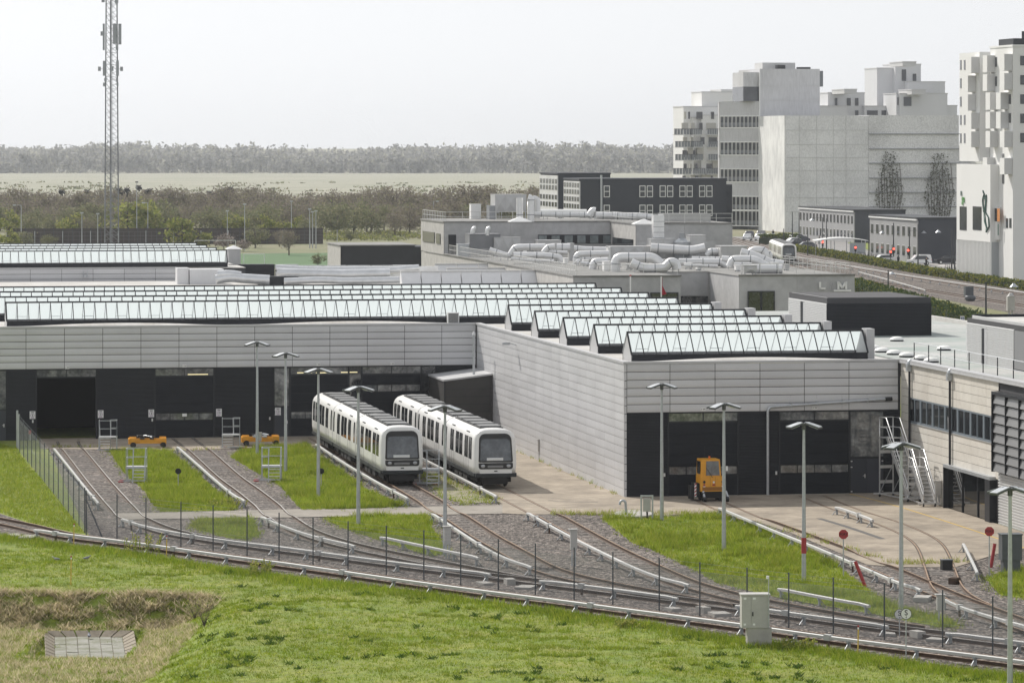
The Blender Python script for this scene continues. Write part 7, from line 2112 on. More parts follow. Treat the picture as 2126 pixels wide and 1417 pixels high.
# ================================================================ parked cars, people, street furniture
M_TYRE = mat('tyre', (.02, .02, .02), .8); M_CGLASS = mat('car_glass', (.03, .035, .04), .08, spec=.8)
def car_proto(paint, name='parked_car', kind=0):
    t = thing(name, 'x', 'car'); L = 4.2
    side = [(0, .35), (.05, .75), (.9, .92), (1.55, 1.42), (2.2, 1.5), (3.2, 1.45), (3.9, 1.0), (4.15, .9), (4.2, .4)] if kind == 0 else [(0, .35), (.05, .8), (.8, .98), (1.4, 1.7), (2.2, 1.8), (4.0, 1.78), (4.18, 1.0), (4.2, .4)]
    mb = MB(); rings = []
    for y, k in ((-.86, .97), (-.80, 1.), (.80, 1.), (.86, .97)): rings.append([(x - L / 2, y * (1 if z < 1 else .86), .35 + (z - .35) * k) for x, z in side])
    mb.loft(rings, paint, smooth=False); mb.build('body', t, fix=True)
    for sg in (-1, 1):
        mb = MB(); zt = 1.36 if kind == 0 else 1.6; mb.add([(1.15 - L / 2, sg * .875, .98), (3.75 - L / 2, sg * .875, 1.0), (3.2 - L / 2, sg * .765, zt), (1.62 - L / 2, sg * .765, zt)], [(0, 1, 2, 3)], M_CGLASS); mb.build('side_window', t)
        for x in (.8, 3.35):
            mb = MB(); mb.tube([(x - L / 2, sg * .68, .32), (x - L / 2, sg * .88, .32)], .32, M_TYRE, 14); wl_ = mb.build('wheel', t)
            mb = MB(); mb.tube([(x - L / 2, sg * .87, .32), (x - L / 2, sg * .895, .32)], .19, M_ALU, 10); mb.build('rim', wl_)
        mb = MB(); mb.box(-L / 2 - .02, -L / 2 + .12, sg * .62 - .16, sg * .62 + .16, .62, .78, M_TLAMP); mb.build('headlight', t)
        mb = MB(); mb.box(L / 2 - .1, L / 2 + .01, sg * .66 - .12, sg * .66 + .12, .72, .95, M_RED); mb.build('tail_light', t)
    mb = MB(); zt = 1.38 if kind == 0 else 1.64; mb.add([(.98 - L / 2, -.70, .97), (.98 - L / 2, .70, .97), (1.5 - L / 2, .66, zt), (1.5 - L / 2, -.66, zt)], [(3, 2, 1, 0)], M_CGLASS); mb.build('windscreen', t)
    return t
PAINT = {k: mat('car_paint_' + k, c, .25, .3) for k, c in dict(silver=(.50, .51, .52), white=(.72, .72, .72), grey=(.16, .16, .17), black=(.02, .02, .025), dark=(.07, .07, .09)).items()}
CARS = [(1552, 500, 'silver', 80, 'silver car, leftmost of the front parked row'), (1577, 500, 'white', 80, 'white car in the middle of the front parked row'), (1601, 500, 'silver', 80, 'silver car, rightmost of the front parked row'),
        (1556, 494, 'dark', 80, 'dark car at the left of the rear parked row'), (1580, 493, 'grey', 80, 'grey car at the right of the rear parked row'),
        (1650, 500, 'white', 20, 'white car at the back of the angled row by the signal'), (1660, 505, 'dark', 20, 'dark car second in the angled row by the signal'), (1646, 509, 'white', 20, 'white car third in the angled row by the signal'), (1652, 513, 'black', 20, 'black car fourth in the angled row by the signal'),
        (1673, 518, 'grey', 8, 'grey estate car nearest in the angled row'), (1833, 547, 'white', 10, 'white car passing behind the hedge'), (1908, 551, 'white', 5, 'white van-like car before the dark terrace'), (1967, 549, 'black', 5, 'black car parked before the dark terrace'), (2043, 579, 'grey', 10, 'silver car half hidden by the hedge at the glass shop')]
for x, y, k, a, lab in CARS:
    o = car_proto(PAINT[k], kind=1 if 'van-like' in lab else 0); q = G(x, y); o.location = (q.x, q.y, .09); o.rotation_euler = (0, 0, radians(a)); o['label'] = lab; o['group'] = 'cars in the street behind the depot'
M_COAT = mat('dark_clothes', (.015, .015, .02), .9); M_SKIN = mat('skin', (.45, .28, .20), .7); M_HAIR = mat('dark_hair', (.03, .02, .015), .8)
def person(label, px, py, rz, stride=.18):
    q = G(px, py); t = thing('person', label, 'person', (q.x, q.y, .09), rz, 'people in the street')
    bm_v = [(0, 0, .95), (0, 0, 1.15), (0, 0, 1.40), (0, 0, 1.50), (0, 0, 1.62), (0, .02, 1.74), (-.20, 0, 1.40), (-.25, -stride * .6, 1.12), (-.24, -stride * .2 - .06, .86), (.20, 0, 1.40), (.25, stride * .6, 1.12), (.24, stride * .5, .86),
            (-.10, 0, .90), (-.10, stride * .7, .50), (-.10, stride, .08), (-.10, stride - .16, .04), (.10, 0, .90), (.10, -stride * .3, .50), (.10, -stride, .10), (.10, -stride - .14, .04)]
    ed = [(0, 1), (1, 2), (2, 3), (3, 4), (4, 5), (2, 6), (6, 7), (7, 8), (2, 9), (9, 10), (10, 11), (0, 12), (12, 13), (13, 14), (14, 15), (0, 16), (16, 17), (17, 18), (18, 19)]
    rad = [.15, .15, .17, .065, .095, .08, .075, .055, .04, .075, .055, .04, .10, .07, .05, .04, .10, .07, .05, .04]
    me = bpy.data.meshes.new('body'); me.from_pydata(bm_v, ed, []); me.materials.append(M_COAT)
    o = inst('body', me, t); o.modifiers.new('skin', 'SKIN'); sv = me.skin_vertices[0].data
    for i, r in enumerate(rad): sv[i].radius = (r, r)
    sv[0].use_root = True; o.modifiers.new('sub', 'SUBSURF').levels = 1
    mb = MB(); mb.loft([[(r * cos(a), -.035 + r * sin(a), z) for a in np.linspace(0, 2 * pi, 10, endpoint=False)] for r, z in ((.05, 1.50), (.085, 1.57), (.095, 1.64), (.08, 1.72))], M_SKIN); mb.build('face', t, fix=True)
    mb = MB(); mb.loft([[(r * cos(a), .012 + r * sin(a), z) for a in np.linspace(0, 2 * pi, 10, endpoint=False)] for r, z in ((.085, 1.60), (.11, 1.66), (.10, 1.74), (.05, 1.79))], M_HAIR); mb.build('hair', t, fix=True)
person('person in dark clothes walking by the farther terrace', 1701, 508, radians(90)); person('person in dark clothes standing at the street corner', 1923, 558, radians(40)); person('person in dark clothes crossing before the nearer terrace', 1865, 552, radians(200)); person('person in dark clothes near the bright mesh wall', 1605, 494, radians(10))
M_LPD = mat('dark_lamp_post', (.05, .055, .06), .5, .3)
def street_lamp(label, px, by, top, arm):
    q = G(px, by); s = S(by); h = (by - top) / s
    t = thing('street_lamp', label, 'street lamp', (q.x, q.y, .05), 0, 'street lamps behind the depot')
    mb = MB(); mb.tube([(0, 0, 0), (0, 0, h)], .09, M_LPD, 8, radii=[.13, .08]); mb.build('pole', t)
    if arm:
        a_ = arm / s; mb = MB(); mb.bar((0, 0, h - .1), (a_, 0, h - .05), .06, .06, M_LPD); mb.build('arm', t)
        mb = MB(); mb.cyl((a_, 0), .5, h - .55, h - .15, M_GALV, 12, .08); mb.build('lamp_shade', t)
    return t
for x, by, top, arm, lab in ((1804, 541, 478, 28, 'dark street lamp left of the nearer terrace'), (1976, 568, 476, -28, 'dark street lamp with arm to the left before the dark gable'), (1982, 569, 478, 30, 'dark street lamp with arm to the right before the white tower'), (2082, 578, 486, 34, 'dark street lamp before the vertical sign board'),
                            (1888, 547, 478, 30, 'dark street lamp before the corner of the nearer terrace'), (1716, 530, 454, 0, 'dark bare pole right of the bus shelter roof'), (1708, 520, 452, -22, 'dark street lamp before the farther terrace'), (1659, 514, 442, 0, 'dark bare pole at the corner of the farther terrace'),
                            (1855, 546, 463, 0, 'dark bare pole between two traffic lights'), (1906, 556, 466, 0, 'dark bare pole by the white van-like car'), (1645, 508, 440, 0, 'dark pole at the bright mesh wall'), (1627, 522, 475, 0, 'short dark pole among the parked cars'), (1677, 530, 476, 0, 'short dark pole by the grey estate car'), (1844, 610, 562, 8, 'galvanised post beside the far railway'), (2047, 690, 586, 58, 'galvanised lamp post by the tall hedge, arm to the right'), (1246, 470, 367, 0, 'thin mast beside the dark housing block')):
    street_lamp(lab, x, by, top, arm)
M_REDL = mat('red_signal', (.8, .02, .02), .3, emit=(1., .05, .03), estr=6.)
for x, y, by, lab in ((1708, 503, 525, 'dark traffic signal showing red by the bus shelter'), (1776, 514, 536, 'traffic light showing red right of the bus shelter'), (1849, 523, 548, 'traffic light showing red, lower of the pair'), (1855.5, 517, 547, 'traffic light showing red, upper of the pair'), (1885, 520, 550, 'traffic light showing red by the nearer terrace')):
    q = G(x, by); s = S(by); z = (by - y) / s
    t = thing('traffic_light', lab, 'traffic light', (q.x, q.y, .05), 0, 'red traffic lights')
    mb = MB(); mb.cyl((0, 0), .06, 0, z + .3, M_LPD, 8); mb.build('post', t)
    mb = MB(); mb.box(-.17, .17, -.22, .1, z - .75, z + .3, M_BLACK); mb.build('housing', t)
    mb = MB(); mb.tube([(0, -.26, z), (0, -.221, z)], .17, M_REDL, 12); mb.build('red_lamp', t)
bsq = G(1745, 530); bs2 = thing('bus_shelter', 'curved pale-roofed bus shelter behind the clipped hedge', 'bus shelter', (bsq.x, bsq.y, .05), TH)
mb = MB(); mb.loft([[(x, y, 2.6 + .5 * sin(pi * (x + 5) / 10) + dz) for y, dz in ((-1.6, 0), (1.6, .1), (1.6, .22), (-1.6, .12))] for x in np.linspace(-5, 5, 11)], M_WHT); mb.build('roof', bs2, fix=True)
for x in (-4.4, -1.5, 1.5, 4.4):
    for y in (-1.3, 1.3):
        mb = MB(); mb.bar((x, y, 0), (x, y, 2.75), .12, .12, M_GALV); mb.build('post', bs2)
mb = MB(); mb.box(1.6, 4.3, -1.3, -1.2, .3, 2.3, M_WINL); mb.build('panel', bs2)
# bicycles before the terraces
def bike_mesh():
    mb = MB()
    for x in (-.52, .52): mb.tube([(x + .33 * cos(a), 0, .34 + .33 * sin(a)) for a in np.linspace(0, 2 * pi, 15)], .025, M_BLACK, 5, cap=False)
    for a_, b_ in (((-.52, 0, .34), (-.12, 0, .32)), ((-.12, 0, .32), (-.28, 0, .85)), ((-.52, 0, .34), (-.25, 0, .72)), ((-.12, 0, .32), (.38, 0, .72)), ((-.26, 0, .78), (.36, 0, .80)), ((.52, 0, .34), (.34, 0, .98))): mb.bar(a_, b_, .035, .035, M_LPD)
    mb.bar((.34, -.27, 1.0), (.34, .27, 1.0), .03, .03, M_GALV); mb.box(-.42, -.16, -.07, .07, .87, .93, M_BLACK)
    return mb.mesh('bicycle', True)
bike_me = bike_mesh()
spots = [(1783 + 6.5 * k, 533 + .9 * k + (k % 3)) for k in range(10)] + [(1965 + 6 * k, 562 + k) for k in range(8)]
for k, (x, y) in enumerate(spots):
    q = G(x, y); o = inst('bicycle', bike_me, None, (q.x, q.y, .09), radians(60 + rng.uniform(-20, 20))); near = k >= 10
    _tag(o, 'dark bicycle parked in a row before the nearer terrace gable' if near else 'dark bicycle parked in a row behind the hedge by the bus shelter', 'bicycle', 'bicycles by the white tower' if near else 'bicycles by the bus shelter')
# traffic signs at the hedge
M_BLUE = mat('sign_blue', (.02, .05, .22), .5)
q = G(1998, 725); s = S(725); t = thing('speed_sign', 'white and blue sign reading 40 on a post before the tall hedge', 'sign', (q.x, q.y, 0), TH)
zz = (725 - 662) / s; mb = MB(); mb.cyl((.17, .05), .04, 0, zz + .1, M_GALV, 8); mb.build('post', t); mb = MB(); mb.box(-.22, .22, -.02, .01, zz - .28, zz + .3, M_SIGNW); mb.build('plate', t)
mb = MB(); mb.box(-.17, .17, -.03, -.021, zz - .12, zz + .2, M_BLUE); mb.build('blue_field', t); inst('lettering', text_mesh('40', .24, M_SIGNW, .005, True), t, (0, -.04, zz + .04), rot=(pi / 2, 0, 0))
q = G(2067, 735); s = S(735); t = thing('no_stopping_sign', 'round red-rimmed blue sign behind the right plant room', 'sign', (q.x, q.y, 0), TH)
zz = (735 - 662) / s; mb = MB(); mb.cyl((0, .05), .04, 0, zz, M_GALV, 8); mb.build('post', t); mb = MB(); mb.prism([(.3 * cos(a), zz + .3 * sin(a)) for a in np.linspace(0, 2 * pi, 20, endpoint=False)], -.02, 0., M_RED); mb.prism([(.21 * cos(a), zz + .21 * sin(a)) for a in np.linspace(0, 2 * pi, 20, endpoint=False)], -.03, -.021, M_BLUE); mb.build('disc', t, fix=True)
mb = MB(); mb.bar((-.16, -.04, zz + .16), (.16, -.04, zz - .16), .06, .01, M_RED, up=(0, 1, 0)); mb.build('bar', t)
q = G(1919, 622); t = thing('platform_cabinet', 'dark rounded loudspeaker-like unit beside the far railway', 'cabinet', (q.x + 3.5, q.y - 6, 0), TH)
q = G(2013, 625); t.location = (q.x, q.y, 0); s = S(625)
mb = MB(); mb.box(-.55, .55, 0, .9, .6, 1.95, M_CABD); mb.build('body', t); mb = MB(); mb.loft([[(.75 * r * cos(a), -.3 + .75 * r * sin(a), z) for a in np.linspace(0, 2 * pi, 14, endpoint=False)] for r, z in ((.6, .0), (1, .3), (1, .6), (.8, .75))], M_CABD); mb.build('base', t, fix=True)
q = G(2098, 660); t = thing('junction_cabinet', 'pale round-topped cabinet beside the far railway at the right', 'cabinet', (q.x, q.y, 0), TH)
mb = MB(); mb.box(-.45, .45, -.3, .3, .9, 2.6, M_CAB).cyl((0, 0), .45, 2.6, 3.0, M_CAB, 12, .15); mb.build('body', t); mb = MB(); mb.box(-.3, -.1, -.1, .1, 0, .9, M_CAB).box(.1, .3, -.1, .1, 0, .9, M_CAB); mb.build('leg', t)

# ================================================================ lattice mast
q = G(231, 512); mast = thing('radio_mast', 'tall steel lattice radio mast with antennas', 'mast', (q.x, q.y, 0), radians(12))
M_MAST = mat('mast_steel', (.22, .23, .25), .5, .5, var=.25, vscale=.5); M_ANT = mat('antenna_grey', (.30, .32, .35), .5)
HM = 56.; r0, r1 = 1.60, 1.22
def leg(k, z): a = radians(90 + 120 * k); r = r0 + (r1 - r0) * z / HM; return Vector((r * cos(a), r * sin(a), z))
for k in range(3):
    mb = MB(); mb.tube([leg(k, 0), leg(k, HM)], .13, M_MAST, 8); mb.build('leg', mast)
mb = MB(); n = 46
for k in range(3):
    for i in range(n):
        z0, z1 = HM * i / n, HM * (i + 1) / n; a_, b_ = (k, (k + 1) % 3)
        mb.bar(leg(a_, z0), leg(b_, z1), .06, .06, M_MAST)
        if i % 2 == 0: mb.bar(leg(a_, z0), leg(b_, z0), .06, .06, M_MAST)
mb.build('lattice', mast)
mb = MB(); mb.bar((.1, .2, 0), (.1, .2, HM), .10, .10, M_MAST).bar((.35, .2, 0), (.35, .2, HM), .05, .05, M_MAST)
for i in range(0, 110): mb.bar((.1, .2, i * .5), (.35, .2, i * .5), .03, .03, M_MAST)
mb.build('ladder', mast)
s_ = S(512)
def zpx(y): return HC - (y - YH) / s_
for x, y0, y1, wd in ((213.5, 50, 105, 4), (236.5, 50, 92, 7), (247, 50, 93, 6), (241, 93, 105, 5), (214.5, 127, 158, 5.5), (242, 126, 158, 5.5), (204.5, 139, 148, 5.5), (250.5, 139, 148, 5.5), (231, 138, 148, 5), (217, 162, 170, 5), (241, 162, 170, 4), (214, 172, 180, 4), (242, 172, 179, 4), (212, 0, 6, 6), (240, 0, 8, 7), (209, 66, 75, 4), (240, 52, 60, 4), (241, 65, 73, 4), (241, 77, 85, 4)):
    dx = (x - 231) / s_; mb = MB(); mb.box(dx - wd / s_ / 2, dx + wd / s_ / 2, -1.9, -1.5, zpx(y1), zpx(y0), M_ANT); an = mb.build('antenna', mast)
    mb = MB(); mb.bar((dx, -1.5, (zpx(y0) + zpx(y1)) / 2), (dx * .6, -.4, (zpx(y0) + zpx(y1)) / 2), .08, .08, M_MAST); mb.build('antenna_arm', mast)

# ================================================================ trees, scrub, meadow, far wood
M_BARK = mat('bark', (.10, .085, .07), .95)
M_TW = [mat_leaf('bare_twigs_a', (.25, .215, .18), .35), mat_leaf('bare_twigs_b', (.18, .155, .13), .35), mat_leaf('bare_twigs_c', (.26, .245, .15), .35)]
M_SPR = [mat_leaf('spring_leaf_a', (.26, .29, .07), .4), mat_leaf('spring_leaf_b', (.17, .20, .06), .4), mat_leaf('spring_leaf_c', (.34, .33, .11), .4)]
M_OLV = [mat_leaf('olive_leaf_a', (.20, .215, .105), .4), mat_leaf('olive_leaf_b', (.155, .165, .09), .4), mat_leaf('olive_leaf_c', (.25, .235, .14), .4)]
M_BLO = [mat_leaf('blossom_a', (.42, .36, .33), .3), mat_leaf('blossom_b', (.28, .24, .21), .3)]
def crown_pts(n, h, r, base=.25, clumps=16, rr=.38):
    """points in clumps through a crown h tall, r wide"""
    cc = rng.standard_normal((clumps, 3)); cc /= np.linalg.norm(cc, axis=1)[:, None]; cc *= (.35 + .6 * rng.random(clumps))[:, None]
    k = rng.integers(0, clumps, n)
    p = cc[k] + rng.standard_normal((n, 3)) * rr * .45
    out = np.empty((n, 3)); out[:, :2] = p[:, :2] * r; out[:, 2] = h * (base + (1 - base) * (.5 + .48 * np.clip(p[:, 2], -1.15, 1.12)))
    return out
def tree_proto(kind, h, r, n, size, mats, base=.2, clumps=16, thin=False):
    crown = leaf_cloud(n, lambda k: crown_pts(k, h, r, base, clumps), size)
    f = np.arange(len(crown)).reshape(-1, 4)
    cm_ = quick_mesh('crown', crown, f, mats, rng.integers(0, len(mats), len(f)))
    mb = MB(); mb.tube([(0, 0, -.2), (.1, .05, h * .35), (.0, .1, h * .75)], .2, M_BARK, 6, radii=[.03 * h, .02 * h, .006 * h])
    for k in range(9):
        a = k * 2.4 + rng.random(); z = h * (.2 + .055 * k); L = r * (.95 - .05 * k)
        mb.tube([(0, 0, z), (cos(a) * L * .5, sin(a) * L * .5, z + h * .14), (cos(a) * L * .95, sin(a) * L * .95, z + h * .3)], .05, M_BARK, 4, radii=[.012 * h, .008 * h, .003 * h])
    return cm_, mb.mesh('trunk')
PROT = {
    'bare': [tree_proto('bare', 9.5, 3.8, 1500, .23, M_TW, .22, 34) for _ in range(4)],
    'spring': [tree_proto('spring', 5.5, 3.2, 900, .30, M_SPR, .05, 18) for _ in range(3)],
    'olive': [tree_proto('olive', 6.5, 3.6, 1300, .24, M_OLV, .08, 26) for _ in range(3)],
    'blossom': [tree_proto('blossom', 4.0, 3.0, 600, .26, M_BLO, .1, 14)],
}
TLAB = {'bare': ('bare_tree', 'bare brown tree in the scrub belt beyond the halls', 'bare trees of the scrub belt'), 'spring': ('spring_bush', 'yellow-green bush leafing out before the scrub belt', 'yellow-green bushes'), 'olive': ('olive_tree', 'dull green bushy tree in front of the scrub belt', 'dull green trees'), 'blossom': ('blossom_bush', 'pale pinkish bush beside the sports pitch', 'pale bushes')}
def plant(kind, px, by, top=None, sx=None, label=None):
    cr, tk = PROT[kind][int(rng.integers(0, len(PROT[kind])))]; nm, lab, grp = TLAB[kind]
    q = G(px, by); h0 = {'bare': 9.5, 'spring': 5.5, 'olive': 6.5, 'blossom': 4.0}[kind]
    k = ((by - top) / S(by)) / h0 * 1.12 if top else rng.uniform(.8, 1.1)
    t = thing(nm, label or lab, 'tree' if kind in ('bare', 'olive') else 'bush', (q.x, q.y, 0), rng.random() * 6.28, grp)
    w = sx if sx else k * rng.uniform(.95, 1.25)
    inst('trunk', tk, t, scale=(k, k, k)); inst('crown', cr, t, scale=(w, w, k))
    return t
# back row of bare trees
x = -30
while x < 1135:
    plant('bare', x, rng.uniform(458, 470), top=(398 if x < 560 else 405 if x < 700 else 398) + rng.uniform(-9, 12)); x += rng.uniform(17, 27)
x = -30
while x < 1120:
    plant('bare' if rng.random() < .6 else 'olive', x, rng.uniform(475, 484), top=rng.uniform(415, 438)); x += rng.uniform(24, 36)
# greener bushes in front of the barrier line and behind it
for px, by, top, kind in ((20, 490, 442, 'spring'), (60, 494, 452, 'olive'), (110, 492, 450, 'olive'), (140, 496, 448, 'spring'), (265, 494, 420, 'spring'), (300, 492, 425, 'spring'), (330, 490, 427, 'olive'), (425, 492, 436, 'olive'), (455, 490, 440, 'olive'), (490, 492, 448, 'spring'), (540, 490, 436, 'olive'), (560, 492, 450, 'spring'), (610, 490, 452, 'spring'), (640, 492, 455, 'olive'), (700, 492, 430, 'olive'), (735, 488, 420, 'olive'), (770, 490, 440, 'olive'), (820, 492, 445, 'bare'), (850, 490, 430, 'bare'), (890, 486, 430, 'bare'), (205, 494, 450, 'olive'), (180, 496, 455, 'bare')):
    plant(kind, px, by, top)
plant('spring', 378, 514, 452, label='rounded yellow-green tree in front of the dark barrier')
plant('spring', 420, 514, 482); plant('blossom', 465, 520, 488); plant('blossom', 505, 522, 500, label='pale pinkish bush right of the goal frame'); plant('olive', 530, 515, 474); plant('bare', 600, 530, 480, label='lone bare tree by the sports pitch'); plant('olive', 660, 552, 528, label='dark shrub at the corner of the dark shed'); plant('olive', 50, 514, 482); plant('bare', 580, 512, 478); plant('olive', 100, 516, 490)
plant('spring', 20, 516, 480, label='yellow-green bush at the left frame edge')
plant('olive', 728, 500, 478, label='small dark bush on the green bank above the shed')
# a scrub mass behind the rows, one tangle
def mass(name, label, rows, n, size, mats, cat, probs=None):
    vs = []
    for (X, Y, h, r, k, *z_) in rows:
        p = crown_pts(k, h, r, .02, 8, .5) + [X, Y, z_[0] if z_ else 0]; vs.append(p)
    P = np.concatenate(vs); v = leaf_cloud(len(P), lambda n_: P, size); f = np.arange(len(v)).reshape(-1, 4)
    me = quick_mesh(name, v, f, mats, rng.choice(len(mats), size=len(f), p=probs)); return _tag(inst(name, me), label, cat, kind='stuff')
rows = []
for _ in range(330):
    px, by = rng.uniform(-80, 1180), rng.uniform(446, 478); q = G(px, by); rows.append((q.x, q.y, rng.uniform(5.5, 8.), rng.uniform(3, 5), 260))
mass('scrub', 'tangled grey-brown scrub filling the belt behind the halls', rows, 0, .30, M_TW + [M_OLV[1]], 'scrub', [.35, .35, .15, .15])
rows = []
for _ in range(90):
    px = rng.uniform(670, 900); by = rng.uniform(486, 500); q = G(px, by); rows.append((q.x, q.y, rng.uniform(.6, 1.4), rng.uniform(1.5, 3), 60))
mass('undergrowth', 'low green undergrowth on the bank above the dark shed', rows, 0, .25, M_SPR + M_OLV, 'undergrowth')
# shrubs dotted over the meadow
rows = []
for _ in range(110):
    by = float(rng.choice([377, 380, 386, 392, 368])) + rng.uniform(-2, 2); q = G(rng.uniform(-100, 1420), by); rows.append((q.x, q.y, rng.uniform(.5, 1.3), rng.uniform(3, 9), 12, float(hgt(q.x, q.y))))
mass('meadow_shrubs', 'small dark shrubs dotted over the far meadow', rows, 0, .8, M_OLV, 'shrubs')
# the far wood
rows = []
for _ in range(1500):
    Y = rng.uniform(4000, 4500); X = rng.uniform(-.150, .115) * Y; back = (Y - 4000) / 500
    h = 18.5 + 11 * back ** .6 + rng.uniform(-2., 2.) + 2.6 * sin(X * .014 + 1.) + 1.4 * sin(X * .04); rows.append((X, Y, h, rng.uniform(6, 9.5), 120, float(hgt(X, Y))))
M_FW = [mat_leaf('far_wood_a', (.30, .295, .285), .5), mat_leaf('far_wood_b', (.25, .25, .245), .5), mat_leaf('far_wood_c', (.33, .325, .27), .5)]  # leaf tones and translucency lifted to carry part of the distance haze
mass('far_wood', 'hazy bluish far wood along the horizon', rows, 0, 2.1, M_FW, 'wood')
mb = MB(); M_BIRCH = mat('birch_trunk', (.30, .29, .27), .9)
vs = []
for _ in range(420):
    Y = rng.uniform(3990, 4010); X = rng.uniform(-.150, .115) * Y; h = rng.uniform(7, 13); w = rng.uniform(.15, .3); g0 = float(hgt(X, Y))
    mb.add([(X - w, Y, g0), (X + w, Y, g0), (X + w * .5, Y + .3, g0 + h), (X - w * .5, Y + .3, g0 + h), (X, Y + w * 2, g0), (X, Y + w * 1.6, g0 + h)], [(0, 1, 2, 3), (1, 4, 5, 2), (4, 0, 3, 5)], M_BIRCH)
mb.build('far_wood_trunks', label='pale birch trunks along the edge of the far wood', cat='tree trunks', kind='stuff')
# dark nests in the tree tops
nest_me = leaf_cloud(160, lambda n: rng.standard_normal((n, 3)) * [.32, .32, .26], .28); nest_me = quick_mesh('nest', nest_me, np.arange(len(nest_me)).reshape(-1, 4), [M_BLACK])
for px, py in ((55, 396), (70, 398), (128, 388), (181, 388), (247, 384), (253, 388), (264, 384), (268, 394), (288, 379), (305, 388), (312, 386), (340, 394), (412, 395), (436, 391), (448, 392), (466, 394), (471, 386), (479, 382), (480, 387), (468, 384)):
    q = AT(px, py + 11, G(0, 462).y); inst('nest', nest_me, None, q); _tag(bpy.context.scene.collection.objects[-1], 'dark twig nest in the top of a bare tree', 'nest', 'rook nests in the bare trees')
# noise barrier and pitch
nb = thing('noise_barrier', 'long dark wooden barrier wall before the scrub belt', 'barrier', G(14, 508))
M_BARR = mat('barrier_boards', (.055, .045, .042), .9, 0., var=.25, vscale=.6)
A, B = G(14, 508), G(671, 506); n = 34
for i in range(n):
    p0, p1 = A.lerp(B, i / n) - A, A.lerp(B, (i + 1) / n) - A
    mb = MB(); mb.bar(p0 + Vector((.05, 0, 1.65)), p1 + Vector((-.05, 0, 1.65)), .12, 3.3, M_BARR); mb.build('board_panel', nb)
    mb = MB(); mb.bar(p0, p0 + Vector((0, 0, 3.5)), .16, .2, M_LPD); mb.build('post', nb)
sheet('sports_pitch', [(470, 527), (700, 525), (700, 556), (470, 556)], .05, mat('pitch_turf', (.065, .135, .045), .9, var=.1, vscale=.3))
nf = thing('pitch_net_fence', 'tall pale posts with netting along the sports pitch', 'fence', G(14, 516))
A, B = G(14, 516), G(700, 512)
mb = MB()
for i in range(13):
    p0 = A.lerp(B, i / 12) - A; m2 = MB(); m2.cyl((p0.x, p0.y), .07, 0, 3.4, M_GALV, 6); m2.build('post', nf)
for i in range(60): 
    p0 = A.lerp(B, i / 60) - A; mb.bar(p0 + Vector((0, 0, .1)), p0 + Vector((0, 0, 3.2)), .015, .015, M_WIRE)
for z in (.3, 1.0, 1.7, 2.4, 3.2): mb.bar(Vector((0, 0, z)), B - A + Vector((0, 0, z)), .02, .02, M_WIRE)
mb.build('netting', nf)
for x0, x1, yb, yt, lab in ((404, 489, 530, 499, 'large white goal-like frame before the pale bush'), (506, 549, 548, 527, 'white football goal on the green pitch')):
    a_, b_ = G(x0, yb), G(x1, yb); h = (yb - yt) / S(yb); g = thing('goal_frame', lab, 'goal', a_); L = (b_ - a_).length
    for xx in (0, L):
        mb = MB(); mb.cyl((xx, 0), .06, 0, h, M_WHITE, 6); mb.build('post', g)
    mb = MB(); mb.bar((0, 0, h), (L, 0, h), .1, .1, M_WHITE); mb.build('crossbar', g)
for px, by, top, arm, lab in ((44, 512, 426, -14, 'tall thin lamp post at far left behind the rear hall'), (170, 514, 442, 0, 'thin floodlight pole left of the mast'), (203, 514, 444, 0, 'thin floodlight pole just left of the mast'), (307, 505, 421, -9, 'thin lamp post right of the mast'), (472, 520, 438, 0, 'thin floodlight pole by the goal frame'), (508, 520, 424, 0, 'thin pole behind the pale bush'), (605, 500, 418, 0, 'dark thin lamp post at the barrier'), (643, 515, 434, 0, 'left floodlight pole of the group of three'), (649, 515, 440, 0, 'middle floodlight pole of the group of three'), (656, 516, 438, 0, 'right floodlight pole of the group of three'), (900, 480, 418, 8, 'dark lamp post above the workshop roof corner'), (284, 505, 378, 0, 'thin mast with a nest platform right of the big mast')):
    q = G(px, by); s = S(by); h = (by - top) / s
    t = thing('floodlight_pole', lab, 'lamp post', (q.x, q.y, 0), 0, 'thin poles beyond the halls')
    mb = MB(); mb.tube([(0, 0, 0), (0, 0, h)], .09, M_GALV, 6, radii=[.12, .07]); mb.build('pole', t)
    a_ = arm / s if arm else 0; mb = MB()
    if arm: mb.bar((0, 0, h), (a_, 0, h), .08, .08, M_GALV)
    mb.box(a_ - .3, a_ + .3, -.25, .25, h - .12, h + .14, M_LAMPH if px == 284 else M_GALV); mb.build('lamp_head', t)
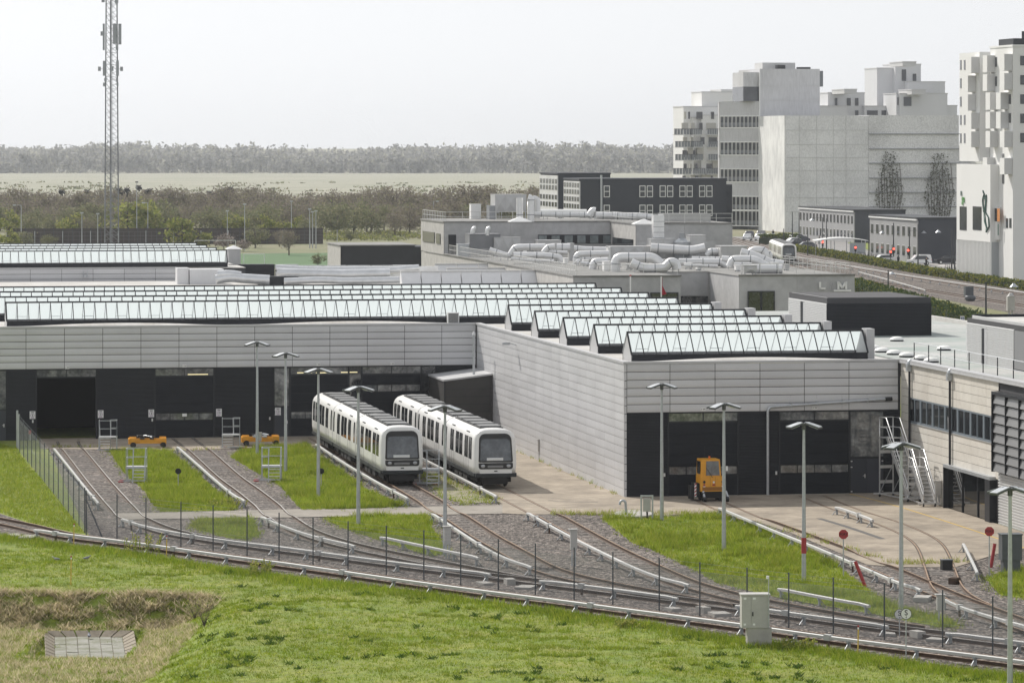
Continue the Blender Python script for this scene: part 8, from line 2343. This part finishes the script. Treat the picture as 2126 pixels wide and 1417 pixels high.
# climbing plants on the mesh facade
M_VINE = [mat_leaf('vine_a', (.075, .085, .055), .2), mat_leaf('vine_b', (.12, .125, .085), .2)]
pc = G(1632, 482)
for cx_, lab, wd, top in ((1846, 'dark climbing plant on the mesh facade, left of two', 31, 315), (1950, 'dark climbing plant on the mesh facade, right of two', 34, 318)):
    u0 = ONV(cx_, 400, UV(pc)[1] - .5)[0]; b_ = W(u0, UV(pc)[1] - .5); t = thing('climbing_plant', lab, 'climbing plant', (b_.x, b_.y, 0), TH, 'climbing plants on the mesh facade'); s = F / b_.y
    n = 1500; z = (1 - rng.random(n) ** .8) * (482 - top) / s; zz = z / ((482 - top) / s)
    wdt = wd / s * np.interp(zz, [0, .15, .40, .65, 1], [.25, .5, 1., .75, .35]); col = np.clip(np.round(rng.uniform(-1, 1, n) * 7) / 7 + rng.standard_normal(n) * .09, -1.2, 1.2)
    xx = col * wdt + rng.standard_normal(n) * .18 + .3 * np.sin(z * .6 + np.round(col * 7) * 2.3)
    P = np.column_stack([xx, -.05 - .3 * rng.random(n), z])
    v = leaf_cloud(n, lambda k: P, .20); f = np.arange(len(v)).reshape(-1, 4); inst('foliage', quick_mesh('foliage', v, f, M_VINE, rng.integers(0, 2, len(f))), t)
    mb = MB()
    for k in range(9):
        x0 = (k - 4) / 5 * wd / s; mb.tube([(x0 * .4, -.1, 0), (x0 * .8, -.12, 4), (x0 + .3, -.1, 9), (x0 * .9, -.1, 12 + 2 * (k % 3))], .07, M_BARK, 4); 
    mb.build('stem', t)
# flowering weeds on the bank
M_FLW = [mat_leaf('yellow_weed_a', (.42, .40, .10), .4), mat_leaf('yellow_weed_b', (.24, .29, .06), .4)]
for px, by, wd, ht, lab in ((292, 1148, 1.7, 1.1, 'tall yellow-green weed clump by the nearest track'), (541, 1192, .9, .7, 'small yellow-green weed clump by the nearest track'), (1300, 1300, .8, .35, 'low yellow weed clump along the nearest track'), (1650, 1345, 1.2, .5, 'low yellow weed clump right of the grey cabinet'), (470, 1052, 1.9, .55, 'rounded green weed clump at the footpath edge')):
    q = G(px, by); t = thing('weed_clump', lab, 'weeds', (q.x, q.y, 0), 0, 'yellow weed clumps')
    k = 26; mb = MB(); pts = []
    for i in range(k):
        x0 = rng.uniform(-wd, wd) * .6; y0 = rng.uniform(-.6, .6); hh = ht * rng.uniform(.55, 1.); lx = rng.uniform(-.1, .35)
        mb.tube([(x0, y0, 0), (x0 + lx * .4, y0, hh * .6), (x0 + lx, y0, hh)], .012, M_FLW[1], 4, cap=False)
        for z in np.linspace(.2, 1, 14): pts.append((x0 + lx * z * z + rng.normal() * .04, y0 + rng.normal() * .04, hh * z))
    mb.build('stem', t); P = np.array(pts); v = leaf_cloud(len(P), lambda n_: P, .055); f = np.arange(len(v)).reshape(-1, 4); inst('leaf', quick_mesh('leaf', v, f, M_FLW, rng.integers(0, 2, len(f))), t)['kind'] = 'stuff'
# young saplings on the pit's right slope
for px, by, ht, lab in ((424, 1312, 1.6, 'thin bare sapling on the right slope of the pit'), (404, 1270, 1.0, 'small bare sapling at the top of the pit slope')):
    q = G(px, by, -.6); t = thing('sapling', lab, 'sapling', (q.x, q.y, float(hgt(q.x, q.y)))); mb = MB(); pts = []
    for i in range(14):
        a = i * 2.4; L = ht * rng.uniform(.5, 1.); e = (cos(a) * L * .45, sin(a) * L * .3, L); mb.tube([(0, 0, 0), (e[0] * .4, e[1] * .4, e[2] * .5), e], .010, M_BARK, 4, radii=[.012, .008, .003])
        for z in np.linspace(.35, 1, 8): pts.append((e[0] * z + rng.normal() * .05, e[1] * z + rng.normal() * .05, e[2] * z))
    mb.build('branches', t); P = np.array(pts); v = leaf_cloud(len(P), lambda n_: P, .045); f = np.arange(len(v)).reshape(-1, 4); inst('leaves', quick_mesh('leaves', v, f, M_SPR, rng.integers(0, 3, len(f))), t)['kind'] = 'stuff'

# ================================================================ the hazy air
hz = MB(); hz.box(-1300, 1300, -60, 5200, -14.5, 66, M_WHITE)
hz = hz.build('haze', kind='stuff', label='pale haze over the far meadow', cat='haze')
mh = bpy.data.materials.new('haze_air'); mh.use_nodes = True; N = mh.node_tree.nodes; L = mh.node_tree.links
N.remove(N['Principled BSDF']); pv = N.new('ShaderNodeVolumePrincipled')
pv.inputs['Color'].default_value = (.92, .955, 1.0, 1); pv.inputs['Density'].default_value = .00008; pv.inputs['Anisotropy'].default_value = .45
L.new(pv.outputs[0], N['Material Output'].inputs['Volume'])
hz.data.materials.clear(); hz.data.materials.append(mh)
